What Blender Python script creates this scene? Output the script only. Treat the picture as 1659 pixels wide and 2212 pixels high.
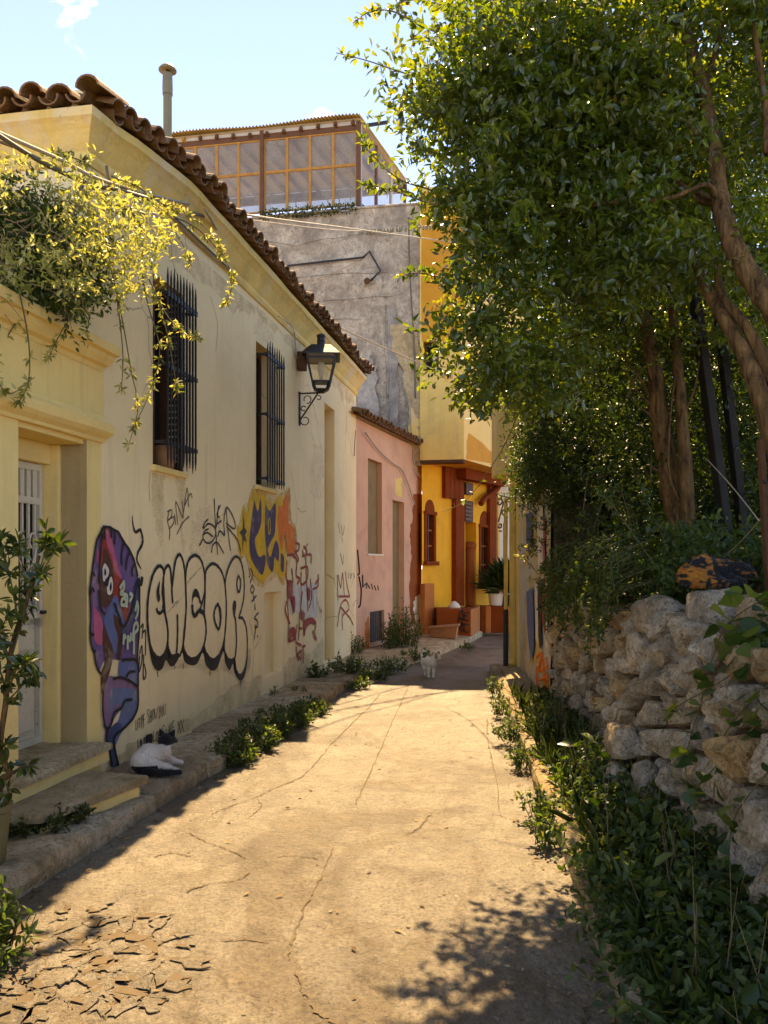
import bpy, bmesh, math, random
import numpy as np
from mathutils import Vector, Matrix, noise as mnoise
from mathutils.geometry import tessellate_polygon

for o in list(bpy.data.objects):
    bpy.data.objects.remove(o)
SC = bpy.context.scene
COL = SC.collection
R = math.radians
random.seed(7)
RNG = np.random.default_rng(7)

# ------------------------------------------------------------------ camera, sky, sun, exposure
F, CX, HY, CH = 1770.0, 829.5, 1222.0, 1.6      # focal length, principal column, horizon row (photo 1659x2212), eye height
cam_d = bpy.data.cameras.new('camera')
cam = bpy.data.objects.new('camera', cam_d)
COL.objects.link(cam)
cam.location = (0, 0, CH)
cam.rotation_euler = (R(90), 0, 0)
cam_d.sensor_fit = 'VERTICAL'
cam_d.sensor_height = 36.0
cam_d.lens = 36.0 * F / 2212.0
cam_d.shift_y = (HY - 1106.0) / 2212.0
cam_d.clip_start = 0.05
cam_d.clip_end = 2000
SC.camera = cam

SUN_EL, SUN_AZ = R(55), R(2.5)                  # azimuth measured from +Y towards +X
world = bpy.data.worlds.new('World')
SC.world = world
world.use_nodes = True
wn, wl = world.node_tree.nodes, world.node_tree.links
wn.clear()
w_out = wn.new('ShaderNodeOutputWorld')
w_bg = wn.new('ShaderNodeBackground')
w_sky = wn.new('ShaderNodeTexSky')
w_sky.sky_type = 'NISHITA'
w_sky.sun_disc = False
w_sky.sun_elevation = SUN_EL
w_sky.sun_rotation = SUN_AZ
w_sky.air_density = 0.3
w_sky.dust_density = 0.0
w_sky.ozone_density = 4.0
w_bg.inputs['Strength'].default_value = 0.15
w_tc = wn.new('ShaderNodeTexCoord')
w_map = wn.new('ShaderNodeMapping')
w_map.inputs['Scale'].default_value = (1.3, 1.3, 5.0)
w_map.inputs['Rotation'].default_value = (0.0, 0.25, 0.4)
w_no = wn.new('ShaderNodeTexNoise')
w_no.inputs['Scale'].default_value = 3.1
w_no.inputs['Detail'].default_value = 9
w_no.inputs['Roughness'].default_value = 0.55
w_no.inputs['Distortion'].default_value = 0.9
w_rp = wn.new('ShaderNodeValToRGB')
w_rp.color_ramp.elements[0].position = 0.60
w_rp.color_ramp.elements[0].color = (0, 0, 0, 1)
w_rp.color_ramp.elements[1].position = 0.80
w_rp.color_ramp.elements[1].color = (0.55, 0.55, 0.55, 1)
w_mx = wn.new('ShaderNodeMix')
w_mx.data_type = 'RGBA'
w_mx.inputs[7].default_value = (4.5, 4.4, 4.3, 1)
wl.new(w_tc.outputs['Generated'], w_map.inputs['Vector'])
wl.new(w_map.outputs['Vector'], w_no.inputs['Vector'])
wl.new(w_no.outputs['Fac'], w_rp.inputs['Fac'])
wl.new(w_rp.outputs['Color'], w_mx.inputs[0])
wl.new(w_sky.outputs['Color'], w_mx.inputs[6])
wl.new(w_mx.outputs[2], w_bg.inputs['Color'])
wl.new(w_bg.outputs[0], w_out.inputs[0])

sun_d = bpy.data.lights.new('sun', 'SUN')
sun_d.energy = 2.2
sun_d.angle = R(0.5)
sun_d.color = (1.0, 0.89, 0.66)
sun = bpy.data.objects.new('sun', sun_d)
COL.objects.link(sun)
_sd = Vector((math.sin(SUN_AZ) * math.cos(SUN_EL), math.cos(SUN_AZ) * math.cos(SUN_EL), math.sin(SUN_EL)))
sun.rotation_euler = (-_sd).to_track_quat('-Z', 'Y').to_euler()
sun.location = _sd * 40

vs = SC.view_settings
vs.view_transform = 'Standard'
vs.look = 'None'
vs.exposure = 2.82
vs.gamma = 1.0
vs.use_curve_mapping = False
vs.use_white_balance = True
vs.white_balance_temperature = 10300
vs.white_balance_tint = 18
SC.cycles.max_bounces = 8
SC.cycles.transparent_max_bounces = 12
SC.cycles.use_denoising = True

# ------------------------------------------------------------------ helpers
def mk_mat(name):
    m = bpy.data.materials.new(name)
    m.use_nodes = True
    n, l = m.node_tree.nodes, m.node_tree.links
    n.clear()
    out = n.new('ShaderNodeOutputMaterial')
    b = n.new('ShaderNodeBsdfPrincipled')
    l.new(b.outputs[0], out.inputs[0])
    return m, n, l, b, out

def add_noise(n, l, scale, detail=5, rough=.6, stretch=None, dist=0.0, obj=False):
    if obj:
        g = n.new('ShaderNodeTexCoord'); src = g.outputs['Object']
    else:
        g = n.new('ShaderNodeNewGeometry'); src = g.outputs['Position']
    t = n.new('ShaderNodeTexNoise')
    t.inputs['Scale'].default_value = scale
    t.inputs['Detail'].default_value = detail
    t.inputs['Roughness'].default_value = rough
    t.inputs['Distortion'].default_value = dist
    if stretch:
        mp = n.new('ShaderNodeMapping')
        mp.inputs['Scale'].default_value = stretch
        l.new(src, mp.inputs['Vector']); src = mp.outputs['Vector']
    l.new(src, t.inputs['Vector'])
    return t

def ramp(n, l, src, stops):
    r = n.new('ShaderNodeValToRGB')
    e = r.color_ramp.elements
    while len(e) < len(stops):
        e.new(0.5)
    for k, (p, c) in enumerate(stops):
        e[k].position = p
        e[k].color = (*c, 1) if len(c) == 3 else c
    l.new(src, r.inputs['Fac'])
    return r

def mixc(n, l, fac, a, b, mode='MIX'):
    m = n.new('ShaderNodeMix'); m.data_type = 'RGBA'; m.blend_type = mode
    for sock, v in ((m.inputs[0], fac), (m.inputs[6], a), (m.inputs[7], b)):
        if hasattr(v, 'links') or hasattr(v, 'is_output'):
            l.new(v, sock)
        elif isinstance(v, (int, float)):
            sock.default_value = v
        else:
            sock.default_value = (*v, 1)
    return m.outputs[2]

def sc3(c, k): return tuple(max(0, min(1, x * k)) for x in c)

def surf(name, col, rough=.85, var=.18, scale=2.2, bump=.25, bscale=55, col2=None, c2scale=1.2, c2lo=.52, c2hi=.66,
         stretch=None, spec=.3, speck=None, crack=None, metal=0.0, obj=False, bdist=.01, streak=None, grain=None):
    m, n, l, b, out = mk_mat(name)
    t = add_noise(n, l, scale, 7, .62, obj=obj)
    c = ramp(n, l, t.outputs['Fac'], [(.28, sc3(col, 1 - var)), (.5, col), (.74, sc3(col, 1 + var * .7))]).outputs['Color']
    if col2:
        t2 = add_noise(n, l, c2scale, 8, .65, stretch=stretch, dist=.3, obj=obj)
        f2 = ramp(n, l, t2.outputs['Fac'], [(c2lo, (0, 0, 0)), (c2hi, (1, 1, 1))]).outputs['Color']
        c = mixc(n, l, f2, c, col2)
    if streak:
        t4 = add_noise(n, l, 3.0, 5, .6, stretch=(3.2, 3.2, .22), obj=obj)
        f4 = ramp(n, l, t4.outputs['Fac'], [(.56, (0, 0, 0)), (.78, (.55, .55, .55))]).outputs['Color']
        c = mixc(n, l, f4, c, streak)
    if speck:
        t3 = add_noise(n, l, 38, 4, .7, obj=obj)
        f3 = ramp(n, l, t3.outputs['Fac'], [(.62, (0, 0, 0)), (.72, (1, 1, 1))]).outputs['Color']
        c = mixc(n, l, f3, c, speck)
    tb = add_noise(n, l, bscale, 6, .65, obj=obj)
    h = tb.outputs['Fac']
    if grain:      # drag marks of the broom across the slab
        tg = add_noise(n, l, 6.0, 8, .72, stretch=(1.25, .9, 1.0), dist=1.0)
        fg = ramp(n, l, tg.outputs['Fac'], [(.40, (.52, .45, .34)), (.52, (1, 1, 1)), (.66, (1.0, 1.0, 1.0))]).outputs['Color']
        c = mixc(n, l, .42, c, fg, 'MULTIPLY')
        th = add_noise(n, l, 55, 6, .75, stretch=(1.1, .62, 1.0), dist=.8)
        fh = ramp(n, l, th.outputs['Fac'], [(.36, (.30, .23, .13)), (.46, (.82, .78, .68)), (.60, (1.1, 1.1, 1.1)), (.7, (1.45, 1.45, 1.42))]).outputs['Color']
        c = mixc(n, l, .95, c, fh, 'MULTIPLY')
        ts = add_noise(n, l, .62, 9, .66, stretch=(1.25, .7, 1.0), dist=.9)     # old stains and patched areas
        fs = ramp(n, l, ts.outputs['Fac'], [(.40, (1.12, 1.12, 1.12)), (.50, (1, 1, 1)), (.535, (.74, .66, .52)), (.62, (.62, .53, .38))]).outputs['Color']
        c = mixc(n, l, .9, c, fs, 'MULTIPLY')
        h2 = n.new('ShaderNodeMath'); h2.operation = 'ADD'; l.new(h, h2.inputs[0]); l.new(tg.outputs['Fac'], h2.inputs[1]); h = h2.outputs[0]
    if crack:
        v = n.new('ShaderNodeTexVoronoi'); v.feature = 'DISTANCE_TO_EDGE'
        v.inputs['Scale'].default_value = crack[0]
        nn = add_noise(n, l, crack[0] * 1.5, 6, .6, obj=obj)
        mp = n.new('ShaderNodeMix'); mp.data_type = 'VECTOR'; mp.inputs[0].default_value = crack[2]
        g = n.new('ShaderNodeTexCoord' if obj else 'ShaderNodeNewGeometry')
        l.new(g.outputs['Object' if obj else 'Position'], mp.inputs[4]); l.new(nn.outputs['Color'], mp.inputs[5])
        l.new(mp.outputs[1], v.inputs['Vector'])
        fr = ramp(n, l, v.outputs['Distance'], [(0.0, (1, 1, 1)), (crack[1], (0, 0, 0))]).outputs['Color']
        nm = add_noise(n, l, .8, 3, .5)
        gate = ramp(n, l, nm.outputs['Fac'], [(.52, (0, 0, 0)), (.60, (1, 1, 1))]).outputs['Color']
        ff = mixc(n, l, 1.0, fr, gate, 'MULTIPLY')
        c = mixc(n, l, ff, c, sc3(col, .35))
    l.new(c, b.inputs['Base Color'])
    b.inputs['Roughness'].default_value = rough
    b.inputs['Specular IOR Level'].default_value = spec
    b.inputs['Metallic'].default_value = metal
    if bump:
        bp = n.new('ShaderNodeBump')
        bp.inputs['Strength'].default_value = bump
        bp.inputs['Distance'].default_value = bdist
        big = add_noise(n, l, bscale * .12, 4, .6, obj=obj)
        ad = n.new('ShaderNodeMath'); ad.operation = 'MULTIPLY_ADD'; ad.inputs[1].default_value = 2.0
        l.new(big.outputs['Fac'], ad.inputs[0]); l.new(h, ad.inputs[2])
        l.new(ad.outputs[0], bp.inputs['Height'])
        l.new(bp.outputs[0], b.inputs['Normal'])
    return m

def stone_mat(name, base, alt, pit, sc=1.0):
    m, n, l, b, out = mk_mat(name)
    g = n.new('ShaderNodeNewGeometry')
    oi = n.new('ShaderNodeObjectInfo')
    t = add_noise(n, l, 6 * sc, 9, .68, dist=.4)
    c = ramp(n, l, t.outputs['Fac'], [(.30, sc3(base, .55)), (.44, base), (.56, alt), (.72, sc3(alt, 1.35))]).outputs['Color']
    hv = ramp(n, l, oi.outputs['Random'], [(0, (.62, .56, .48)), (.4, (1, .97, .9)), (.7, (.95, .8, .6)), (1, (1.0, 1.0, 1.0))]).outputs['Color']
    c = mixc(n, l, .85, c, hv, 'MULTIPLY')
    t2 = add_noise(n, l, 30 * sc, 8, .74, dist=.8)
    f2 = ramp(n, l, t2.outputs['Fac'], [(.36, (1, 1, 1)), (.47, (0, 0, 0))]).outputs['Color']
    c = mixc(n, l, f2, c, pit)
    t3 = add_noise(n, l, 13 * sc, 8, .7, stretch=(1, 1, .55), dist=1.5)
    rdg = n.new('ShaderNodeMath'); rdg.operation = 'SUBTRACT'; rdg.inputs[1].default_value = .5; l.new(t3.outputs['Fac'], rdg.inputs[0])
    ab = n.new('ShaderNodeMath'); ab.operation = 'ABSOLUTE'; l.new(rdg.outputs[0], ab.inputs[0])
    f3 = ramp(n, l, ab.outputs[0], [(0.0, (.75, .75, .75)), (.022, (0, 0, 0))]).outputs['Color']
    c = mixc(n, l, f3, c, sc3(pit, .7))
    l.new(c, b.inputs['Base Color'])
    b.inputs['Roughness'].default_value = .88; b.inputs['Specular IOR Level'].default_value = .2
    s1 = n.new('ShaderNodeMath'); s1.operation = 'MULTIPLY_ADD'; s1.inputs[1].default_value = 1.6
    l.new(t.outputs['Fac'], s1.inputs[0]); l.new(t2.outputs['Fac'], s1.inputs[2])
    s2 = n.new('ShaderNodeMath'); s2.operation = 'MULTIPLY_ADD'; s2.inputs[1].default_value = 1.2
    l.new(ab.outputs[0], s2.inputs[0]); l.new(s1.outputs[0], s2.inputs[2])
    bp = n.new('ShaderNodeBump'); bp.inputs['Strength'].default_value = 1.0; bp.inputs['Distance'].default_value = .035
    l.new(s2.outputs[0], bp.inputs['Height']); l.new(bp.outputs[0], b.inputs['Normal'])
    return m

def bark_mat(name, base, dark):
    m, n, l, b, out = mk_mat(name)
    t = add_noise(n, l, 26, 8, .72, stretch=(1, 1, .22), dist=.7)
    t2 = add_noise(n, l, 5, 5, .6)
    c = ramp(n, l, t.outputs['Fac'], [(.36, dark), (.50, base), (.68, sc3(base, 1.7))]).outputs['Color']
    c = mixc(n, l, .6, c, ramp(n, l, t2.outputs['Fac'], [(.35, (.5, .48, .45)), (.6, (1.05, 1, .95))]).outputs['Color'], 'MULTIPLY')
    l.new(c, b.inputs['Base Color']); b.inputs['Roughness'].default_value = .92; b.inputs['Specular IOR Level'].default_value = .12
    bp = n.new('ShaderNodeBump'); bp.inputs['Strength'].default_value = 1.0; bp.inputs['Distance'].default_value = .03
    l.new(t.outputs['Fac'], bp.inputs['Height']); l.new(bp.outputs[0], b.inputs['Normal'])
    return m

def leaf_mat(name, stops, trans, gloss=.35, rough=.45, tmix=.45, tscale=2.6):
    """stops: ramp over the per-leaf random value; trans: colour factor of the light coming through"""
    m, n, l, b, out = mk_mat(name)
    a = n.new('ShaderNodeAttribute'); a.attribute_name = 'rnd'
    c = ramp(n, l, a.outputs['Fac'], stops).outputs['Color']
    l.new(c, b.inputs['Base Color'])
    b.inputs['Roughness'].default_value = rough
    b.inputs['Specular IOR Level'].default_value = gloss
    tr = n.new('ShaderNodeBsdfTranslucent')
    ct = mixc(n, l, 1.0, c, trans, 'MULTIPLY')
    g = n.new('ShaderNodeVectorMath'); g.operation = 'SCALE'; g.inputs['Scale'].default_value = tscale
    l.new(ct, g.inputs[0]); l.new(g.outputs[0], tr.inputs['Color'])
    mx = n.new('ShaderNodeMixShader'); mx.inputs[0].default_value = tmix
    l.new(b.outputs[0], mx.inputs[1]); l.new(tr.outputs[0], mx.inputs[2])
    l.new(mx.outputs[0], out.inputs[0])
    return m

def glass_mat(name, tint=(.9, .93, .95), refl=.02, dirt=0.0):
    m, n, l, b, out = mk_mat(name)
    n.remove(b)
    tr = n.new('ShaderNodeBsdfTransparent'); tr.inputs[0].default_value = (*tint, 1)
    gl = n.new('ShaderNodeBsdfGlossy'); gl.inputs['Roughness'].default_value = .06
    lw = n.new('ShaderNodeLayerWeight'); lw.inputs[0].default_value = .3
    ad = n.new('ShaderNodeMath'); ad.operation = 'MULTIPLY_ADD'; ad.inputs[1].default_value = .22; ad.inputs[2].default_value = refl
    l.new(lw.outputs['Facing'], ad.inputs[0])
    mx = n.new('ShaderNodeMixShader')
    l.new(ad.outputs[0], mx.inputs[0]); l.new(tr.outputs[0], mx.inputs[1]); l.new(gl.outputs[0], mx.inputs[2])
    last = mx
    if dirt:
        df = n.new('ShaderNodeBsdfDiffuse'); df.inputs[0].default_value = (.42, .37, .30, 1)
        t = add_noise(n, l, 2.5, 5, .6)
        fr = ramp(n, l, t.outputs['Fac'], [(.3, (dirt * .6,) * 3), (.7, (min(1, dirt * 1.5),) * 3)]).outputs['Color']
        m2 = n.new('ShaderNodeMixShader'); l.new(fr, m2.inputs[0]); l.new(mx.outputs[0], m2.inputs[1]); l.new(df.outputs[0], m2.inputs[2]); last = m2
    l.new(last.outputs[0], out.inputs[0])
    return m

def halo_mat(name, col, cover=.5):
    """thin overspray: paint dots that leave the wall showing"""
    m, n, l, b, out = mk_mat(name)
    b.inputs['Base Color'].default_value = (*col, 1); b.inputs['Roughness'].default_value = .85
    t = add_noise(n, l, 60, 4, .7); t2 = add_noise(n, l, 5, 3, .6)
    s = n.new('ShaderNodeMath'); s.operation = 'ADD'; l.new(t.outputs['Fac'], s.inputs[0]); l.new(t2.outputs['Fac'], s.inputs[1])
    fr = ramp(n, l, s.outputs[0], [(.40, (0, 0, 0)), (.62, (cover,) * 3)])
    s2 = n.new('ShaderNodeMath'); s2.operation = 'MULTIPLY'; s2.inputs[1].default_value = .5; l.new(s.outputs[0], s2.inputs[0])
    l.new(s2.outputs[0], fr.inputs['Fac'])
    tr = n.new('ShaderNodeBsdfTransparent'); mx = n.new('ShaderNodeMixShader')
    l.new(fr.outputs['Color'], mx.inputs[0]); l.new(tr.outputs[0], mx.inputs[1]); l.new(b.outputs[0], mx.inputs[2])
    l.new(mx.outputs[0], out.inputs[0])
    return m

def vcol_mat(name, rough=.8, bump=.3, bscale=120):
    m, n, l, b, out = mk_mat(name)
    a = n.new('ShaderNodeAttribute'); a.attribute_name = 'coat'
    t = add_noise(n, l, 90, 4, .6)
    c = mixc(n, l, .35, a.outputs['Color'], ramp(n, l, t.outputs['Fac'], [(.3, (.55, .5, .45)), (.7, (1, 1, 1))]).outputs['Color'], 'MULTIPLY')
    l.new(c, b.inputs['Base Color'])
    b.inputs['Roughness'].default_value = rough
    b.inputs['Specular IOR Level'].default_value = .15
    b.inputs['Sheen Weight'].default_value = .2
    t2 = add_noise(n, l, bscale, 5, .7, stretch=(1, 1, .4))
    bp = n.new('ShaderNodeBump'); bp.inputs['Strength'].default_value = bump; bp.inputs['Distance'].default_value = .01
    l.new(t2.outputs['Fac'], bp.inputs['Height']); l.new(bp.outputs[0], b.inputs['Normal'])
    return m

# --- photo pixel (1659 x 2212 grid) -> world
def at(x, y, Y):
    return Vector(((x - CX) / F * Y, Y, CH + (HY - y) / F * Y))
def atz(x, y, z):
    return at(x, y, (CH - z) * F / (y - HY))
def crop(x0, y0, k):
    return lambda x, y: ((x0 + x * k) / 1.085, (y0 + y * k) / 1.085)

class Frame:
    """upright plane: origin, direction u along it, normal n facing the street"""
    def __init__(s, ox, oy, ang):
        s.o = Vector((ox, oy, 0)); s.u = Vector((math.sin(ang), math.cos(ang), 0)); s.n = Vector((math.cos(ang), -math.sin(ang), 0))
    def p(s, a, d, z):
        v = s.o + s.u * a + s.n * d; return Vector((v.x, v.y, z))
    def px(s, x, y, d=0.0):
        r = (x - CX) / F
        o = s.o + s.n * d
        a = (r * o.y - o.x) / (s.u.x - r * s.u.y)
        Y = o.y + s.u.y * a
        return a, CH + (HY - y) / F * Y
    def rot(s): return Matrix(((s.u.x, s.n.x, 0), (s.u.y, s.n.y, 0), (0, 0, 1)))

def wloc(o):
    v = Vector((0, 0, 0))
    while o is not None:
        v = v + o.location; o = o.parent
    return v

def link(name, me, parent=None, mat=None, loc=None):
    o = bpy.data.objects.new(name, me)
    COL.objects.link(o)
    if mat is not None and me is not None and len(me.materials) == 0:
        me.materials.append(mat)
    if parent is not None: o.parent = parent
    if loc is not None: o.location = loc
    return o

def thing(name, label, cat, loc=(0, 0, 0), group=None, kind=None):
    o = bpy.data.objects.new(name, None)
    COL.objects.link(o)
    o.location = loc
    o.empty_display_size = .1
    return tag(o, label, cat, group, kind)

def tag(o, label=None, cat=None, group=None, kind=None):
    if label: o['label'] = label
    if cat: o['category'] = cat
    if group: o['group'] = group
    if kind: o['kind'] = kind
    return o

class MB:
    def __init__(s): s.v = []; s.f = []
    def add(s, vs, fs):
        k = len(s.v)
        s.v += [tuple(v) for v in vs]; s.f += [tuple(i + k for i in f) for f in fs]; return s
    def quad(s, a, b, c, d): return s.add((a, b, c, d), ((0, 1, 2, 3),))
    def poly(s, pts): return s.add(pts, (tuple(range(len(pts))),))
    def hexa(s, p):      # p: 8 corners, bottom 4 ccw then top 4
        return s.add(p, ((3, 2, 1, 0), (4, 5, 6, 7), (0, 1, 5, 4), (1, 2, 6, 5), (2, 3, 7, 6), (3, 0, 4, 7)))
    def fbox(s, fr, a0, a1, d0, d1, z0, z1):
        return s.hexa([fr.p(a0, d0, z0), fr.p(a0, d1, z0), fr.p(a1, d1, z0), fr.p(a1, d0, z0),
                       fr.p(a0, d0, z1), fr.p(a0, d1, z1), fr.p(a1, d1, z1), fr.p(a1, d0, z1)])
    def box(s, c, h, rot=None):
        c = Vector(c); out = []
        for z in (-1, 1):
            for x, y in ((-1, -1), (1, -1), (1, 1), (-1, 1)):
                v = Vector((x * h[0], y * h[1], z * h[2]))
                if rot is not None: v = rot @ v
                out.append(c + v)
        return s.hexa(out)
    def bar(s, a, b, w, h=None, up=Vector((0, 0, 1))):
        a, b = Vector(a), Vector(b); h = w if h is None else h
        d = (b - a).normalized()
        if abs(d.dot(up)) > .95: up = Vector((1, 0, 0))
        x = d.cross(up).normalized(); y = x.cross(d).normalized()
        o = [a - x * w - y * h, a + x * w - y * h, a + x * w + y * h, a - x * w + y * h]
        return s.hexa([o[0], o[1], o[2], o[3]] + [v + (b - a) for v in o]) if False else s.add(
            o + [v + (b - a) for v in o], ((3, 2, 1, 0), (4, 5, 6, 7), (0, 1, 5, 4), (1, 2, 6, 5), (2, 3, 7, 6), (3, 0, 4, 7)))
    def tube(s, pts, rad, n=8, cap=True, jit=0.0):
        pts = [Vector(p) for p in pts]
        if not hasattr(rad, '__len__'): rad = [rad] * len(pts)
        k0 = len(s.v)
        t0 = (pts[1] - pts[0]).normalized()
        x = t0.orthogonal().normalized()
        for i, p in enumerate(pts):
            t = (pts[min(i + 1, len(pts) - 1)] - pts[max(i - 1, 0)]).normalized()
            x = (x - t * x.dot(t)).normalized()
            y = t.cross(x)
            for k in range(n):
                a = 2 * math.pi * k / n
                r = rad[i]
                if jit: r *= 1 + jit * (mnoise.noise(Vector((k * 1.3, i * .55, p.x * 2))))
                s.v.append(tuple(p + (x * math.cos(a) + y * math.sin(a)) * r))
        for i in range(len(pts) - 1):
            for k in range(n):
                a, b = k0 + i * n + k, k0 + i * n + (k + 1) % n
                s.f.append((a, b, b + n, a + n))
        if cap:
            s.f.append(tuple(k0 + k for k in reversed(range(n))))
            s.f.append(tuple(k0 + (len(pts) - 1) * n + k for k in range(n)))
        return s
    def lathe(s, c, prof, n=16):
        c = Vector(c); k0 = len(s.v)
        for r, z in prof:
            for k in range(n):
                a = 2 * math.pi * k / n
                s.v.append((c.x + r * math.cos(a), c.y + r * math.sin(a), c.z + z))
        for i in range(len(prof) - 1):
            for k in range(n):
                a, b = k0 + i * n + k, k0 + i * n + (k + 1) % n
                s.f.append((a, b, b + n, a + n))
        s.f.append(tuple(k0 + k for k in reversed(range(n))))
        s.f.append(tuple(k0 + (len(prof) - 1) * n + k for k in range(n)))
        return s
    def mesh(s, name, mat, off=Vector((0, 0, 0)), smooth=False):
        me = bpy.data.meshes.new(name)
        me.from_pydata([tuple(Vector(v) - off) for v in s.v], [], s.f)
        me.validate()
        if smooth: me.polygons.foreach_set('use_smooth', [True] * len(me.polygons))
        if mat: me.materials.append(mat)
        return me
    def build(s, name, mat, parent=None, smooth=False, bevel=0.0, fix=True):
        me = s.mesh(name, mat, wloc(parent), smooth)
        if fix or bevel:
            bm = bmesh.new(); bm.from_mesh(me)
            bmesh.ops.remove_doubles(bm, verts=bm.verts, dist=1e-5)
            if fix: bmesh.ops.recalc_face_normals(bm, faces=bm.faces)
            if bevel: bmesh.ops.bevel(bm, geom=list(bm.edges), offset=bevel, segments=2, affect='EDGES', profile=.6, clamp_overlap=True)
            bm.to_mesh(me); bm.free()
        return link(name, me, parent)

def spline(pts, k=6):
    """Catmull-Rom through 2D or 3D points"""
    P = [np.array(p, float) for p in pts]
    P = [2 * P[0] - P[1]] + P + [2 * P[-1] - P[-2]]
    out = []
    for i in range(1, len(P) - 2):
        for j in range(k):
            t = j / k
            a, b, c, d = P[i - 1], P[i], P[i + 1], P[i + 2]
            out.append(.5 * (2 * b + (c - a) * t + (2 * a - 5 * b + 4 * c - d) * t * t + (3 * b - a - 3 * c + d) * t ** 3))
    out.append(P[-2])
    return out

def np_mesh(name, V, quads=None, tris=None, attr=None, smooth=False, mat=None, attr_name='rnd'):
    me = bpy.data.meshes.new(name)
    V = np.asarray(V, dtype=np.float32)
    loops, starts, tot = [], [], []
    if quads is not None and len(quads):
        q = np.asarray(quads, dtype=np.int32); loops.append(q.ravel()); tot.append(np.full(len(q), 4, np.int32))
    if tris is not None and len(tris):
        q = np.asarray(tris, dtype=np.int32); loops.append(q.ravel()); tot.append(np.full(len(q), 3, np.int32))
    L = np.concatenate(loops); T = np.concatenate(tot); S = np.concatenate([[0], np.cumsum(T)[:-1]]).astype(np.int32)
    me.vertices.add(len(V)); me.vertices.foreach_set('co', V.ravel())
    me.loops.add(len(L)); me.loops.foreach_set('vertex_index', L)
    me.polygons.add(len(T)); me.polygons.foreach_set('loop_start', S); me.polygons.foreach_set('loop_total', T)
    if smooth: me.polygons.foreach_set('use_smooth', np.ones(len(T), bool))
    me.update(calc_edges=True)
    if attr is not None:
        a = me.attributes.new(attr_name, 'FLOAT', 'POINT'); a.data.foreach_set('value', np.asarray(attr, np.float32))
    if mat: me.materials.append(mat)
    return me

def nrm(a): return a / np.maximum(np.linalg.norm(a, axis=1, keepdims=True), 1e-9)

def leaves_mesh(name, pos, ax, nor, ln, wr, mat, off=(0, 0, 0), fold=.25, rng=RNG, rnd=None, curl=.12):
    """one six-cornered leaf folded along its midrib per row"""
    N = len(pos)
    ax = nrm(ax); side = nrm(np.cross(nor, ax)); up = np.cross(ax, side)
    ln = np.broadcast_to(ln, (N,))[:, None]; w = ln * wr * .5
    b = pos; t = pos + ax * ln - up * ln * curl
    p1 = pos + ax * ln * .32; p2 = pos + ax * ln * .68 - up * ln * curl * .35
    l1 = p1 + side * w + up * w * fold; r1 = p1 - side * w + up * w * fold
    l2 = p2 + side * w * .82 + up * w * fold; r2 = p2 - side * w * .82 + up * w * fold
    V = np.stack([b, r1, r2, t, l2, l1], 1).reshape(-1, 3) - np.array(off)
    k = np.arange(N)[:, None] * 6
    Q = np.concatenate([k + np.array([[0, 1, 2, 3]]), k + np.array([[0, 3, 4, 5]])])
    rnd = rng.random(N) if rnd is None else rnd
    return np_mesh(name, V, quads=Q, attr=np.repeat(rnd, 6), mat=mat)

def twig_leaves(org, dr, L, n, spread=.75, rng=RNG, up=.35, jit=.02):
    """n leaves along each twig; returns pos, axis, normal"""
    M = len(org)
    t = rng.random((M, n)) ** .8
    L = np.broadcast_to(L, (M,))
    pos = org[:, None, :] + dr[:, None, :] * (t * L[:, None])[:, :, None]
    pos = pos + rng.normal(0, jit, (M, n, 3))
    ra = rng.normal(0, 1, (M, n, 3))
    ra /= np.linalg.norm(ra, axis=2, keepdims=True)
    ax = dr[:, None, :] * (1 - spread) + ra * spread
    nor = rng.normal(0, 1, (M, n, 3)) * .8 + np.array([0, 0, up * 2.2])
    return pos.reshape(-1, 3), ax.reshape(-1, 3), nor.reshape(-1, 3)

def inpoly(x, y, P):
    x = np.asarray(x); y = np.asarray(y); c = np.zeros(x.shape, bool)
    j = len(P) - 1
    for i in range(len(P)):
        xi, yi = P[i]; xj, yj = P[j]
        c ^= ((yi > y) != (yj > y)) & (x < (xj - xi) * (y - yi) / (yj - yi + 1e-12) + xi)
        j = i
    return c

# smooth-union bodies polygonised with surface nets -----------------------------------------
def round_cone(P, a, b, r0, r1, sq=(1, 1, 1)):
    a, b = np.array(a), np.array(b)
    ab = b - a
    h = np.clip(((P - a) @ ab) / max(ab @ ab, 1e-9), 0, 1)
    d = (P - a - h[..., None] * ab) / np.array(sq)
    return np.linalg.norm(d, axis=-1) - (r0 + (r1 - r0) * h)

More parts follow.
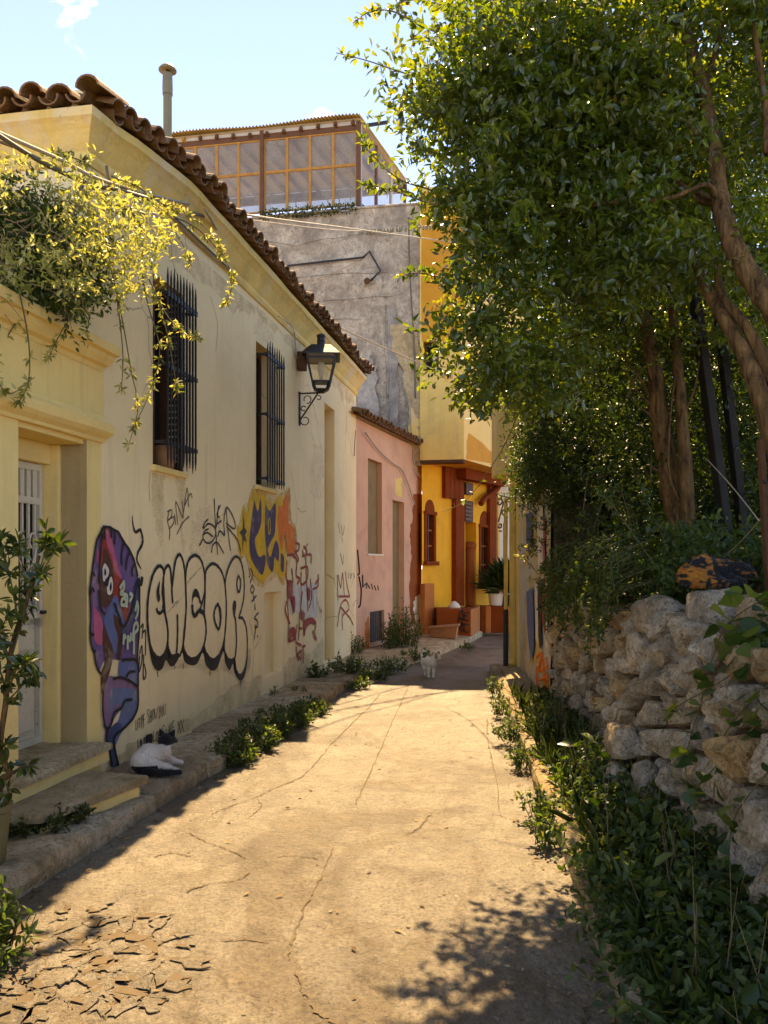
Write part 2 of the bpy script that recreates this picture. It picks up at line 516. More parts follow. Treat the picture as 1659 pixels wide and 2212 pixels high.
def body_mesh(name, prims, step, mat, colour, k=.02):
    pts = np.array([p[0] for p in prims] + [p[1] for p in prims]); rr = max(max(p[2], p[3]) for p in prims) * 1.5 + step * 3
    lo, hi = pts.min(0) - rr, pts.max(0) + rr
    ax = [np.arange(lo[i], hi[i], step) for i in range(3)]
    G = np.stack(np.meshgrid(*ax, indexing='ij'), -1)
    S = None
    for p in prims:
        d = round_cone(G, *p[:4], *(p[4:5] if len(p) > 4 else ()))
        if S is None: S = d
        else:
            h = np.clip(.5 + .5 * (S - d) / k, 0, 1)
            S = S * (1 - h) + d * h - k * h * (1 - h)
    ins = S < 0
    nx, ny, nz = S.shape
    cnt = np.zeros((nx - 1, ny - 1, nz - 1)); acc = np.zeros((nx - 1, ny - 1, nz - 1, 3))
    cs = [(i, j, q) for i in (0, 1) for j in (0, 1) for q in (0, 1)]
    sl = lambda c: (slice(c[0], nx - 1 + c[0]), slice(c[1], ny - 1 + c[1]), slice(c[2], nz - 1 + c[2]))
    for a in cs:
        for b in cs:
            if a < b and sum(abs(a[i] - b[i]) for i in range(3)) == 1:
                sa, sb = S[sl(a)], S[sl(b)]
                m = (sa < 0) != (sb < 0)
                t = np.where(m, sa / np.where(m, sa - sb, 1), 0)
                w = np.array(a, float) + t[..., None] * (np.array(b, float) - np.array(a, float))
                acc += np.where(m[..., None], w, 0); cnt += m
    act = cnt > 0
    idx = -np.ones(act.shape, int); idx[act] = np.arange(act.sum())
    cell = np.argwhere(act)
    V = lo + (cell + acc[act] / cnt[act][:, None]) * step
    quads = []
    for axis in range(3):
        e = [slice(None)] * 3; e2 = [slice(None)] * 3
        e[axis] = slice(0, -1); e2[axis] = slice(1, None)
        m = ins[tuple(e)] != ins[tuple(e2)]
        for c in np.argwhere(m):
            o1, o2 = [(1, 2), (0, 2), (0, 1)][axis]
            if c[o1] == 0 or c[o2] == 0 or c[o1] >= act.shape[o1] or c[o2] >= act.shape[o2]: continue
            q = []
            for da, db in ((0, 0), (1, 0), (1, 1), (0, 1)):
                cc = c.copy(); cc[o1] -= da; cc[o2] -= db; q.append(idx[tuple(cc)])
            if min(q) < 0: continue
            fl = ins[tuple(c)]
            if axis == 1: fl = not fl
            quads.append(q if fl else q[::-1])
    me = np_mesh(name, V, quads=quads, smooth=True, mat=mat)
    ca = me.color_attributes.new('coat', 'FLOAT_COLOR', 'POINT')
    C = np.ones((len(V), 4), np.float32); C[:, :3] = colour(V)
    ca.data.foreach_set('color', C.ravel())
    return me

def clip_cell(i, S, box):
    x0, x1, y0, y1 = box
    P = [(x0, y0), (x1, y0), (x1, y1), (x0, y1)]
    s = S[i]
    o = np.argsort(((S - s) ** 2).sum(1))[1:22]
    for j in o:
        t = S[j]; m = (s + t) / 2; n = t - s
        out = []
        for k in range(len(P)):
            a, b = np.array(P[k]), np.array(P[(k + 1) % len(P)])
            da, db = (a - m) @ n, (b - m) @ n
            if da <= 0: out.append(tuple(a))
            if (da < 0) != (db < 0) and da != db: out.append(tuple(a + (b - a) * da / (da - db)))
        P = out
        if len(P) < 3: return None
    return P
# ------------------------------------------------------------------ materials
M = {}
M['cream'] = surf('cream_plaster', (.86, .655, .35), var=.08, scale=1.1, bump=.4, bscale=30, col2=(.76, .57, .30), c2scale=.9, c2lo=.5, c2hi=.72, streak=(.60, .45, .22), bdist=.014, crack=(.75, .0045, .3))
M['creamy'] = surf('yellow_cream_plaster', (.84, .60, .22), var=.09, scale=1.6, bump=.35, bscale=32, col2=(.74, .52, .20), c2scale=1.3, c2lo=.5, c2hi=.7, streak=(.5, .36, .15), bdist=.012)
M['ochre'] = surf('ochre_cornice_plaster', (.80, .55, .17), var=.2, scale=3, bump=.6, bscale=22, col2=(.74, .58, .33), c2scale=1.6, c2lo=.5, c2hi=.62, bdist=.02, speck=(.6, .40, .12), streak=(.52, .35, .12))
M['road'] = surf('worn_concrete', (.17, .14, .098), rough=.44, var=.28, scale=2.6, bump=.9, bscale=30, col2=(.10, .072, .036), c2scale=.9, c2lo=.53, c2hi=.63, spec=.6, speck=(.32, .275, .20), bdist=.026, crack=(.9, .010, .25), grain=True)
M['pave'] = stone_mat('pavement_stone', (.52, .40, .24), (.66, .54, .36), (.26, .16, .07), .8)
M['kerbr'] = stone_mat('kerb_stone', (.40, .31, .19), (.52, .43, .29), (.2, .13, .06), .8)
M['step'] = stone_mat('step_marble', (.56, .43, .25), (.66, .54, .35), (.36, .22, .08), .7)
M['stone'] = stone_mat('rubble_limestone', (.52, .41, .26), (.70, .60, .45), (.17, .11, .05))
M['stone2'] = stone_mat('grey_limestone', (.46, .40, .30), (.68, .61, .49), (.12, .095, .06), 1.2)
M['stone3'] = stone_mat('ochre_limestone', (.55, .38, .19), (.68, .53, .32), (.2, .11, .045), .9)
M['crackfill'] = surf('crack_dirt', (.10, .068, .035), var=.3, scale=20, bump=0)
M['halo_dirt'] = halo_mat('grime_film', (.40, .28, .12), .36)
M['halo_pale'] = halo_mat('lime_bloom', (.86, .70, .45), .5)
M['board'] = surf('shade_and_crack_brown', (.20, .13, .05), var=.25, scale=3, bump=.3, bscale=20)  # brown standing in for shade inside recesses; also colours the hairline cracks
M['litter'] = leaf_mat('dead_leaf', [(0, (.10, .06, .03)), (.5, (.20, .13, .06)), (1, (.30, .22, .10))], (1, .8, .4), gloss=.1, rough=.8, tmix=.1)
M['mortar'] = surf('earth_mortar', (.11, .075, .04), var=.35, scale=6, bump=.9, bscale=30, bdist=.03)
M['soil'] = surf('dark_soil', (.075, .047, .024), spec=.05, var=.4, scale=4, bump=.8, bscale=20)
M['ground'] = surf('ground_earth', (.22, .17, .1), var=.3, scale=.6, bump=.5, bscale=10)
M['tile'] = surf('roof_tile_clay', (.21, .11, .05), var=.5, scale=9, bump=.6, bscale=40, col2=(.17, .12, .07), c2scale=5, speck=(.36, .3, .2), bdist=.012)
M['grey'] = stone_mat('weathered_cement_render', (.38, .32, .25), (.55, .48, .38), (.26, .21, .16), .36)
M['bluegrey'] = stone_mat('rain_washed_render', (.36, .34, .31), (.50, .46, .40), (.28, .25, .21), .3)
M['palestain'] = stone_mat('yellowed_render', (.50, .39, .22), (.58, .48, .31), (.36, .27, .14), .3)
M['pale'] = surf('pale_yellow_render', (.70, .48, .14), var=.14, scale=2, bump=.35, bscale=22, col2=(.52, .36, .13), c2scale=1.5, c2lo=.52, c2hi=.7, streak=(.4, .28, .1))
M['paleside'] = surf('peach_render', (.76, .50, .17), var=.1, scale=2, bump=.3, bscale=22, streak=(.55, .36, .14))
M['orange'] = surf('orange_render', (.58, .25, .025), var=.12, scale=2, bump=.3, bscale=24, col2=(.48, .19, .02), c2scale=1.4)
M['yellow'] = surf('deep_yellow_wall', (.78, .35, .02), var=.14, scale=2.4, bump=.3, bscale=26, streak=(.55, .25, .02))
M['pink'] = surf('dusty_pink_render', (.60, .33, .20), var=.1, scale=2, bump=.35, bscale=24, col2=(.50, .27, .17), c2scale=1.6, streak=(.45, .24, .15))
M['rust'] = surf('rust_brown_paint', (.27, .065, .015), spec=.12, var=.16, scale=3, bump=.3, bscale=28)
M['red'] = surf('dark_red_paint', (.20, .036, .006), var=.2, scale=4, bump=.2, bscale=30, rough=.85, spec=.1)
M['redor'] = surf('red_orange_paint', (.45, .14, .03), var=.16, scale=3, bump=.3, bscale=28)
M['brown'] = surf('dark_wood', (.075, .03, .013), var=.3, scale=6, bump=.3, bscale=40, rough=.6)
M['wood'] = surf('orange_varnished_wood', (.45, .20, .035), var=.25, scale=7, bump=.3, bscale=45, rough=.55)
M['darkwood'] = surf('red_brown_wood', (.13, .05, .018), var=.25, scale=7, bump=.3, bscale=45, rough=.6)
M['iron'] = surf('black_iron', (.012, .011, .01), rough=.45, var=.3, scale=12, bump=.2, bscale=60, spec=.5)
M['rustiron'] = surf('rusty_iron', (.10, .04, .015), rough=.7, var=.4, scale=14, bump=.4, bscale=60)
M['doorwhite'] = surf('chipped_white_paint', (.62, .54, .38), rough=.55, var=.12, scale=6, bump=.3, bscale=40, speck=(.1, .08, .05), col2=(.35, .3, .22), c2scale=4, c2lo=.6, c2hi=.7)
M['pipe'] = surf('painted_flue_pipe', (.20, .165, .09), rough=.5, var=.2, scale=5, bump=.2, bscale=40)
M['ochrepipe'] = surf('ochre_painted_pipe', (.60, .38, .09), rough=.6, var=.2, scale=5, bump=.2, bscale=40)
M['cable'] = surf('cable_sheath', (.12, .095, .06), rough=.6, var=.25, scale=20, bump=0)
M['cablel'] = surf('pale_cable_sheath', (.38, .3, .19), rough=.6, var=.2, scale=20, bump=0)
M['black'] = surf('black_spray_paint', (.018, .015, .013), rough=.6, var=.3, scale=9, bump=.15, bscale=60)
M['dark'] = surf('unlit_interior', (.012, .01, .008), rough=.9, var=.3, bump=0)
M['glass'] = glass_mat('window_glass', (.8, .77, .72), .03, .34)
M['lampglass'] = glass_mat('lantern_glass', (.95, .93, .85), .05)
M['bark'] = bark_mat('orange_brown_bark', (.17, .095, .038), (.045, .026, .013))
M['darkpost'] = surf('dark_weathered_timber', (.025, .02, .014), var=.3, scale=9, bump=.5, bscale=30)
M['terracotta'] = surf('terracotta_clay', (.42, .19, .08), var=.16, scale=8, bump=.25, bscale=40)
M['potwhite'] = surf('white_plastic_pot', (.66, .58, .45), var=.06, scale=8, bump=0, rough=.5)
M['potgreen'] = surf('olive_plastic_pot', (.13, .115, .05), var=.1, scale=8, bump=.1, rough=.5)
M['whitewash'] = surf('whitewash', (.68, .6, .46), var=.08, scale=3, bump=.3, bscale=25)
M['corr'] = surf('ochre_corrugated_sheet', (.42, .26, .07), rough=.6, var=.25, scale=4, bump=.2, bscale=40)
M['ceil'] = surf('glasshouse_ceiling_board', (.45, .40, .33), var=.12, scale=3, bump=0)
M['paper'] = surf('paper_white', (.75, .70, .62), var=.05, bump=0)
M['rose'] = surf('pale_pink_petal', (.75, .48, .45), var=.1, scale=30, bump=0)
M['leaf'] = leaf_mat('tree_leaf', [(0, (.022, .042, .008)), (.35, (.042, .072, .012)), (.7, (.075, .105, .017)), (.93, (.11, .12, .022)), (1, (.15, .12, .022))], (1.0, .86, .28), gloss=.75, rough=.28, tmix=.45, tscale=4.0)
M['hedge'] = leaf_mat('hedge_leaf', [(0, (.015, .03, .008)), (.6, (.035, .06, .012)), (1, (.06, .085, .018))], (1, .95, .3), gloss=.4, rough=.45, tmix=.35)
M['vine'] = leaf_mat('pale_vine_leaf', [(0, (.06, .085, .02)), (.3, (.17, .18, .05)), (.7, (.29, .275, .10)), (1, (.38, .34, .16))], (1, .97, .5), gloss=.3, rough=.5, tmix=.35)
M['weed'] = leaf_mat('weed_leaf', [(0, (.02, .04, .01)), (.5, (.045, .08, .018)), (.9, (.075, .11, .025)), (1, (.13, .13, .03))], (1, .95, .35), gloss=.35, rough=.5, tmix=.35)
M['glossy'] = leaf_mat('glossy_shrub_leaf', [(0, (.015, .032, .008)), (.6, (.04, .07, .014)), (1, (.10, .13, .03))], (1, .95, .3), gloss=.6, rough=.3, tmix=.3)
M['heart'] = leaf_mat('broad_vine_leaf', [(0, (.018, .045, .01)), (.7, (.04, .085, .016)), (1, (.09, .13, .025))], (1, .95, .3), gloss=.5, rough=.35, tmix=.35)
M['stem'] = surf('green_brown_stem', (.10, .085, .03), var=.25, scale=20, bump=0)
M['drystem'] = surf('dry_twig', (.17, .12, .06), var=.3, scale=20, bump=0)
M['cat'] = vcol_mat('cat_fur')
for nm, c in dict(spray_yellow=(.72, .40, .02), spray_orange=(.80, .17, .015), spray_purple=(.075, .05, .085), spray_violet=(.15, .085, .19),
                  spray_pink=(.50, .10, .16), spray_red=(.33, .04, .02), spray_blue=(.13, .16, .25), spray_deepblue=(.06, .075, .13),
                  spray_brown=(.09, .035, .018), spray_mint=(.42, .50, .32), spray_white=(.62, .56, .45), spray_grey=(.38, .31, .21),
                  spray_steel=(.10, .13, .24), spray_lilac=(.24, .13, .2)).items():
    M[nm] = surf(nm, c, var=.22, scale=7, bump=.2, bscale=34, rough=.8, bdist=.01, col2=tuple(.6 * q + .4 * w_ for q, w_ in zip(c, (.6, .45, .24))), c2scale=5, c2lo=.55, c2hi=.72)
M['halo_yellow'] = halo_mat('overspray_yellow', (.72, .40, .04), .75); M['halo_orange'] = halo_mat('overspray_orange', (.75, .2, .03), .6); M['halo_dark'] = halo_mat('overspray_dark', (.06, .045, .035), .3)

# ------------------------------------------------------------------ frames
WA = math.atan(.185)
W = Frame(-3.106 + .185 * 4, 4.0, WA)            # street wall of the long cream house (and of the gateway)
PK = Frame(-.48, 14.2, math.atan(.336))          # pink house front
GY = Frame(.78, 17.5, math.atan(.185) + R(90))   # grey gable: u runs to the right
GY.n = Vector((-W.u.x, -W.u.y, 0)); GY.u = Vector((W.n.x, W.n.y, 0))
YF = Frame(.90, 17.85, R(32))                    # yellow ground floor front

# ------------------------------------------------------------------ setting: ground, road, pavements, bank
def kerb_l(Y):
    pts = [(-6, -3.62), (2, -2.14), (4.2, -1.735), (5.92, -1.415), (8, -1.02), (10.98, -.46), (12.4, .05), (14.2, .85), (16.5, 1.62), (18.7, 2.23), (19.2, 3.2), (19.6, 6)]
    return np.interp(Y, [p[0] for p in pts], [p[1] for p in pts])
def kerb_r(Y):
    return np.interp(Y, [-6, 2, 4.3, 7.1, 10.98, 12.6, 13.2, 16, 24], [.1, .78, .97, 1.2, 1.5, 1.62, 4, 8, 9])

g = MB(); g.quad((-400, -400, -.06), (400, -400, -.06), (400, 400, -.06), (-400, 400, -.06))
tag(g.build('ground', M['ground']), kind='structure')

ys = np.concatenate([np.linspace(-6, 2, 20, endpoint=False), np.linspace(2, 6, 170, endpoint=False), np.linspace(6, 12, 130, endpoint=False), np.linspace(12, 19.6, 70)])
us = np.linspace(0, 1, 110)
V = []
for y in ys:
    a, b = kerb_l(y) - .03, kerb_r(y) + .03
    for u in us:
        x = a + (b - a) * u
        p = Vector((x, y, 0))
        h = .016 * mnoise.noise(p * .9) + .007 * mnoise.noise(p * 3.1) + .0035 * mnoise.noise(p * 9) + .0022 * mnoise.noise(p * 23)
        V.append((x, y, h - .004))
nu = len(us)
Q = [(i * nu + j, i * nu + j + 1, (i + 1) * nu + j + 1, (i + 1) * nu + j) for i in range(len(ys) - 1) for j in range(nu - 1)]
road = link('road', np_mesh('road', V, quads=Q, smooth=True, mat=M['road']))
tag(road, kind='structure')
def road_z(x, y):
    p = Vector((x, y, 0))
    return .016 * mnoise.noise(p * .9) + .007 * mnoise.noise(p * 3.1) + .0035 * mnoise.noise(p * 9) - .004

def ribbon(mb, pts, widths, lift=.005):
    """flat strip following the road surface"""
    L, Rr = [], []
    for i, p in enumerate(pts):
        q0, q1 = pts[max(i - 1, 0)], pts[min(i + 1, len(pts) - 1)]
        d = np.array(q1) - np.array(q0); d = d / (np.linalg.norm(d) + 1e-9)
        nn = np.array((-d[1], d[0])); w = widths[i]
        for s, lst in ((1, L), (-1, Rr)):
            x, y = p[0] + nn[0] * w * s, p[1] + nn[1] * w * s
            lst.append((x, y, road_z(x, y) + lift))
    for i in range(len(pts) - 1):
        mb.quad(Rr[i], Rr[i + 1], L[i + 1], L[i])

def ground_xy(x, y): v = atz(x, y, 0); return (v.x, v.y)
cracks = [   # joints and cracks of the slab, photo pixels
    [(884, 1478), (865, 1520), (830, 1600), (790, 1690), (745, 1780), (712, 1850), (688, 1905), (655, 1962)],
    [(655, 1962), (640, 2010), (625, 2060), (640, 2100), (660, 2150), (690, 2190), (745, 2212)],
    [(820, 1500), (780, 1545), (722, 1600), (690, 1640), (650, 1680)], [(722, 1600), (690, 1602), (640, 1600), (600, 1604)],
    [(780, 1543), (735, 1540), (690, 1545)], [(650, 1680), (600, 1700), (555, 1720), (500, 1740), (455, 1760)],
    [(555, 1720), (562, 1745), (535, 1765)], [(410, 1800), (455, 1822), (500, 1838), (540, 1862), (535, 1890), (500, 1905), (450, 1912), (400, 1930)],
    [(1055, 1500), (1052, 1580), (1062, 1640), (1075, 1700), (1080, 1760), (1120, 1772)], [(930, 1760), (900, 1790), (880, 1800)],
    [(200, 2010), (260, 2008), (330, 2015)],
    [(60, 2140), (90, 2165), (130, 2150), (160, 2180)],
    [(480, 2030), (530, 2028), (580, 2032)], [(600, 1850), (640, 1848), (700, 1856)], [(330, 1850), (370, 1842), (410, 1850)]]
for c in cracks:
    P = spline([ground_xy(*q) for q in c], 10)
    P = [(p[0] + random.gauss(0, .004), p[1] + random.gauss(0, .006)) for p in P]
    wd = [abs(random.gauss(.0022, .0022)) + .0008 for _ in P]
    mb = MB(); i_ = 0
    while i_ < len(P) - 2:
        m_ = random.randint(4, 14)
        if len(P[i_:i_ + m_]) > 2 and random.random() < .95: ribbon(mb, P[i_:i_ + m_], wd[i_:i_ + m_])
        i_ += m_ - 1
    if mb.f: mb.build('crack', M['crackfill'], road, fix=False)['kind'] = 'stuff'

def broken_patch():
    rg = np.random.default_rng(3)
    n = 330
    S = np.stack([rg.uniform(-2.1, -.45, n), rg.uniform(2.75, 4.1, n)], 1)
    ins = lambda q: ((q[0] + 1.36) / .72) ** 2 + ((q[1] - 3.36) / .50) ** 2 + .7 * mnoise.noise(Vector((q[0] * 2.6, q[1] * 2.6, 0)))
    bed = MB(); cnt = 0
    for i in range(n):
        if ins(S[i]) > .95 or S[i][0] < kerb_l(S[i][1]) + .03: continue
        P = clip_cell(i, S, (-2.1, -.4, 2.7, 4.2))
        if P is None: continue
        P = np.array(P); c = P.mean(0)
        if np.linalg.norm(P - c, axis=1).max() > .2: continue
        pts = []
        for k in range(len(P)):
            for t in (0, .33, .66): pts.append(P[k] * (1 - t) + P[(k + 1) % len(P)] * t + rg.normal(0, .010, 2))
        pts = np.array(pts)
        if rg.random() < .15 + .6 * max(0, ins(S[i])): continue
        bed.poly([(c[0] + (q[0] - c[0]) * 1.01, c[1] + (q[1] - c[1]) * 1.01, road_z(c[0], c[1]) + .0055 + .0003 * (cnt % 9)) for q in pts])
        h = rg.uniform(.0004, .0022); tx, ty = rg.normal(0, .03, 2); g = rg.uniform(.965, .995)
        mb = MB(); m = len(pts)
        for sc_, z in ((g, .0), (g * .99, h * .7), (g * .88, h)):
            for q in pts:
                v = c + (q - c) * sc_
                mb.v.append((v[0], v[1], road_z(v[0], v[1]) + .006 + z + (z > 0) * ((v[0] - c[0]) * tx + (v[1] - c[1]) * ty + .003 * mnoise.noise(Vector((v[0] * 30, v[1] * 30, i))))))
        for r_ in range(2):
            for k in range(m): mb.f.append((r_ * m + k, r_ * m + (k + 1) % m, (r_ + 1) * m + (k + 1) % m, (r_ + 1) * m + k))
        mb.f.append(tuple(2 * m + k for k in range(m)))
        mb.build('slab_fragment', M['road'], road); cnt += 1
    o = bed.build('rubble_bed', M['crackfill'], road, fix=False); o['kind'] = 'stuff'
# pebbles and dry leaves lying on the road
me_peb = None
for k in range(60):
    y = random.uniform(2.9, 9); x = random.uniform(kerb_l(y) + .05, kerb_r(y) - .05)
    if me_peb is None:
        bm = bmesh.new(); bmesh.ops.create_icosphere(bm, subdivisions=1, radius=1)
        for v in bm.verts: v.co *= 1 + .3 * mnoise.noise(v.co * 1.7)
        me_peb = bpy.data.meshes.new('pebble'); bm.to_mesh(me_peb); bm.free(); me_peb.materials.append(M['pave'])
    r = random.uniform(.004, .011)
    o = link('pebble', me_peb, road, loc=(x, y, road_z(x, y) + r * .3)); o.scale = (r * 1.4, r, r * .6); o.rotation_euler = (0, 0, random.uniform(0, 6))

# left pavement: one slab after another, each its own rough block
pave = thing('pavement', None, None, kind='structure')
def slab(name, corners, z0, z1, mat, parent, sub=.07, rough=.012, edge=.018, seed=0):
    """four plan corners (near-inner, near-kerb, far-kerb, far-inner) -> worn block"""
    a, b, c, d = [Vector((*q, 0)) for q in corners]
    nu_ = max(3, int((b - a).length / sub)); nv = max(3, int((d - a).length / sub))
    mb = MB(); top = []
    for j in range(nv + 1):
        for i in range(nu_ + 1):
            u, v = i / nu_, j / nv
            p = (a * (1 - u) + b * u) * (1 - v) + (d * (1 - u) + c * u) * v
            e = min(u * nu_, (1 - u) * nu_, v * nv, (1 - v) * nv)
            z = z1 + rough * mnoise.noise(Vector((p.x * 4 + seed, p.y * 4, 0))) + rough * .5 * mnoise.noise(Vector((p.x * 13 + seed, p.y * 13, 0)))
            if e == 0:
                z -= edge * (.6 + .8 * abs(mnoise.noise(Vector((p.x * 9, p.y * 9, seed)))))
            mb.v.append((p.x, p.y, z)); top.append(p)
    w = nu_ + 1
    for j in range(nv):
        for i in range(nu_):
            mb.f.append((j * w + i, j * w + i + 1, (j + 1) * w + i + 1, (j + 1) * w + i))
    ring = [i for i in range(w)] + [j * w + nu_ for j in range(1, nv + 1)] + [nv * w + i for i in range(nu_ - 1, -1, -1)] + [j * w for j in range(nv - 1, 0, -1)]
    prev = ring
    cen = (a + b + c + d) / 4
    for lev in (.35, .7, 1.0):
        cur = []
        for r_ in ring:
            p = Vector(mb.v[r_]); z = p.z + (z0 - p.z) * lev
            out = (Vector((p.x, p.y, 0)) - cen).normalized()
            k = .012 + rough * 1.6 * mnoise.noise(Vector((p.x * 6, p.y * 6, z * 14 + seed)))
            cur.append(len(mb.v)); mb.v.append((p.x + out.x * k, p.y + out.y * k, z))
        n = len(ring)
        for i in range(n):
            mb.f.append((prev[i], prev[(i + 1) % n], cur[(i + 1) % n], cur[i])[::-1])
        prev = cur
    return mb.build(name, mat, parent, smooth=False)
edges_y = [1.6, 2.9, 3.75, 4.62, 5.45, 6.3, 7.4, 8.3, 9.5, 10.6, 11.6, 12.4, 13.3, 14.2, 15.3, 16.5, 17.6, 18.7]
def wall_x(y):
    if y <= 14.2: return -3.106 + .185 * y - .05
    if y <= 17.9: return -.48 + .336 * (y - 14.2) - .05
    return .78 + .62 * (y - 17.9)
for i in range(len(edges_y) - 1):
    y0, y1 = edges_y[i] + .008, edges_y[i + 1] - .008
    dn = random.uniform(-.02, .02)
    z1 = .12 + random.uniform(-.012, .014)
    sk = .10 if y1 < 12 else 0
    slab('paving_slab', [(wall_x(y0), y0 + 0), (kerb_l(y0) + dn, y0 - sk), (kerb_l(y1) + dn, y1 - sk), (wall_x(y1), y1)], -.03, z1, M['pave'], pave, seed=i * 3.7)
broken_patch()
# right pavement strip with thin kerb stones
paver = thing('pavement_right', None, None, kind='structure')
ry = [1.8, 3.0, 4.2, 5.3, 6.6, 7.9, 9.3, 10.4, 11.6, 12.5]
for i in range(len(ry) - 1):
    y0, y1 = ry[i] + .006, ry[i + 1] - .006
    j = random.uniform(-.015, .015)
    slab('kerb_stone', [(kerb_r(y0) + j, y0), (kerb_r(y0) + .13 + j, y0), (kerb_r(y1) + .13 + j, y1), (kerb_r(y1) + j, y1)], -.03, .115 + random.uniform(-.015, .015), M['kerbr'], paver, sub=.045, seed=i * 5.1, rough=.014)
    slab('paving_slab', [(kerb_r(y0) + .14, y0), (2.05, y0), (2.05, y1), (kerb_r(y1) + .14, y1)], -.03, .09 if y1 < 9 else .12, M['kerbr'] if y1 > 9 else M['soil'], paver, sub=.12, seed=i * 2.3)

# bank of earth held by the rubble walls
def bank_z(x, y):
    return 1.22 + .42 * max(0, min(1, (x - 1.95) / .9)) + .10 * max(0, x - 2.9) + .05 * mnoise.noise(Vector((x * 1.3, y * 1.3, 0)))
xs = np.linspace(1.83, 14, 40); yy = np.linspace(-3, 12.2, 60)
V = [(max(x, 2.25) if y > 9.0 else x, y, bank_z(x, y)) for y in yy for x in xs]
Q = [(i * 40 + j, i * 40 + j + 1, (i + 1) * 40 + j + 1, (i + 1) * 40 + j) for i in range(59) for j in range(39)]
tag(link('bank', np_mesh('bank', V, quads=Q, smooth=True, mat=M['soil'])), kind='structure')

# ------------------------------------------------------------------ walls with openings
def pierced(fr, a0, a1, z0, z1, holes, mat, parent, name='wall', d=0.0, back=None):
    """plaster front with openings (a0,a1,z0,z1,depth); reveals built in"""
    mb = MB()
    A = sorted({a0, a1, *[h[0] for h in holes], *[h[1] for h in holes]}); Z = sorted({z0, z1, *[h[2] for h in holes], *[h[3] for h in holes]})
    for i in range(len(A) - 1):
        for j in range(len(Z) - 1):
            ca, cz = (A[i] + A[i + 1]) / 2, (Z[j] + Z[j + 1]) / 2
            if any(h[0] < ca < h[1] and h[2] < cz < h[3] for h in holes): continue
            mb.quad(fr.p(A[i], d, Z[j]), fr.p(A[i + 1], d, Z[j]), fr.p(A[i + 1], d, Z[j + 1]), fr.p(A[i], d, Z[j + 1]))
    for h in holes:
        b0, b1, y0, y1, dp = h[:5]; e = d - dp
        mb.quad(fr.p(b0, d, y0), fr.p(b0, e, y0), fr.p(b0, e, y1), fr.p(b0, d, y1))
        mb.quad(fr.p(b1, e, y0), fr.p(b1, d, y0), fr.p(b1, d, y1), fr.p(b1, e, y1))
        mb.quad(fr.p(b0, e, y1), fr.p(b1, e, y1), fr.p(b1, d, y1), fr.p(b0, d, y1))
        mb.quad(fr.p(b0, d, y0), fr.p(b1, d, y0), fr.p(b1, e, y0), fr.p(b0, e, y0))
        if len(h) > 5 and h[5]: mb.quad(fr.p(b0, e, y0), fr.p(b1, e, y0), fr.p(b1, e, y1), fr.p(b0, e, y1))
    return mb.build(name, mat, parent, fix=False)

# ------------------------------------------------------------------ long cream house on the left
house = thing('cream_house', 'long cream plastered single-storey house with graffiti, barred windows and tiled eaves along the left kerb', 'house', W.p(1.7, -2, 0))
SC_, SE = 1.70, 10.36          # near corner and far end along the wall
w1a, w1z0 = W.px(330, 1005); w1b = W.px(396, 1020)[0]
w2a, w2z0 = W.px(553, 1048); w2b = w2a + .68
n3a = W.px(700.5, 1000)[0]; n3b = W.px(722.5, 1000)[0]
n4a = W.px(571, 1300)[0]; n4b = W.px(609, 1300)[0]
holes = [(w1a, w1b, 2.42, 3.98, .22), (w2a, w2b, 2.50, 4.10, .2), (n3a, n3b, .15, 4.0, .14, True), (n4a, n4b, .31, 1.29, .11, True)]
pierced(W, SC_, SE, -.05, 4.9, holes, M['cream'], house)
mb = MB()
E0, E1 = W.p(SC_, 0, 0), W.p(SC_, -7, 0)
mb.quad(W.p(SC_, -7, -.05), W.p(SC_, 0, -.05), W.p(SC_, 0, 4.9), W.p(SC_, -7, 4.9))
mb.build('end_wall', M['cream'], house, fix=False)
mb = MB(); mb.quad(W.p(SE, 0, -.05), W.p(SE, -7, -.05), W.p(SE, -7, 4.9), W.p(SE, 0, 4.9))
mb.build('far_end_wall', M['cream'], house, fix=False)

# moulded cornice, mitred round the near corner
def droop(a): return .165 * max(0.0, min(1.0, 1 - (a - 1.75) / 1.6)) ** 1.6
def swept(prof, name, mat, wob=.006):
    path = []
    for k in range(40):
        path.append((SE + (SC_ - SE) * k / 39, 0, 1.0, 0.0))
    path[-1] = (SC_, 0, 1.0, 1.0)
    for k in range(1, 18): path.append((SC_, -7 * k / 17, 0.0, 1.0))
    mb = MB(); n = len(prof)
    for i, (a, dd, fn, fu) in enumerate(path):
        for k, (o, z) in enumerate(prof):
            wv = wob * mnoise.noise(Vector((a * 2.1, dd * 2.1, k * .7)))
            k_ = 1 - 1.9 * droop(a)
            mb.v.append(tuple(W.p(a - (o + wv) * fu * .8, dd + (o + wv) * fn * k_, z + wv - droop(a))))
    for i in range(len(path) - 1):
        for k in range(n - 1):
            mb.f.append((i * n + k, (i + 1) * n + k, (i + 1) * n + k + 1, i * n + k + 1))
    return mb.build(name, mat, house, fix=False)
swept([(-.02, 4.53), (.02, 4.545), (.035, 4.58), (.03, 4.62), (.045, 4.64), (.07, 4.68), (.11, 4.745), (.15, 4.79), (.175, 4.81), (.18, 4.87), (.10, 4.885)], 'cornice', M['ochre'])

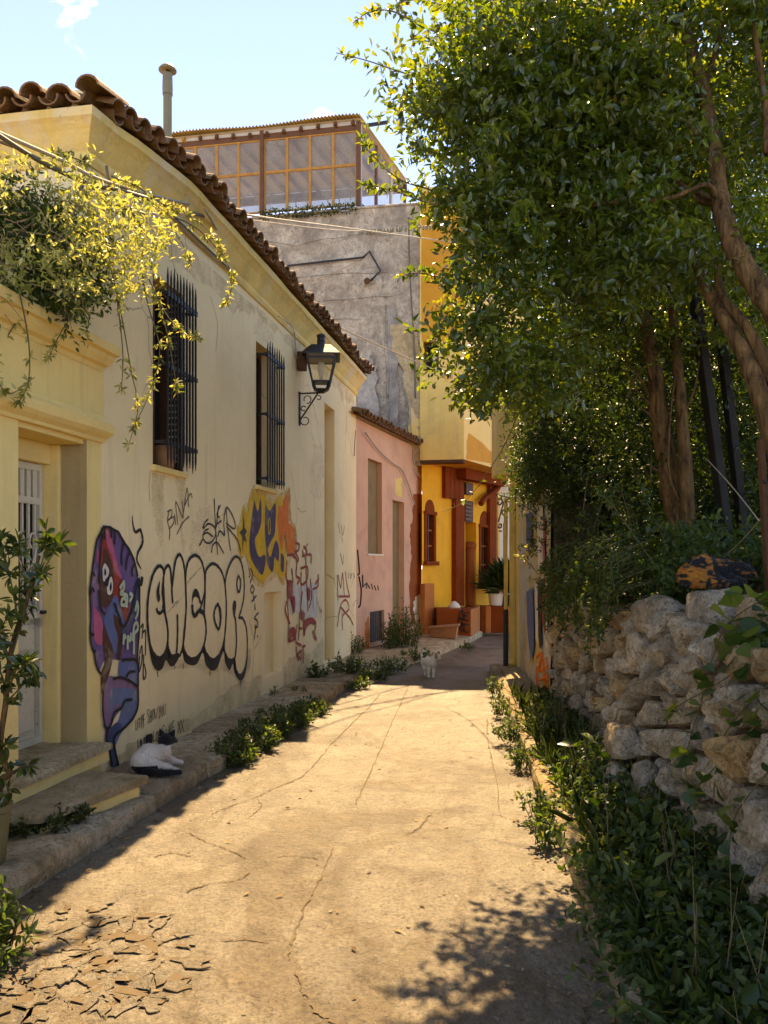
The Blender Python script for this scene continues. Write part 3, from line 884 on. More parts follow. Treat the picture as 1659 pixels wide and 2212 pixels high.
# roof deck and clay tiles
pit = math.tan(R(19))
mb = MB()
cz = 4.885
def rp(a, d):     # roof height at wall coords for the hipped roof
    e1 = .19 - d; e2 = a - (SC_ - .19)
    return cz + min(e1, e2) * pit
ridge = 3.2
mb.add([W.p(SC_ - .10, .08, cz - .165), W.p(SE + .05, .19, cz), W.p(SE + .05, .19 - ridge, cz + ridge * pit), W.p(SC_ - .19 + ridge, .19 - ridge, cz + ridge * pit)], ((0, 1, 2, 3),))
mb.add([W.p(SC_ - .10, .08, cz - .165), W.p(SC_ - .19 + ridge, .19 - ridge, cz + ridge * pit), W.p(SC_ - .19, -7, cz)], ((0, 1, 2),))
roof = mb.build('roof', M['tile'], house, fix=False)

def tile_mesh(name, cover, L=.46, r0=.088, r1=.07, th=.014):
    """half-round clay tile along -x (up the slope); origin at the eave end"""
    mb = MB(); n = 8; st = 4
    for layer in (0, 1):
        for i in range(st + 1):
            t = i / st; r = (r0 + (r1 - r0) * t) - layer * th if cover else (r1 + (r0 - r1) * (1 - t) * .4) - layer * th
            for k in range(n + 1):
                a = math.pi * (k / n) if cover else math.pi * (1 + k / n)
                jitter = 1 + .03 * mnoise.noise(Vector((i, k * .6, layer + (0 if cover else 9))))
                mb.v.append((-L * t, r * math.cos(a) * jitter, r * math.sin(a) * .82 * jitter + (0 if cover else .03)))
    m = n + 1; off = (st + 1) * m
    for i in range(st):
        for k in range(n):
            a = i * m + k
            mb.f.append((a, a + 1, a + m + 1, a + m)); mb.f.append((off + a, off + a + m, off + a + m + 1, off + a + 1))
    for k in range(n): mb.f.append((k, off + k, off + k + 1, k + 1))
    for i in range(st):
        for k in (0, n): mb.f.append((i * m + k, (i + 1) * m + k, off + (i + 1) * m + k, off + i * m + k))
    return mb.mesh(name, M['tile'], smooth=False)
T_cov, T_pan = [tile_mesh('roof_tile', True, r0=.088 + .006 * k) for k in range(3)], tile_mesh('roof_tile', False)
hl = wloc(house)
def put_tile(me, pos, outdir, parent, pitch=R(19), roll=0):
    """outdir: horizontal unit vector pointing down the slope"""
    ang = math.atan2(outdir.y, outdir.x)
    rot = Matrix.Rotation(ang, 4, 'Z') @ Matrix.Rotation(pitch, 4, 'Y') @ Matrix.Rotation(roll, 4, 'X')
    o = link('roof_tile', me, parent)
    o.location = pos - wloc(parent)
    o.rotation_euler = (rot).to_euler()
    return o
sp = .185
k = 0; a = SC_ + .06
while a < SE + .04:
    j = lambda s: random.gauss(0, s)
    q_ = droop(a)
    put_tile(random.choice(T_cov), W.p(a + j(.012), .285 + j(.02) - q_ * .55, cz + .045 + j(.012) - q_), W.n, roof, R(17) + j(.03), j(.06))
    put_tile(T_pan, W.p(a + sp / 2, .26 + j(.016) - q_ * .55, cz + .035 + j(.008) - q_), W.n, roof, R(17), j(.05))
    if a > SC_ + .45: put_tile(random.choice(T_cov), W.p(a + j(.012), -.06 + j(.03), cz + .045 + .11 + j(.012) - q_), W.n, roof, R(18), j(.05))
    a += sp
d = .1
for k in range(12):
    j = lambda s: random.gauss(0, s)
    put_tile(random.choice(T_cov), W.p(SC_ - .20 + j(.015), d + j(.012), cz + .045 + j(.016) - .165), -W.u, roof, R(15) + j(.04), j(.08))
    put_tile(T_pan, W.p(SC_ - .18 + j(.015), d - sp / 2, cz + .035 + j(.008) - .165), -W.u, roof, R(15), j(.05))
    if k < 0: put_tile(random.choice(T_cov), W.p(SC_ + .12 + j(.02), d + j(.012), cz + .045 + .10 - .165), -W.u, roof, R(17) + j(.03), j(.08))
    d -= sp * 1.02
for k in range(0):      # hip tile
    dd = (W.n - W.u).normalized(); e = -.02 + k * .34
    put_tile(T_cov[2], W.p(SC_ - .14, .14, cz - .02 - .165), dd, roof, R(14))

# windows with louvred shutters and spiked bars
def barred_window(a0, a1, z0, z1, nbar, zb0, zb1, rails, b0, b1, proj, shutter):
    w = MB(); e = -.2
    for q in ((a0, a0 + .05), (a1 - .05, a1)): w.fbox(W, q[0], q[1], e - .02, e + .03, z0, z1)
    w.fbox(W, a0 + .05, a1 - .05, e - .02, e + .03, z1 - .05, z1)
    w.fbox(W, a0 + .05, a1 - .05, e - .02, e + .03, z0, z0 + .05)
    w.fbox(W, (a0 + a1) / 2 - .025, (a0 + a1) / 2 + .025, e - .02, e + .035, z0 + .05, z1 - .05)
    fr = w.build('window', M['brown'], house)
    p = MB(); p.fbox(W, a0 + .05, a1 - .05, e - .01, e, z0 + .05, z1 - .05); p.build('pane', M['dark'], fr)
    s = MB(); s.fbox(W, a0 - .03, a1 + .03, -.18, .035, z0 - .05, z0); s.build('sill', M['creamy'], fr, bevel=.008)
    if shutter:
        for side in (0, 1):    # folded against both reveals
            s0 = a0 + .004 if side == 0 else a1 - .034
            sh = MB(); sh.fbox(W, s0, s0 + .03, -.17, -.14, z0 + .01, z1 - .02); sh.fbox(W, s0, s0 + .03, -.03, .0, z0 + .01, z1 - .02)
            sh.fbox(W, s0, s0 + .03, -.14, -.03, z1 - .07, z1 - .02); sh.fbox(W, s0, s0 + .03, -.14, -.03, z0 + .01, z0 + .06)
            shp = sh.build('shutter', M['brown'], fr)
    gm = MB(); gm.bar(W.p(b0 - .02, proj, rails[0]), W.p(b1 + .05, proj, rails[0]), .012, .022)
    gr = gm.build('grille', M['iron'], house)
    for z in rails[1:]:
        r_ = MB(); r_.bar(W.p(b0 - .02, proj, z), W.p(b1 + .05, proj, z), .012, .018); r_.build('rail', M['iron'], gr)
    for z in rails:
        for q in (b0 - .02, b1 + .03):
            r_ = MB(); r_.bar(W.p(q, -.02, z), W.p(q, proj, z), .011, .013); r_.build('bracket', M['iron'], gr)
    for k in range(nbar):
        q = b0 + (b1 - b0) * k / (nbar - 1)
        t0, t1 = zb0 + random.uniform(-.02, .02), zb1 + random.uniform(-.03, .03)
        bb = MB(); bb.tube([W.p(q, proj + .012, t0), W.p(q, proj + .012, t0 + .08), W.p(q, proj + .012, t1 - .08), W.p(q, proj + .012, t1)], [.003, .0105, .0105, .003], 6)
        bb.build('bar', M['iron'], gr)
    return fr
f1 = barred_window(w1a, w1b, 2.42, 3.98, 10, 2.42, 4.05, [3.83, 3.24, 2.61], w1a + .05, w1b + .02, .095, True)
f2 = barred_window(w2a, w2b, 2.50, 4.10, 8, 2.50, 4.12, [3.97, 3.30, 2.58], w2a + .1, w2b + .02, .09, False)
# louvres of the first shutters
sh = [o for o in COL.objects if o.name.startswith('shutter')]
for side, so in enumerate(sh[:2]):
    s0 = w1a + .009 if side == 0 else w1b - .029
    for k in range(26):
        z = 2.50 + k * .055
        lv = MB(); lv.hexa([W.p(s0, -.14, z), W.p(s0, -.03, z), W.p(s0 + .018, -.03, z - .03), W.p(s0 + .018, -.14, z - .03),
                            W.p(s0, -.14, z + .008), W.p(s0, -.03, z + .008), W.p(s0 + .018, -.03, z - .022), W.p(s0 + .018, -.14, z - .022)])
        lv.build('louvre', M['brown'], f1)
# brass pot plant seen behind the first bars, worn blocks on the second sill
pt = MB(); pt.lathe(W.p(w1a + .36, -.07, 2.42), [(.07, 0), (.09, .05), (.1, .12), (.095, .18), (.085, .2)], 14)
tag(pt.build('flower_pot', M['terracotta'], smooth=True), 'dark terracotta pot behind the bars of the nearer window', 'pot')
# pipe under the street of plaster beside the low niche
# ------------------------------------------------------------------ gateway at the near corner
gate = thing('gateway', 'yellow plastered gateway with heavy cornice and pilaster at the near corner of the cream house', 'gateway', W.p(1.2, 0, 0))
ga0, ga1 = W.px(40, 1200)[0], SC_ + .0
jx = 1.70
g1 = MB()
g1.fbox(W, -2.2, ga0, -.5, -.001, -.05, 2.56)             # wall left of the door
g1.build('wall', M['creamy'], gate)
g1 = MB()
g1.fbox(W, jx - .0, 1.89, -.55, .0012, .1, 2.47)           # right pilaster
g1.build('pilaster', M['creamy'], gate)
g1 = MB(); g1.fbox(W, jx - .04, jx - .002, -.55, -.19, .1, 2.44); g1.build('jamb', M['creamy'], gate, bevel=.01)
g1 = MB(); g1.fbox(W, ga0, jx - .002, -.55, -.02, 2.44, 2.57); g1.build('lintel', M['creamy'], gate, bevel=.01)
g1 = MB(); g1.fbox(W, ga0, jx - .042, -.55, -.25, 2.3, 2.44); g1.build('transom', M['creamy'], gate, bevel=.006)
def cornice_block(name, prof, a0, a1, mat):
    mb = MB(); n = len(prof)
    st = 16
    for i in range(st + 1):
        for k, (o, z) in enumerate(prof):
            wv = .006 * mnoise.noise(Vector((i * .6, k * .9, z)))
            mb.v.append(tuple(W.p(a0 + (a1 - a0) * i / st + (o * .55 if i == st else 0), o + wv, z + wv)))
    for i in range(st):
        for k in range(n - 1): mb.f.append((i * n + k, (i + 1) * n + k, (i + 1) * n + k + 1, i * n + k + 1))
    mb.f.append(tuple(range(st * n, st * n + n)))
    mb.f.append(tuple(reversed(range(n))))
    return mb.build(name, mat, gate)
cornice_block('lower_cornice', [(-.3, 2.47), (.02, 2.475), (.03, 2.5), (.06, 2.52), (.085, 2.545), (.09, 2.6), (.03, 2.64), (.02, 2.66), (-.3, 2.66)], -2.2, 1.88, M['creamy'])
g1 = MB(); g1.fbox(W, -2.2, 1.90, -.35, .015, 2.655, 2.98); g1.build('frieze', M['creamy'], gate)
cornice_block('upper_cornice', [(-.3, 2.975), (.02, 2.98), (.03, 3.01), (.06, 3.02), (.09, 3.06), (.10, 3.09), (.13, 3.1), (.135, 3.15), (.11, 3.175), (-.3, 3.2)], -2.2, 1.86, M['creamy'])

# ironwork door, two leaves
door_t = MB(); dz0, dz1, dd = .38, 2.30, -.33
door_t.fbox(W, ga0 + .01, jx - .045, dd - .02, dd - .015, dz0, dz1)
door = door_t.build('door', M['doorwhite'], gate)
def leaf_of_door(a0, a1):
    fr = MB()
    for q in ((a0, a0 + .035), (a1 - .035, a1)): fr.fbox(W, q[0], q[1], dd - .012, dd + .025, dz0, dz1)
    for z in (dz0, .95, 1.24, 2.02, dz1 - .05): fr.fbox(W, a0 + .035, a1 - .035, dd - .012, dd + .024, z, z + .045)
    fr.build('door_frame', M['doorwhite'], door)
    gp = MB(); gp.fbox(W, a0 + .035, a1 - .035, dd - .01, dd - .004, 1.285, 2.02); gp.fbox(W, a0 + .035, a1 - .035, dd - .01, dd - .004, 2.065, dz1 - .05)
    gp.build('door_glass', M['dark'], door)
    pn = MB(); pn.fbox(W, a0 + .07, a1 - .07, dd - .01, dd + .008, dz0 + .1, .90); pn.fbox(W, a0 + .07, a1 - .07, dd - .01, dd + .008, 1.03, 1.2)
    pn.build('door_panel', M['doorwhite'], door, bevel=.004)
    n = 4
    for k in range(n):
        q = a0 + .035 + (a1 - a0 - .07) * (k + .5) / n
        b = MB(); b.fbox(W, q - .009, q + .009, dd - .0, dd + .015, 1.285, 2.02); b.fbox(W, q - .022, q + .022, dd - .0, dd + .014, 2.065, dz1 - .05)
        b.build('door_bar', M['doorwhite'], door)
    cx = (a0 + a1) / 2; s = (a1 - a0) * .32
    for sg in (1, -1):
        for pts in ([(0, 1.52), (.5, 1.60), (.95, 1.72), (.9, 1.80), (.5, 1.82), (.25, 1.76), (.45, 1.72)], [(0, 1.5), (.45, 1.48), (.9, 1.42), (.85, 1.34), (.4, 1.33), (.2, 1.39), (.5, 1.41)]):
            P = [W.p(cx + sg * p[0] * s, dd + .022, p[1]) for p in spline(pts, 5)]
            t = MB(); t.tube(P, .007, 6); t.build('scroll', M['doorwhite'], door)
mid = (ga0 + jx - .045) / 2
leaf_of_door(ga0 + .012, mid); leaf_of_door(mid + .004, jx - .049)
kn = MB(); kn.bar(W.p(jx - .07, dd + .02, 1.28), W.p(jx - .07, dd + .06, 1.28), .012); kn.bar(W.p(jx - .07, dd + .06, 1.285), W.p(jx - .115, dd + .065, 1.275), .008)
kn.build('handle', M['iron'], door)
# two steps
def plan(x, y, z): v = atz(x, y, z); return (v.x, v.y)
i0, i1 = W.p(.1, -.42, 0), W.p(1.80, -.42, 0)
k0, k1 = W.p(.1, .13, 0), W.p(1.74, .13, 0)
slab('step', [(i0.x, i0.y), (k0.x, k0.y), (k1.x, k1.y), (i1.x, i1.y)], .245, .37, M['creamy'], gate, sub=.07, rough=.006, edge=.008, seed=4)
slab('step', [(W.p(.12, -.42, 0).x, W.p(.12, -.42, 0).y), (W.p(.12, .15, 0).x, W.p(.12, .15, 0).y), (W.p(1.76, .15, 0).x, W.p(1.76, .15, 0).y), (W.p(1.82, -.42, 0).x, W.p(1.82, -.42, 0).y)], .325, .375, M['step'], gate, sub=.06, rough=.006, edge=.008, seed=2)
c1, c2, c3, c4 = plan(27, 1742, .25), plan(90, 1753, .25), plan(317, 1671, .25), W.p(1.5, .05, 0)
a_in = W.p(.48, .05, 0)
slab('step', [(a_in.x, a_in.y), c2, c3, (c4.x, c4.y)], .185, .25, M['step'], gate, sub=.05, rough=.008, edge=.012, seed=9)
sh_ = lambda q, k: (q[0] * (1 - k) + a_in.x * k, q[1] * (1 - k) + a_in.y * k)
slab('step', [(a_in.x, a_in.y + .03), (c2[0] - .04, c2[1] + .05), (c3[0] - .04, c3[1] - .05), (c4.x, c4.y)], .1, .19, M['creamy'], gate, sub=.07, rough=.008, edge=.004, seed=7)
# ------------------------------------------------------------------ far buildings
def fquad(mb, fr, px4, d=0.0):
    mb.poly([fr.p(a, d, z) for a, z in [fr.px(x, y, d) for x, y in px4]])

# --- pink house
pink = thing('pink_house', 'low dusty pink house with tiled eave and two blank recesses, beyond the cream house', 'house', PK.p(1.5, -1, 0))
p_w = PK.px(795, 1000)[0], PK.px(825, 1000)[0]
p_d = PK.px(848, 1100)[0], PK.px(873, 1100)[0]
p_h = PK.px(799, 1350)[0], PK.px(830, 1350)[0]
pz = lambda x, y: PK.px(x, y)[1]
P1 = PK.px(911, 1200)[0]
pierced(PK, -.6, P1, -.05, 4.15, [(p_w[0], p_w[1], pz(797, 1196), pz(797, 990), .16, True), (p_d[0], p_d[1], .12, pz(850, 1080), .18, True), (p_h[0], p_h[1], .15, pz(799, 1322), .12, True)], M['pink'], pink)
mb = MB(); mb.fbox(PK, p_w[0] - .04, p_w[1] + .04, -.1, .02, pz(797, 1196) - .03, pz(797, 1196)); mb.build('sill', M['whitewash'], pink)
mb = MB(); mb.quad(PK.p(P1, 0, -.05), PK.p(P1, -1, -.05), PK.p(P1, -1, 4.15), PK.p(P1, 0, 4.15)); mb.build('end_wall', M['pink'], pink, fix=False)
mb = MB(); mb.fbox(PK, p_h[0] - .07, p_h[1] + .05, .004, .07, .13, .2); mb.build('plinth', M['pink'], pink, bevel=.01)
mb = MB(); mb.fbox(PK, p_h[0], p_h[1], -.1, -.07, .2, pz(799, 1322)); ht = mb.build('hatch', M['brown'], pink)
for k in range(7):
    q = p_h[0] + (p_h[1] - p_h[0]) * (k + .5) / 7
    b = MB(); b.tube([PK.p(q, -.04, .16), PK.p(q, -.04, pz(799, 1324))], .008, 6); b.build('hatch_bar', M['iron'], ht)
mb = MB(); mb.add([PK.p(-.6, .12, 4.16), PK.p(P1 + .02, .12, 4.16), PK.p(P1 + .02, -1.6, 4.72), PK.p(-.6, -1.6, 4.72)], ((0, 1, 2, 3),)); proof = mb.build('roof', M['tile'], pink)
for q_, z0_, z1_ in ((p_w, pz(797, 1196), pz(797, 990)), (p_d, .12, pz(850, 1080))):
    mb = MB(); mb.fbox(PK, q_[0] + .004, q_[1] - .004, -.155, -.09 if q_ is p_w else -.12, z0_ + .004, z1_ - .004); mb.build('recess_shade_panel', M['board'], pink)  # brown panels added to give the recesses their shaded look
a = -.3
while a < P1 - .1:
    put_tile(random.choice(T_cov), PK.p(a, .22 + random.gauss(0, .02), 4.20 + random.gauss(0, .012)), PK.n, proof, R(16) + random.gauss(0, .04), random.gauss(0, .08))
    put_tile(T_pan, PK.p(a + .095, .19, 4.185), PK.n, proof, R(16), random.gauss(0, .05))
    put_tile(random.choice(T_cov), PK.p(a, -.15 + random.gauss(0, .02), 4.31 + random.gauss(0, .012)), PK.n, proof, R(17) + random.gauss(0, .04), random.gauss(0, .08))
    a += .19
def jag(pts, k, amp, rng=random):
    """subdivide a polygon outline and roughen it"""
    out = []
    n = len(pts)
    for i in range(n):
        a, b = pts[i], pts[(i + 1) % n]
        for j in range(k):
            t = j / k
            out.append((a[0] + (b[0] - a[0]) * t + rng.gauss(0, amp), a[1] + (b[1] - a[1]) * t + rng.gauss(0, amp)))
    return out
def patch(fr, px, mat, parent, d=.003, name='paint_shade_patch', k=6, amp=1.2):
    pts = jag(px, k, amp)
    w = [fr.px(x, y, d) for x, y in pts]
    vs = [fr.p(a, d, z) for a, z in w]
    me = MB()
    tri = tessellate_polygon([[Vector((a, z, 0)) for a, z in w]])
    me.add(vs, [tuple(t) for t in tri])
    return me.build(name, M[mat] if isinstance(mat, str) else mat, parent, fix=False)
patch(PK, [(893, 1068), (911, 1066), (911, 1340), (890, 1350), (885, 1300), (888, 1200), (886, 1150), (893, 1110)], 'rust', pink)
patch(PK, [(896, 1290), (911, 1282), (909, 1335), (899, 1345), (893, 1318)], 'whitewash', pink, d=.006)
patch(PK, [(853, 1035), (868, 1030), (868, 1075), (855, 1070)], 'pale', pink, d=.004)
patch(PK, [(790, 1345), (797, 1330), (798, 1400), (790, 1405)], 'redor', pink, d=.004)

# --- grey gable with the glasshouse on it
grey = thing('grey_gable_building', 'tall weathered grey cement gable standing behind the pink house', 'building', GY.p(-2, 1, 0))
gz = 9.33
gl = GY.px(400, 600)[0]
mb = MB()
nx_, nz_ = 40, 40
gr_ = GY.px(908, 600)[0]
for j in range(nz_ + 1):
    for i in range(nx_ + 1):
        a = gl + (gr_ - gl) * i / nx_; z = 3.75 + (gz - 3.75) * j / nz_
        zz = z if j < nz_ else z + .04 * mnoise.noise(Vector((a * 1.5, 0, 0)))
        mb.v.append(tuple(GY.p(a, .03 * mnoise.noise(Vector((a * .8, z * .8, 0))) + .012 * mnoise.noise(Vector((a * 3, z * 3, 4))), zz)))
for j in range(nz_):
    for i in range(nx_):
        q = j * (nx_ + 1) + i; mb.f.append((q, q + 1, q + nx_ + 2, q + nx_ + 1))
mb.build('wall', M['grey'], grey, fix=False)
mb = MB(); mb.fbox(GY, gl, gr_, -6, -.06, 9.0, 9.22); mb.build('flat_roof', M['grey'], grey)
mb = MB(); mb.fbox(GY, gl, gr_, -6, -.08, 3.75, 9.0); mb.build('body', M['grey'], grey)
GD = .05
patch(GY, [(836, 668), (856, 664), (858, 760), (860, 880), (858, 925), (842, 925), (838, 800)], 'bluegrey', grey, d=GD, amp=2)
patch(GY, [(842, 700), (895, 700), (908, 770), (908, 1000), (884, 1000), (884, 900), (872, 800), (850, 760)], 'palestain', grey, d=GD + .004, amp=2)
patch(GY, [(772, 790), (800, 760), (812, 800), (815, 925), (775, 900)], 'bluegrey', grey, d=GD + .002, amp=3)
patch(GY, [(886, 880), (906, 905), (905, 940), (884, 945)], 'ochre', grey, d=GD + .008, amp=2)
for pts in ([(560, 600), (660, 596), (760, 590), (880, 586)], [(640, 655), (760, 646), (840, 640), (886, 632)], [(610, 700), (700, 690), (820, 688)], [(560, 520), (640, 530), (700, 515), (800, 505), (880, 508)], [(835, 660), (832, 740), (836, 830), (832, 900)]):
    mb = MB(); mb.tube([GY.p(GY.px(x, y, .05)[0], .045, GY.px(x, y, .05)[1]) for x, y in spline(jag(pts, 3, 1.0)[:-3], 3)], .0045, 4); mb.build('crack', M['crackfill'], grey)
# black pipe with a kink, and a vertical cable
def wire(name, pts, r, mat, parent=None, n=6, k=6):
    P = [Vector(p) for p in spline(pts, k)] if k else [Vector(p) for p in pts]
    t = MB(); t.tube(P, r, n); return t.build(name, mat, parent, smooth=True)
gp = lambda x, y, d=.09: GY.p(GY.px(x, y, d)[0], d, GY.px(x, y, d)[1])
wire('drain_hose', [gp(605, 576), gp(700, 565), gp(785, 556)], .022, M['iron'], grey, k=0)
wire('drain_hose', [gp(785, 556), gp(798, 543), gp(822, 585), gp(800, 607)], .022, M['iron'], grey, k=0)
wire('cable', [gp(883, 470), gp(884, 560), gp(888, 640), gp(895, 760), gp(897, 860)], .016, M['cable'], grey)
mb = MB(); mb.tube([gp(800, 500, .05), gp(800, 500, .3)], .04, 8); mb.tube([gp(793, 607, .05), gp(793, 607, .22)], .07, 10); mb.build('wall_fitting', M['rustiron'], grey)
wire('cable', [gp(640, 610), gp(700, 597), gp(760, 570), gp(800, 540)], .009, M['cablel'], grey)
mb = MB()
for x in (720, 790): mb.bar(gp(x, 448 if x > 700 else 455, -.05), gp(x + 118, 440, -.05), .04, .03) if False else None
wire('parapet_edge', [gp(545, 470, .02), gp(640, 462, .02), gp(760, 450, .02), gp(905, 440, .02)], .03, M['grey'], grey)

gh = thing('rooftop_glasshouse', 'orange wooden glasshouse with corrugated roof on top of the grey gable', 'glasshouse', GY.p(-2, -.3, 9.3))
gx = lambda x, d=-.12: GY.px(x, 400, d)[0]
A0, Am, A1 = gx(372), gx(567), gx(775)
hz = lambda x, y, d=-.12: GY.px(x, y, d)[1]
zb, zt = hz(775, 446), hz(775, 258)
zm = hz(700, 362)
for a in (A0, Am, A1):
    mb = MB(); mb.fbox(GY, a - .045, a + .045, -.18, -.06, zb - (.22 if a == Am else .1), zt); mb.build('post', M['darkwood'], gh)
mb = MB(); mb.fbox(GY, A0 + .045, Am - .045, -.17, -.09, zt - .24, zt - .13); mb.fbox(GY, Am + .045, A1 - .045, -.17, -.09, zt - .24, zt - .13); mb.build('lintel', M['darkwood'], gh)
mb = MB(); mb.fbox(GY, A0 + .045, Am - .045, -.15, -.07, zt - .13, zt - .03); mb.fbox(GY, Am + .045, A1 - .045, -.15, -.07, zt - .13, zt - .03); mb.build('fascia', M['ceil'], gh)
def sash(a0, a1, n):
    for lev, (z0, z1) in enumerate(((zb + .03, zm), (zm, zt - .24))):
        for k in range(n):
            q0, q1 = a0 + (a1 - a0) * k / n, a0 + (a1 - a0) * (k + 1) / n
            f = MB(); t = .028
            f.fbox(GY, q0, q0 + t, -.15, -.10, z0, z1); f.fbox(GY, q1 - t, q1 - .002, -.15, -.10, z0, z1)
            f.fbox(GY, q0 + t, q1 - t, -.15, -.10, z0, z0 + t); f.fbox(GY, q0 + t, q1 - t, -.15, -.10, z1 - t, z1 - .003)
            fo = f.build('window', M['wood'], gh)
            p = MB(); p.fbox(GY, q0 + t, q1 - t, -.13, -.125, z0 + t, z1 - t); p.build('pane', M['glass'], fo)
sash(A0 + .046, Am - .046, 4); sash(Am + .046, A1 - .046, 4)
# right side running back, roof falling to the rear
B1 = Vector((GY.p(A1, -.12, 0).x + 1.05, GY.p(A1, -.12, 0).y + 1.9, 0))
dirb = (B1 - Vector((GY.p(A1, -.12, 0).x, GY.p(A1, -.12, 0).y, 0)))
SB = Frame(GY.p(A1, -.12, 0).x, GY.p(A1, -.12, 0).y, math.atan2(dirb.x, dirb.y)); Lb = dirb.length
zr = zt - .5
for k in range(4):
    q = .06 + (Lb - .06) * k / 3
    zz = zt + (zr - zt) * q / Lb
    mb = MB(); mb.fbox(SB, q - .03, q + .03, -.03, .03, zb - .1, zz - .04); mb.build('post', M['darkwood'] if k % 2 else M['ceil'], gh)
    if k < 3:
        q2 = .06 + (Lb - .06) * (k + 1) / 3
        mb = MB(); mb.fbox(SB, q + .03, q2 - .03, -.02, .02, zb + .06, zb + .1); mb.build('rail', M['iron'], gh)
        mb = MB(); mb.quad(SB.p(q + .03, 0, zb + .1), SB.p(q2 - .03, 0, zb + .1), SB.p(q2 - .03, 0, zt + (zr - zt) * q2 / Lb - .06), SB.p(q + .03, 0, zz - .06)); mb.build('pane', M['glass'], gh)
mb = MB(); mb.bar(SB.p(0, 0, zt), SB.p(Lb, 0, zr), .05, .04); mb.build('side_rafter', M['ceil'], gh)
# corrugated roof, rafters, pole ends, rear wall
P00, P10 = GY.p(A0 - .3, .05, zt + .02), GY.p(A1 + .05, .05, zt + .02)
back = dirb.normalized() * 2.3
def roofpt(u, v, dz=0):
    p = P00 + (P10 - P00) * u + Vector((back.x, back.y, -.52)) * v
    return Vector((p.x, p.y, p.z + dz + .03 * math.sin(u * 9) * (1 - v)))
mb = MB(); n = 240
for j in range(5):
    for i in range(n + 1):
        mb.v.append(tuple(roofpt(i / n, j / 4, .022 * math.sin(i * math.pi / 2 * 1.0))))
for j in range(4):
    for i in range(n):
        q = j * (n + 1) + i; mb.f.append((q, q + 1, q + n + 2, q + n + 1))
mb.build('roof_sheet', M['corr'], gh, fix=False)
mb = MB(); mb.quad(roofpt(0, .02, -.06), roofpt(1, .02, -.06), roofpt(1, .98, -.06), roofpt(0, .98, -.06)); mb.build('ceiling', M['ceil'], gh)
for k in range(12):
    u = (k + .5) / 12
    mb = MB(); mb.bar(roofpt(u, .03, -.12), roofpt(u, .97, -.12), .03, .04); mb.build('rafter', M['wood'] if k == 1 else M['darkwood'], gh)
mb = MB(); mb.bar(roofpt(0, .97, -.2), roofpt(1, .97, -.2), .05, .09); mb.build('tie_beam', M['brown'], gh)
mb = MB(); mb.bar(GY.p(gx(515), -.5, zt + .09), GY.p(gx(560), -.5, zt + .04), .03); mb.bar(GY.p(gx(778), -.4, zt + .0), GY.p(gx(832), -.4, zt + .03), .03); mb.build('pole_end', M['iron'], gh)
# dry moss on the ledge below the panes
pos = np.array([list(GY.p(random.uniform(Am, A1), random.uniform(-.05, .12), zb - random.uniform(-.02, .2))) for _ in range(900)])
mo = link('moss', leaves_mesh('moss', pos, RNG.normal(0, 1, (900, 3)), RNG.normal(0, 1, (900, 3)), .06, .5, M['hedge'], off=wloc(gh)), gh); mo['kind'] = 'stuff'
# loose coils of wire and tall weeds silhouetted behind the lower panes
for x in (665, 795 - 60, 760):
    c = GY.p(gx(x - 20), -.35, zb + .28)
    t = MB(); t.tube([c + Vector((.13 * math.cos(q), .02, .13 * math.sin(q))) for q in np.linspace(0, 5.6, 14)], .012, 5); t.build('wire_coil', M['drystem'], gh)

# --- yellow building with overhang
yb = thing('yellow_overhang_building', 'orange and yellow house with an overhanging upper storey at the bend of the alley', 'building', YF.p(0, -1, 0))
OF = Frame(GY.p(gr_, 0, 0).x, GY.p(gr_, 0, 0).y, math.atan(.185) + R(90)); OF.n, OF.u = GY.n, GY.u
oz = 3.84; o1 = OF.px(1003, 900)[0]; ot = 9.62
ow = OF.px(915, 780)[0], OF.px(949, 780)[0]; owz = OF.px(930, 803)[1], OF.px(930, 738)[1]
pierced(OF, .005, o1, oz, ot, [(ow[0], ow[1], owz[0], owz[1], .25)], M['pale'], yb, d=.10, name='overhang_front')
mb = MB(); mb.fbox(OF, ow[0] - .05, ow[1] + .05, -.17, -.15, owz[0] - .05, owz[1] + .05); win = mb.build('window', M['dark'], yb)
mb = MB(); mb.fbox(OF, ow[0], ow[0] + .06, -.14, -.1, owz[0], owz[1]); mb.fbox(OF, ow[1] - .06, ow[1], -.14, -.1, owz[0], owz[1]); mb.fbox(OF, ow[0] + .06, ow[1] - .06, -.14, -.1, owz[1] - .06, owz[1]); mb.build('window_frame', M['brown'], win)
mb = MB(); mb.fbox(OF, (ow[0] + ow[1]) / 2 + .02, ow[1] - .06, -.12, -.1, owz[0] + .02, owz[1] - .3); mb.build('curtain', M['whitewash'], win)
patch(OF, [(910, 416), (1003, 408), (1003, 735), (911, 737)], 'orange', yb, d=.104, k=3, amp=.5)
mb = MB(); mb.fbox(OF, .005, o1 - .01, -.3, .09, oz - .05, oz - .005); mb.build('overhang_edge', M['brown'], yb)
oc = OF.p(o1, .10, 0)
dn = Vector((2.88 - oc.x, 19.46 - oc.y, 0)); OS = Frame(oc.x, oc.y, math.atan2(dn.x, dn.y)); L2 = dn.length
osw = OS.px(1046, 870)[0], OS.px(1090, 870)[0]
oswz = OS.px(1070, 905)[1], OS.px(1070, 800)[1]
OS.n = Vector((math.cos(math.atan2(dn.x, dn.y)), -math.sin(math.atan2(dn.x, dn.y)), 0))
pierced(OS, 0, L2 + 2.5, oz, ot, [(osw[0], osw[1], oswz[0], oswz[1], .2)], M['paleside'], yb, name='overhang_side')
mb = MB(); mb.fbox(OS, osw[0] - .05, osw[1] + .05, -.22, -.19, oswz[0] - .05, oswz[1] + .05); w2 = mb.build('window', M['dark'], yb)
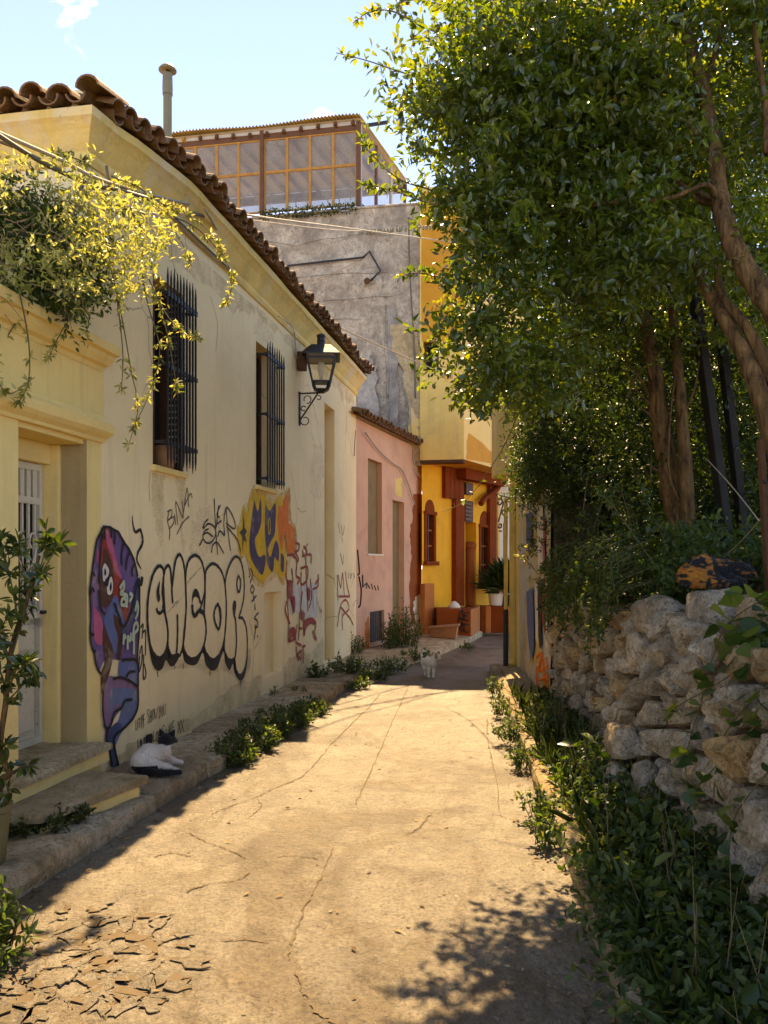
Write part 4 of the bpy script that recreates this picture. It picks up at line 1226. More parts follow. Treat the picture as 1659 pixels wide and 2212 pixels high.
for k in range(6):
    q = osw[0] + (osw[1] - osw[0]) * (k + .5) / 6
    b = MB(); b.tube([OS.p(q, .04, oswz[0] - .08), OS.p(q, .04, oswz[1])], .014, 6); b.build('window_bar', M['iron'], w2)
mb = MB(); mb.bar(OS.p(osw[0] - .05, .04, oswz[0] + .1), OS.p(osw[1] + .05, .04, oswz[0] + .1), .016); mb.build('window_rail', M['iron'], w2)
mb = MB(); mb.add([OF.p(.005, -1.6, oz), OF.p(.005, .1, oz), OF.p(o1, .10, oz), OS.p(L2 + 2.5, 0, oz), OS.p(L2 + 2.5, -2.6, oz)], ((0, 1, 2, 3, 4),)); mb.build('overhang_soffit', M['orange'], yb)
mb = MB(); mb.add([OF.p(.005, -5, ot), OF.p(.005, .1, ot), OF.p(o1, .10, ot), OS.p(L2 + 2.5, 0, ot), OS.p(L2 + 2.5, -5, ot)], ((0, 1, 2, 3, 4),)); mb.build('roof', M['grey'], yb)
mb = MB(); mb.add([OF.p(.005, .1, oz), OF.p(.005, -5, oz), OF.p(.005, -5, ot), OF.p(.005, .1, ot)], ((0, 1, 2, 3),)); mb.build('overhang_wall', M['pale'], yb)
patch(OS, [(1008, 975), (1012, 935), (1040, 955), (1070, 985), (1070, 1003), (1008, 992)], 'orange', yb, d=.004, k=4, amp=.6)  # diagonal shadow on the side face, put in as a darker orange patch
# ground floor
yz = lambda x, y: YF.px(x, y)[1]
ya = lambda x: YF.px(x, 1200)[0]
cropC = crop(950, 1000, .24855)
def yc(x, y): X, Y_ = cropC(x, y); return YF.px(X, Y_)
yw = [(yc(185, 1000)[0], yc(272, 1000)[0], yc(230, 1270)[1], yc(230, 830)[1], .12), (yc(700, 1100)[0], yc(788, 1100)[0], yc(740, 1480)[1], yc(740, 950)[1], .12)]
yd = (yc(565, 1000)[0], yc(668, 1000)[0], .15, yc(610, 900)[1], .35)
YE = yc(800, 1000)[0]
pierced(YF, -.15, YE + .1, -.05, oz - .02, [(*yw[0],), (*yw[1],), yd], M['yellow'], yb, name='ground_floor_wall')
for q in yw:
    am = (q[0] + q[1]) / 2; hw = (q[1] - q[0]) / 2
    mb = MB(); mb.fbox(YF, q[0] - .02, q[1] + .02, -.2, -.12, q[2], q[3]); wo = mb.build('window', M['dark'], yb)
    f = MB(); t = .05
    f.fbox(YF, q[0] - .04, q[0] + t, -.1, .03, q[2], q[3]); f.fbox(YF, q[1] - t, q[1] + .04, -.1, .03, q[2], q[3]); f.fbox(YF, q[0] - .06, q[1] + .06, -.1, .05, q[3], q[3] + .07); f.fbox(YF, q[0] - .08, q[1] + .08, -.1, .09, q[2] - .09, q[2])
    f.build('window_frame', M['red'], wo)
    f = MB(); f.fbox(YF, am - .02, am + .02, -.1, -.03, q[2], q[3]); f.build('mullion', M['brown'], wo)
    for k in (1, 2):
        z = q[2] + (q[3] - q[2]) * k / 3; f = MB(); f.fbox(YF, q[0] + t, q[1] - t, -.09, -.04, z - .018, z + .018); f.build('glazing_bar', M['redor'], wo)
    ar = MB(); pts = [YF.p(am + hw * 1.02 * math.cos(w), .012, q[3] + .07 + hw * 1.25 * math.sin(w)) for w in np.linspace(0, math.pi, 13)]; ar.poly(pts)
    ar.poly([p - YF.n * .01 for p in reversed(pts)])
    ar.build('arch_panel', M['red'], wo, fix=False)
mb = MB(); mb.fbox(YF, yd[0] - .02, yd[1] + .02, -.42, -.36, .15, yd[3]); dr = mb.build('door', M['brown'], yb)
for k in range(3):
    q = yd[0] + (yd[1] - yd[0]) * (k + .5) / 3; b = MB(); b.fbox(YF, q - .09, q + .09, -.36, -.34, .3, 1.9); b.build('door_board', M['red'], dr)
mb = MB(); c_ = YF.p(yc(640, 1300)[0], -.1, 0); mb.lathe((c_.x, c_.y, .5), [(.15, 0), (.13, .05), (.12, 1.4), (.13, 1.5), (.17, 1.56), (.17, 1.64), (.12, 1.68)], 14); mb.build('column', M['rust'], yb, smooth=False)
def ybox(x0, x1, y0, y1, d0, d1, mat, name, bev=.0, fr=YF):
    X0, Y0 = cropC(x0, y0); X1, Y1 = cropC(x1, y1)
    a0 = fr.px(X0, Y0, d1)[0]; a1 = fr.px(X1, Y0, d1)[0]; xm = (X0 + X1) / 2
    zt_, zb_ = fr.px(xm, Y0, d1)[1], fr.px(xm, Y1, d1)[1]
    mb = MB(); mb.fbox(fr, a0, a1, d0, d1, zb_, zt_); return mb.build(name, M[mat], yb, bevel=bev)
ybox(480, 560, 690, 1690, -.05, .12, 'red', 'pilaster')
ybox(375, 555, 372, 682, -.02, .08, 'red', 'shutter_panel')
for k in range(4): ybox(380 + 44 * k, 420 + 44 * k, 380, 676, .082, .1, 'red', 'shutter_board')
ybox(575, 950, 432, 528, .1, .34, 'red', 'beam', .01)
ybox(575, 640, 530, 640, .0, .12, 'brown', 'beam_corbel')
ybox(565, 640, 700, 900, -.05, .05, 'brown', 'vent_box')
for k in range(5): ybox(568, 630, 720 + k * 36, 738 + k * 36, .05, .11, 'darkwood', 'vent_slat')
ybox(800, 862, 545, 1420, .02, .10, 'red', 'post', .01)
ybox(185, 275, 1480, 1960, .0, .12, 'redor', 'buttress', .015)
br = MB(); P = [YF.p(yc(x, y)[0], .16, yc(x, y)[1]) for x, y in spline([(835, 545), (800, 600), (740, 650), (690, 680), (655, 730)], 5)]
br.tube(P, .075, 6); br.build('bracket', M['red'], yb)
wire('cable', [gp(885, 860), gp(890, 960, .1), gp(897, 1010, .1), PK.p(P1 - .1, .05, pz(905, 1040))], .012, M['cablel'], yb)

# benches painted in bands
def solid(fr_pts, z0, z1, name, mat, parent, bev=.015):
    mb = MB(); mb.hexa([(x, y, z0) for x, y in fr_pts] + [(x, y, z1) for x, y in fr_pts]); return mb.build(name, M[mat], parent, bevel=bev)
def gxy(x, y, z=.15): X, Y_ = cropC(x, y); v = atz(X, Y_, z); return (v.x, v.y)
bench = thing('painted_bench', 'low rust-brown masonry bench with painted red and orange bands in front of the yellow wall', 'bench', (1.9, 17.6, 0))
ztop = .68
b1, b2 = gxy(295, 1950), gxy(615, 1962); b3 = gxy(705, 1905)
bk = lambda p, k: (p[0] + .05 * k, p[1] + .75 * k)
solid([b1, b2, (b2[0] + .2, b2[1] + .9), (b1[0], b1[1] + .7)], .02, ztop, 'seat', 'rust', bench)
solid([(b2[0] + .004, b2[1]), b3, (b3[0], b3[1] + .7), (b2[0] + .2, b2[1] + .75)], .02, ztop - .003, 'seat', 'redor', bench)
xs_ = [(b3[0] + .02, b3[1] + .02)]
cols = ['red', 'redor', 'red', 'redor']; xx = [708, 755, 810, 935, 1060]
for k in range(4):
    q0, q1 = gxy(xx[k], 1893), gxy(xx[k + 1], 1893)
    q0 = (q0[0] + (.004 if k == 0 else 0), q0[1]); 
    solid([(q0[0] + .003, q0[1]), q1, (q1[0], q1[1] + .5), (q0[0] + .003, q0[1] + .5)], .02, ztop - .03 - .002 * (k % 2), 'seat', cols[k], bench)
sw = thing('whitewashed_house', 'pale whitewashed wall with a dark doorway at the far end of the alley', 'house', (3.2, 21.5, 0))
FW = Frame(2.75, 21.2, R(62))
def fc(x, y): X, Y_ = cropC(x, y); return FW.px(X, Y_)
dA, dB = fc(922, 1100)[0], fc(958, 1100)[0]
pierced(FW, -1.2, 8, -.05, 6.5, [(dA, dB, .1, fc(940, 905)[1], .3)], M['whitewash'], sw)
mb = MB(); mb.fbox(FW, dA - .03, dB + .03, -.36, -.3, .1, fc(940, 905)[1]); mb.build('door', M['red'], sw)
mb = MB(); mb.fbox(FW, fc(862, 1000)[0], fc(880, 1000)[0], -.1, .06, .1, 6.4); mb.build('pilaster', M['paleside'], sw)

# terracotta trough, cloth, pots
tr = thing('planter_trough', 'empty terracotta trough tilted on the pavement before the bench', 'planter', atz(*cropC(370, 1995), .14))
c0, c1 = gxy(225, 1975), gxy(488, 1992)
mb = MB(); dpt = (.06, .3)
mb.hexa([(c0[0] + .03, c0[1], .13), (c1[0] - .03, c1[1], .13), (c1[0] - .03 + dpt[0], c1[1] + dpt[1], .13), (c0[0] + .03 + dpt[0], c0[1] + dpt[1], .13), (c0[0], c0[1] - .03, .30), (c1[0], c1[1] - .03, .38), (c1[0] + dpt[0], c1[1] + dpt[1], .38), (c0[0] + dpt[0], c0[1] + dpt[1], .30)])
mb.build('trough', M['terracotta'], tr, bevel=.01)
mb = MB(); mb.hexa([(c0[0] - .03, c0[1] - .06, .302), (c1[0] + .03, c1[1] - .06, .382), (c1[0] + .03 + dpt[0], c1[1] + dpt[1], .382), (c0[0] - .03 + dpt[0], c0[1] + dpt[1], .302),
                    (c0[0] - .03, c0[1] - .06, .34), (c1[0] + .03, c1[1] - .06, .42), (c1[0] + .03 + dpt[0], c1[1] + dpt[1], .42), (c0[0] - .03 + dpt[0], c0[1] + dpt[1], .34)]); mb.build('rim', M['terracotta'], tr, bevel=.008)
bag = MB(); c_ = Vector((*gxy(470, 1950), ztop)) + Vector((0, .25, 0)); bag.lathe(c_, [(.13, 0), (.14, .04), (.09, .1), (.03, .15)], 9); tag(bag.build('plastic_bag', M['potwhite'], smooth=True), 'crumpled pale bag lying on the painted bench', 'bag')
pp = thing('potted_yucca', 'spiky green plant in a white pot standing on the banded bench', 'potted plant', (0, 0, 0))
q = gxy(848, 1893); c_ = Vector((q[0] + .05, q[1] + .25, ztop - .03)); pp.location = c_
mb = MB(); mb.lathe(c_, [(.13, 0), (.15, .02), (.19, .32), (.21, .34), (.21, .38), (.18, .38), (.17, .34)], 16); mb.build('pot', M['potwhite'], pp)
def spiky(c, n, L, sd):
    rg = np.random.default_rng(sd); az = rg.uniform(0, 6.28, n); el = rg.uniform(.25, 1.45, n)
    d = np.stack([np.cos(az) * np.cos(el), np.sin(az) * np.cos(el), np.sin(el)], 1)
    return np.repeat(np.array([list(c)]), n, 0) + d * .03, d, np.cross(d, rg.normal(0, 1, (n, 3))), rg.uniform(.6, 1, n) * L
p_, d_, n_, l_ = spiky(c_ + Vector((0, 0, .36)), 110, .62, 3)
f_ = link('foliage', leaves_mesh('foliage', p_, d_, n_, l_, .09, M['hedge'], off=c_, curl=.25), pp); f_['kind'] = 'stuff'
q = gxy(955, 1893); c_ = Vector((q[0] + .1, q[1] + .3, ztop - .04))
dp = thing('dark_bush', 'dark spreading bush behind the white pot at the end of the bench', 'bush', c_)
mb = MB(); mb.lathe(c_, [(.16, 0), (.2, .25), (.2, .27)], 14); mb.build('pot', M['darkpost'], dp)
p_, d_, n_, l_ = spiky(c_ + Vector((0, 0, .28)), 260, .95, 5)
f_ = link('foliage', leaves_mesh('foliage', p_, d_, n_, l_, .08, M['hedge'], off=c_, curl=.3), dp); f_['kind'] = 'stuff'

# --- right-hand corner house, downpipe and graffiti wall
GW = Frame(1.86, 9.15, math.atan(.14 / 3.4)); GW.n = Vector((-math.cos(math.atan(.14 / 3.4)), math.sin(math.atan(.14 / 3.4)), 0))
ruin = thing('painted_plaster_wall', 'flaking ochre plaster wall with blue and red graffiti at the right turn of the alley', 'wall', GW.p(1.2, -.3, 0))
mb = MB(); n1, n2 = 26, 22
for j in range(n2 + 1):
    for i in range(n1 + 1):
        a = 2.75 * i / n1; top = 2.5 + .25 * mnoise.noise(Vector((a * 1.4, 0, 3)))
        z = -.05 + top * j / n2
        mb.v.append(tuple(GW.p(a, .018 * mnoise.noise(Vector((a * 2.2, z * 2.2, 7))), z)))
for j in range(n2):
    for i in range(n1):
        q = j * (n1 + 1) + i; mb.f.append((q, q + 1, q + n1 + 2, q + n1 + 1))
M['ruin'] = surf('flaking_ochre_plaster', (.58, .38, .12), var=.25, scale=3, bump=.7, bscale=22, col2=(.50, .45, .36), c2scale=2.2, c2lo=.45, c2hi=.53, streak=(.3, .18, .06), bdist=.02)
mb.build('plaster', M['ruin'], ruin, fix=False)
mb = MB(); mb.fbox(GW, 0, 2.75, -.5, -.04, -.05, 2.3); mb.build('core', M['mortar'], ruin)
rp_ = dict(k=7, amp=.35)
for q, m_, d_ in (([(1137, 1278), (1152, 1268), (1153, 1400), (1147, 1432), (1138, 1350)], 'spray_steel', .024), ([(1136, 1110), (1149, 1106), (1149, 1190), (1137, 1192)], 'spray_deepblue', .024),
                  ([(1156, 1258), (1161, 1256), (1162, 1392), (1157, 1380)], 'whitewash', .025), ([(1163, 1254), (1168, 1252), (1169, 1402), (1164, 1398)], 'black', .026), ([(1170, 1250), (1182, 1246), (1183, 1345), (1176, 1372), (1171, 1340)], 'spray_red', .025), ([(1178, 1240), (1181, 1240), (1182, 1400), (1179, 1396)], 'whitewash', .028),
                  ([(1160, 1095), (1172, 1090), (1174, 1235), (1162, 1240)], 'whitewash', .026), ([(1172, 1120), (1176, 1118), (1177, 1232), (1173, 1234)], 'spray_pink', .0285)):
    patch(GW, q, m_, ruin, d=d_, **rp_)
for pts in ([(1158, 1420), (1170, 1412), (1164, 1450), (1180, 1440)], [(1160, 1440), (1160, 1500), (1172, 1512)], [(1172, 1425), (1178, 1480), (1170, 1500), (1184, 1520)], [(1163, 1470), (1183, 1462)], [(1180, 1420), (1184, 1470)]):
    P_ = [GW.p(GW.px(x, y, .03)[0], .03, GW.px(x, y, .03)[1]) for x, y in spline(pts, 4)]
    mb = MB(); mb.tube(P_, .016, 4); mb.build('graffiti', M['spray_orange'], ruin)
ch = thing('ochre_corner_house', 'tall ochre plastered house beside the right bend, half hidden by foliage', 'house', (2.6, 13, 0))
CF = Frame(GW.p(2.76, 0, 0).x, GW.p(2.76, 0, 0).y, math.atan(.03))
CF.n = Vector((-CF.n.x, -CF.n.y, 0))
mb = MB(); mb.fbox(CF, 0, .9, -1.6, .03, -.05, 4.9); mb.build('wall', M['paleside'], ch)
mb = MB(); mb.fbox(CF, .35, .9, .035, .32, 2.95, 4.6); mb.build('bay', M['paleside'], ch, bevel=.03)
mb = MB(); mb.fbox(CF, -.1, 1.0, -1.7, .14, 4.9, 5.0); mb.build('eave', M['tile'], ch)
dpx = thing('downpipe', 'ochre painted downpipe with a black lower length on the right-hand corner', 'pipe', (2.0, 12.3, 0))
c_ = CF.p(.22, .07, 0)
mb = MB(); mb.tube([(c_.x, c_.y, .95), (c_.x, c_.y, 2.8)], .055, 12); mb.tube([(c_.x - .1, c_.y + .05, .95), (c_.x - .1, c_.y + .05, 2.6)], .03, 10); mb.build('pipe', M['ochrepipe'], dpx, smooth=False)
mb = MB(); mb.tube([(c_.x - .1, c_.y + .05, .1), (c_.x - .1, c_.y + .05, .95)], .04, 10); mb.build('lower_pipe', M['iron'], dpx)
mb = MB(); mb.tube([(c_.x, c_.y, .1), (c_.x, c_.y, .95)], .056, 12); mb.tube([(c_.x, c_.y, .2), (c_.x - .03, c_.y - .08, .13)], .055, 10); mb.build('shoe', M['ochrepipe'], dpx)
# scrolled iron bracket jutting from the corner
ib = thing('iron_bracket', 'black wrought-iron bracket with scrolls jutting from the right-hand corner house', 'bracket', CF.p(.8, .1, 2.6))
bx = lambda x, y: at(*cropC(x, y), 13.4)
for pts in ([(1010, 672), (940, 660), (870, 650)], [(1000, 690), (940, 700), (915, 760), (890, 850), (878, 900)], [(870, 690), (900, 680), (915, 705), (895, 735), (872, 725), (880, 705)], [(950, 690), (980, 680), (990, 700), (970, 712)], [(1005, 790), (960, 785), (920, 790), (915, 820), (940, 835), (955, 815)], [(985, 760), (970, 775), (985, 800), (1000, 860)], [(880, 925), (905, 920), (905, 945), (885, 955), (878, 935)], [(885, 985), (910, 985)]):
    t = MB(); t.tube([Vector(p) for p in spline([bx(*p) for p in pts], 5)], .014, 6); t.build('scroll', M['iron'], ib)

# ------------------------------------------------------------------ street lantern
lamp = thing('street_lantern', 'black four-sided wall lantern on a scrolled iron bracket', 'lantern', W.p(W.px(650, 860)[0], 0, 3.6))
la = W.px(646, 860)[0]
zl = 3.86; L0 = W.p(la, .30, 0)
def bk_(pts, r, nm): t = MB(); t.tube([Vector(p) for p in pts], r, 6); return t.build(nm, M['iron'], lamp)
mb = MB(); mb.fbox(W, la - .02, la + .02, .002, .022, 3.44, 3.88); mb.build('wall_plate', M['iron'], lamp)
bk_([W.p(la, .02, zl), W.p(la, .33, zl)], .011, 'arm'); bk_([W.p(la, .02, 3.52), W.p(la, .26, zl)], .012, 'brace')
def scr(c, r, a0, a1, sg=1): return [W.p(la, c[0] + r * math.cos(w) * (1 - .25 * k / 16), c[1] + r * math.sin(w) * (1 - .25 * k / 16)) for k, w in enumerate(np.linspace(a0, a1, 16))]
bk_(scr((.11, 3.78), .055, -1.6, 3.6), .007, 'scroll'); bk_(scr((.06, 3.66), .035, .5, 5.5), .007, 'scroll'); bk_(scr((.08, 3.50), .06, -3.4, 2.0), .007, 'scroll'); bk_(scr((.27, 3.80), .03, -2.5, 2.2), .006, 'scroll')
LR = Matrix.Rotation(-WA + R(14), 3, 'Z')
def sq(r, z): return [Vector((L0.x, L0.y, z)) + LR @ Vector((r * i, r * j, 0)) for i, j in ((-1, -1), (1, -1), (1, 1), (-1, 1))]
def loft(levels, nm, mat, cap=True):
    mb = MB()
    for r, z in levels: mb.v += [tuple(v) for v in sq(r, z)]
    for i in range(len(levels) - 1):
        for k in range(4): mb.f.append((i * 4 + k, i * 4 + (k + 1) % 4, i * 4 + 4 + (k + 1) % 4, i * 4 + 4 + k))
    if cap: mb.f.append((3, 2, 1, 0)); n = len(levels) * 4; mb.f.append((n - 4, n - 3, n - 2, n - 1))
    return mb.build(nm, M[mat], lamp)
zb0 = 3.885
loft([(.03, zb0 - .03), (.05, zb0 - .015), (.085, zb0 + .01), (.08, zb0 + .02)], 'base', 'iron')
loft([(.06, zb0 + .10), (.118, zb0 + .10), (.12, zb0 + .118), (.06, zb0 + .118)], 'lower_ring', 'iron')
for k in range(4):
    a_, b_ = sq(.075, zb0 + .015)[k], sq(.112, zb0 + .105)[k]; t = MB(); t.bar(a_, b_, .012); t.build('foot_bar', M['iron'], lamp)
    a_, b_ = sq(.114, zb0 + .115)[k], sq(.185, zb0 + .44)[k]; t = MB(); t.bar(a_, b_, .011); t.build('corner_bar', M['iron'], lamp)
    p0, p1 = sq(.108, zb0 + .118), sq(.179, zb0 + .44)
    t = MB(); t.quad(p0[k], p0[(k + 1) % 4], p1[(k + 1) % 4], p1[k]); t.build('pane', M['lampglass'], lamp)
    a_, b_ = sq(.182, zb0 + .40)[k], sq(.182, zb0 + .40)[(k + 1) % 4]; t = MB(); t.bar(a_, b_, .008, .012); t.build('top_rail', M['iron'], lamp)
loft([(.18, zb0 + .44), (.245, zb0 + .43), (.245, zb0 + .445), (.13, zb0 + .57), (.125, zb0 + .575)], 'roof', 'iron')
mb = MB(); mb.lathe((L0.x, L0.y, zb0 + .575), [(.07, 0), (.055, .03), (.052, .06), (.06, .065), (.052, .07), (.052, .12), (.06, .125), (.058, .15), (.03, .165)], 14); mb.build('chimney_cap', M['iron'], lamp)
mb = MB(); mb.fbox(W, la - .14, la - .03, .01, .12, zl + .28, zl + .52); mb.build('junction_box', M['rustiron'], lamp, bevel=.01)
mb = MB(); mb.lathe((L0.x, L0.y, zb0 + .2), [(.02, -.08), (.025, 0), (.045, .08), (.05, .13), (.03, .18)], 12); mb.build('bulb', M['whitewash'], lamp, smooth=True)

# flue on the roof
fl = thing('flue_pipe', 'tall slim metal flue with a domed cap rising above the tiled roof', 'chimney', (0, 0, 0))
fp = at(362, 330, 8.2); fl.location = fp
zt_ = at(362, 160, 8.2).z
mb = MB(); mb.tube([(fp.x, fp.y, fp.z - .6), (fp.x, fp.y, zt_)], .043, 16, cap=True); mb.build('pipe', M['pipe'], fl, smooth=False)
mb = MB(); mb.lathe((fp.x, fp.y, zt_ - .14), [(.05, -.07), (.052, 0), (.05, .07), (.047, .14)], 16); mb.build('sleeve', M['pipe'], fl)
for k in range(3):
    w = k * 2.1; mb = MB(); mb.bar((fp.x + .035 * math.cos(w), fp.y + .035 * math.sin(w), zt_ - .01), (fp.x + .035 * math.cos(w), fp.y + .035 * math.sin(w), zt_ + .06), .006); mb.build('strut', M['pipe'], fl)
mb = MB(); mb.lathe((fp.x, fp.y, zt_ + .03), [(.088, 0), (.09, .008), (.07, .035), (.035, .062), (.012, .072)], 18); mb.build('cap', M['pipe'], fl, smooth=True)

# ------------------------------------------------------------------ cables
def cable(name, label, pts, r, mat='cable', sag=None):
    o = wire(name, pts, r, M[mat], None, 6, 10); tag(o, label, 'cable'); return o
cable('overhead_cable', 'thick cable slung from the upper left across the alley to the orange wall', [at(-60, 262, 4.3), at(120, 340, 4.8), at(270, 405, 5.5), at(520, 462, 8.8), at(775, 496, 13), at(985, 524, 17)], .012, 'cablel')
cable('bundled_cable', 'dark twisted cable bundle carrying the climbing vine', [at(-60, 255, 4.2), at(90, 350, 4.7), at(200, 400, 5.2), at(275, 415, 5.5), W.p(W.px(420, 470)[0], .1, W.px(420, 470)[1])], .014, 'cable')
gar = thing('cable_garland', 'thin cable hung with a row of small clips before the grey gable', 'garland', at(870, 490, 15))
wire('cable', [at(300, 436, 6), at(500, 470, 9), at(780, 499, 14), at(970, 483, 16.6)], .006, M['cablel'], gar)
cl = MB(); cl.bar((0, 0, -.075), (0, 0, .0), .022, .012); cme = cl.mesh('clip', M['pipe'])
for k in range(30):
    t = k / 29; p = at(778 + 190 * t, 499 - 15 * t, 14 + 2.6 * t)
    o = link('clip', cme, gar, loc=p - wloc(gar)); o.rotation_euler = (random.gauss(0, .3), random.gauss(0, .3), random.uniform(0, 3))
cable('long_cable', 'straight cable running from the cornice across to the far yellow corner', [W.p(W.px(395, 455)[0], .2, W.px(395, 455)[1]), at(520, 557, 8.6), at(700, 690, 12), at(965, 810, 16)], .012, 'cablel')
def on_wall(pts, d=.02): return [W.p(W.px(x, y, d)[0], d, W.px(x, y, d)[1]) for x, y in pts]
for j, pts in enumerate(([(235, 350), (330, 430), (420, 520), (520, 610), (600, 680)], [(600, 682), (632, 708), (638, 740), (641, 770), (652, 778)], [(330, 425), (410, 500), (500, 585)])):
    wire('cable', on_wall(pts, .02 + .012 * j), .008, M['cablel' if j != 2 else 'cable'], house)
wire('cable', [PK.p(.3, .06, 3.95), PK.p(1.0, .05, 3.75), PK.p(1.8, .06, 3.6), PK.p(2.6, .05, 3.5), PK.p(3.4, .06, 2.9)], .014, M['cablel'], pink)
wire('cable', on_wall([(768, 930), (765, 985)], .04), .01, M['cablel'], house)
rose = thing('rose_bloom', 'pale pink rose bloom where the long cable meets the foliage', 'flower', at(970, 812, 15.2))
for k in range(9):
    w = k * 2.4; r = .05 + .007 * k; c_ = at(970, 812, 15.2)
    mb = MB(); mb.lathe(c_ + Vector((r * math.cos(w), r * .6 * math.sin(w), r * .5 * math.sin(w * 1.7))), [(.01, -.03), (.05, -.01), (.06, .03), (.03, .04)], 7); mb.build('petal', M['rose'], rose, smooth=True)
# ------------------------------------------------------------------ graffiti: flat paint on the wall
LAY = [0.0]
def wp(x, y, d): a, z = W.px(x, y, d); return a, z
def fill(pts, mat, parent=house, d=.003, k=5, smooth=True, name='graffiti'):
    P = spline(pts + [pts[0]], k)[:-1] if smooth else pts
    w = [W.px(x, y, d) for x, y in P]
    tri = tessellate_polygon([[Vector((a, z, 0)) for a, z in w]])
    mb = MB(); mb.add([W.p(a, d, z) for a, z in w], [tuple(t) for t in tri])
    return mb.build(name, M[mat], parent, fix=False)
def stroke_into(mb, pts, w, d, k=5, taper=False, smooth=True):
    P = spline(pts, k) if smooth and len(pts) > 2 else [np.array(p) for p in pts]
    q = [np.array(W.px(x, y, d)) for x, y in P]
    n = len(q); L, Rr = [], []
    for i in range(n):
        t = q[min(i + 1, n - 1)] - q[max(i - 1, 0)]; t = t / (np.linalg.norm(t) + 1e-9)
        nn = np.array((-t[1], t[0])); ww = w / 2 * (1 + .12 * math.sin(i * 1.7))
        if taper: ww *= max(.12, math.sin(math.pi * min(1, (i + .6) / n)) ** .5)
        dd = d + .00015 * (i % 2)
        L.append(W.p(*(q[i] + nn * ww)[:1], d, (q[i] + nn * ww)[1])); Rr.append(W.p((q[i] - nn * ww)[0], d, (q[i] - nn * ww)[1]))
    b = len(mb.v); mb.v += [tuple(v) for v in L] + [tuple(v) for v in Rr]
    for i in range(n - 1): mb.f.append((b + n + i, b + n + i + 1, b + i + 1, b + i))
def strokes(lst, w, mat, parent=house, d=.006, name='graffiti', **kw):
    """each pen stroke sits a hair above the one before, so crossings never share a plane"""
    mb = MB()
    for i, s in enumerate(lst): stroke_into(mb, s, w, d + i * .00035, **kw)
    return mb.build(name, M[mat], parent, fix=False)
def cp(c, L): return [c(*p) for p in L]
cB = crop(330, 1120, .26522)
B = lambda L: cp(cB, L)
# wear of the wall itself: splash dirt, runs below the sills, mended plaster, hairline cracks
def fill_az(pts, mat, d=.0012, parent=house, name='stain', k=6, amp=.02):
    w = jag(pts, k, amp)
    tri = tessellate_polygon([[Vector((a, z, 0)) for a, z in w]])
    mb = MB(); mb.add([W.p(a, d, z) for a, z in w], [tuple(t) for t in tri]); return mb.build(name, M[mat], parent, fix=False)
fill_az([(1.95, .1), (n4a - .1, .1), (n4a - .1, .34), (4.6, .38), (3.6, .24), (2.9, .22), (2.3, .2), (1.95, .25)], 'halo_dirt')
fill_az([(n4b + .06, .1), (n3a - .05, .1), (n3a - .05, .55), (7.4, .38), (6.9, .5), (n4b + .06, .35)], 'halo_dirt')
fill_az([(w1a - .02, 2.36), (w1a + .25, 2.36), (w1a + .2, 1.9), (w1a + .12, 1.75), (w1a + .02, 2.0)], 'halo_dirt', amp=.015)
fill_az([(w1b - .15, 2.36), (w1b + .04, 2.36), (w1b, 1.7), (w1b - .1, 2.05)], 'halo_dirt', amp=.015)
fill_az([(w2b - .1, 2.44), (w2b + .05, 2.44), (w2b + .03, 1.9), (w2b - .05, 2.0)], 'halo_dirt', amp=.015)
fill_az([(w2a - .05, 4.14), (w2a + .65, 4.14), (w2a + .5, 4.42), (w2a + .05, 4.5)], 'halo_pale', amp=.03)
fill_az([(2.6, 4.2), (4.6, 4.25), (5.5, 4.4), (7.5, 4.3), (10.2, 4.35), (10.2, 4.56), (2.2, 4.40)], 'halo_dirt', amp=.04, k=12)
fill_az([(3.4, 1.7), (4.1, 1.75), (4.2, 2.1), (3.6, 2.15)], 'halo_pale', amp=.04)
fill_az([(7.4, 2.6), (8.0, 2.5), (8.1, 3.3), (7.5, 3.4)], 'halo_pale', amp=.05)
for pts in ([(340, 440), (365, 500), (372, 560), (385, 600)], [(400, 470), (402, 530), (408, 560)], [(325, 1015), (322, 1050), (324, 1085)], [(680, 560 + 140), (683, 760), (690, 830)], [(250, 470), (244, 560), (250, 640)], [(455, 640), (470, 700), (466, 760)], [(735, 850), (748, 900), (745, 980)]):
    strokes([pts], .006, 'board', d=.0015, name='hairline_crack')
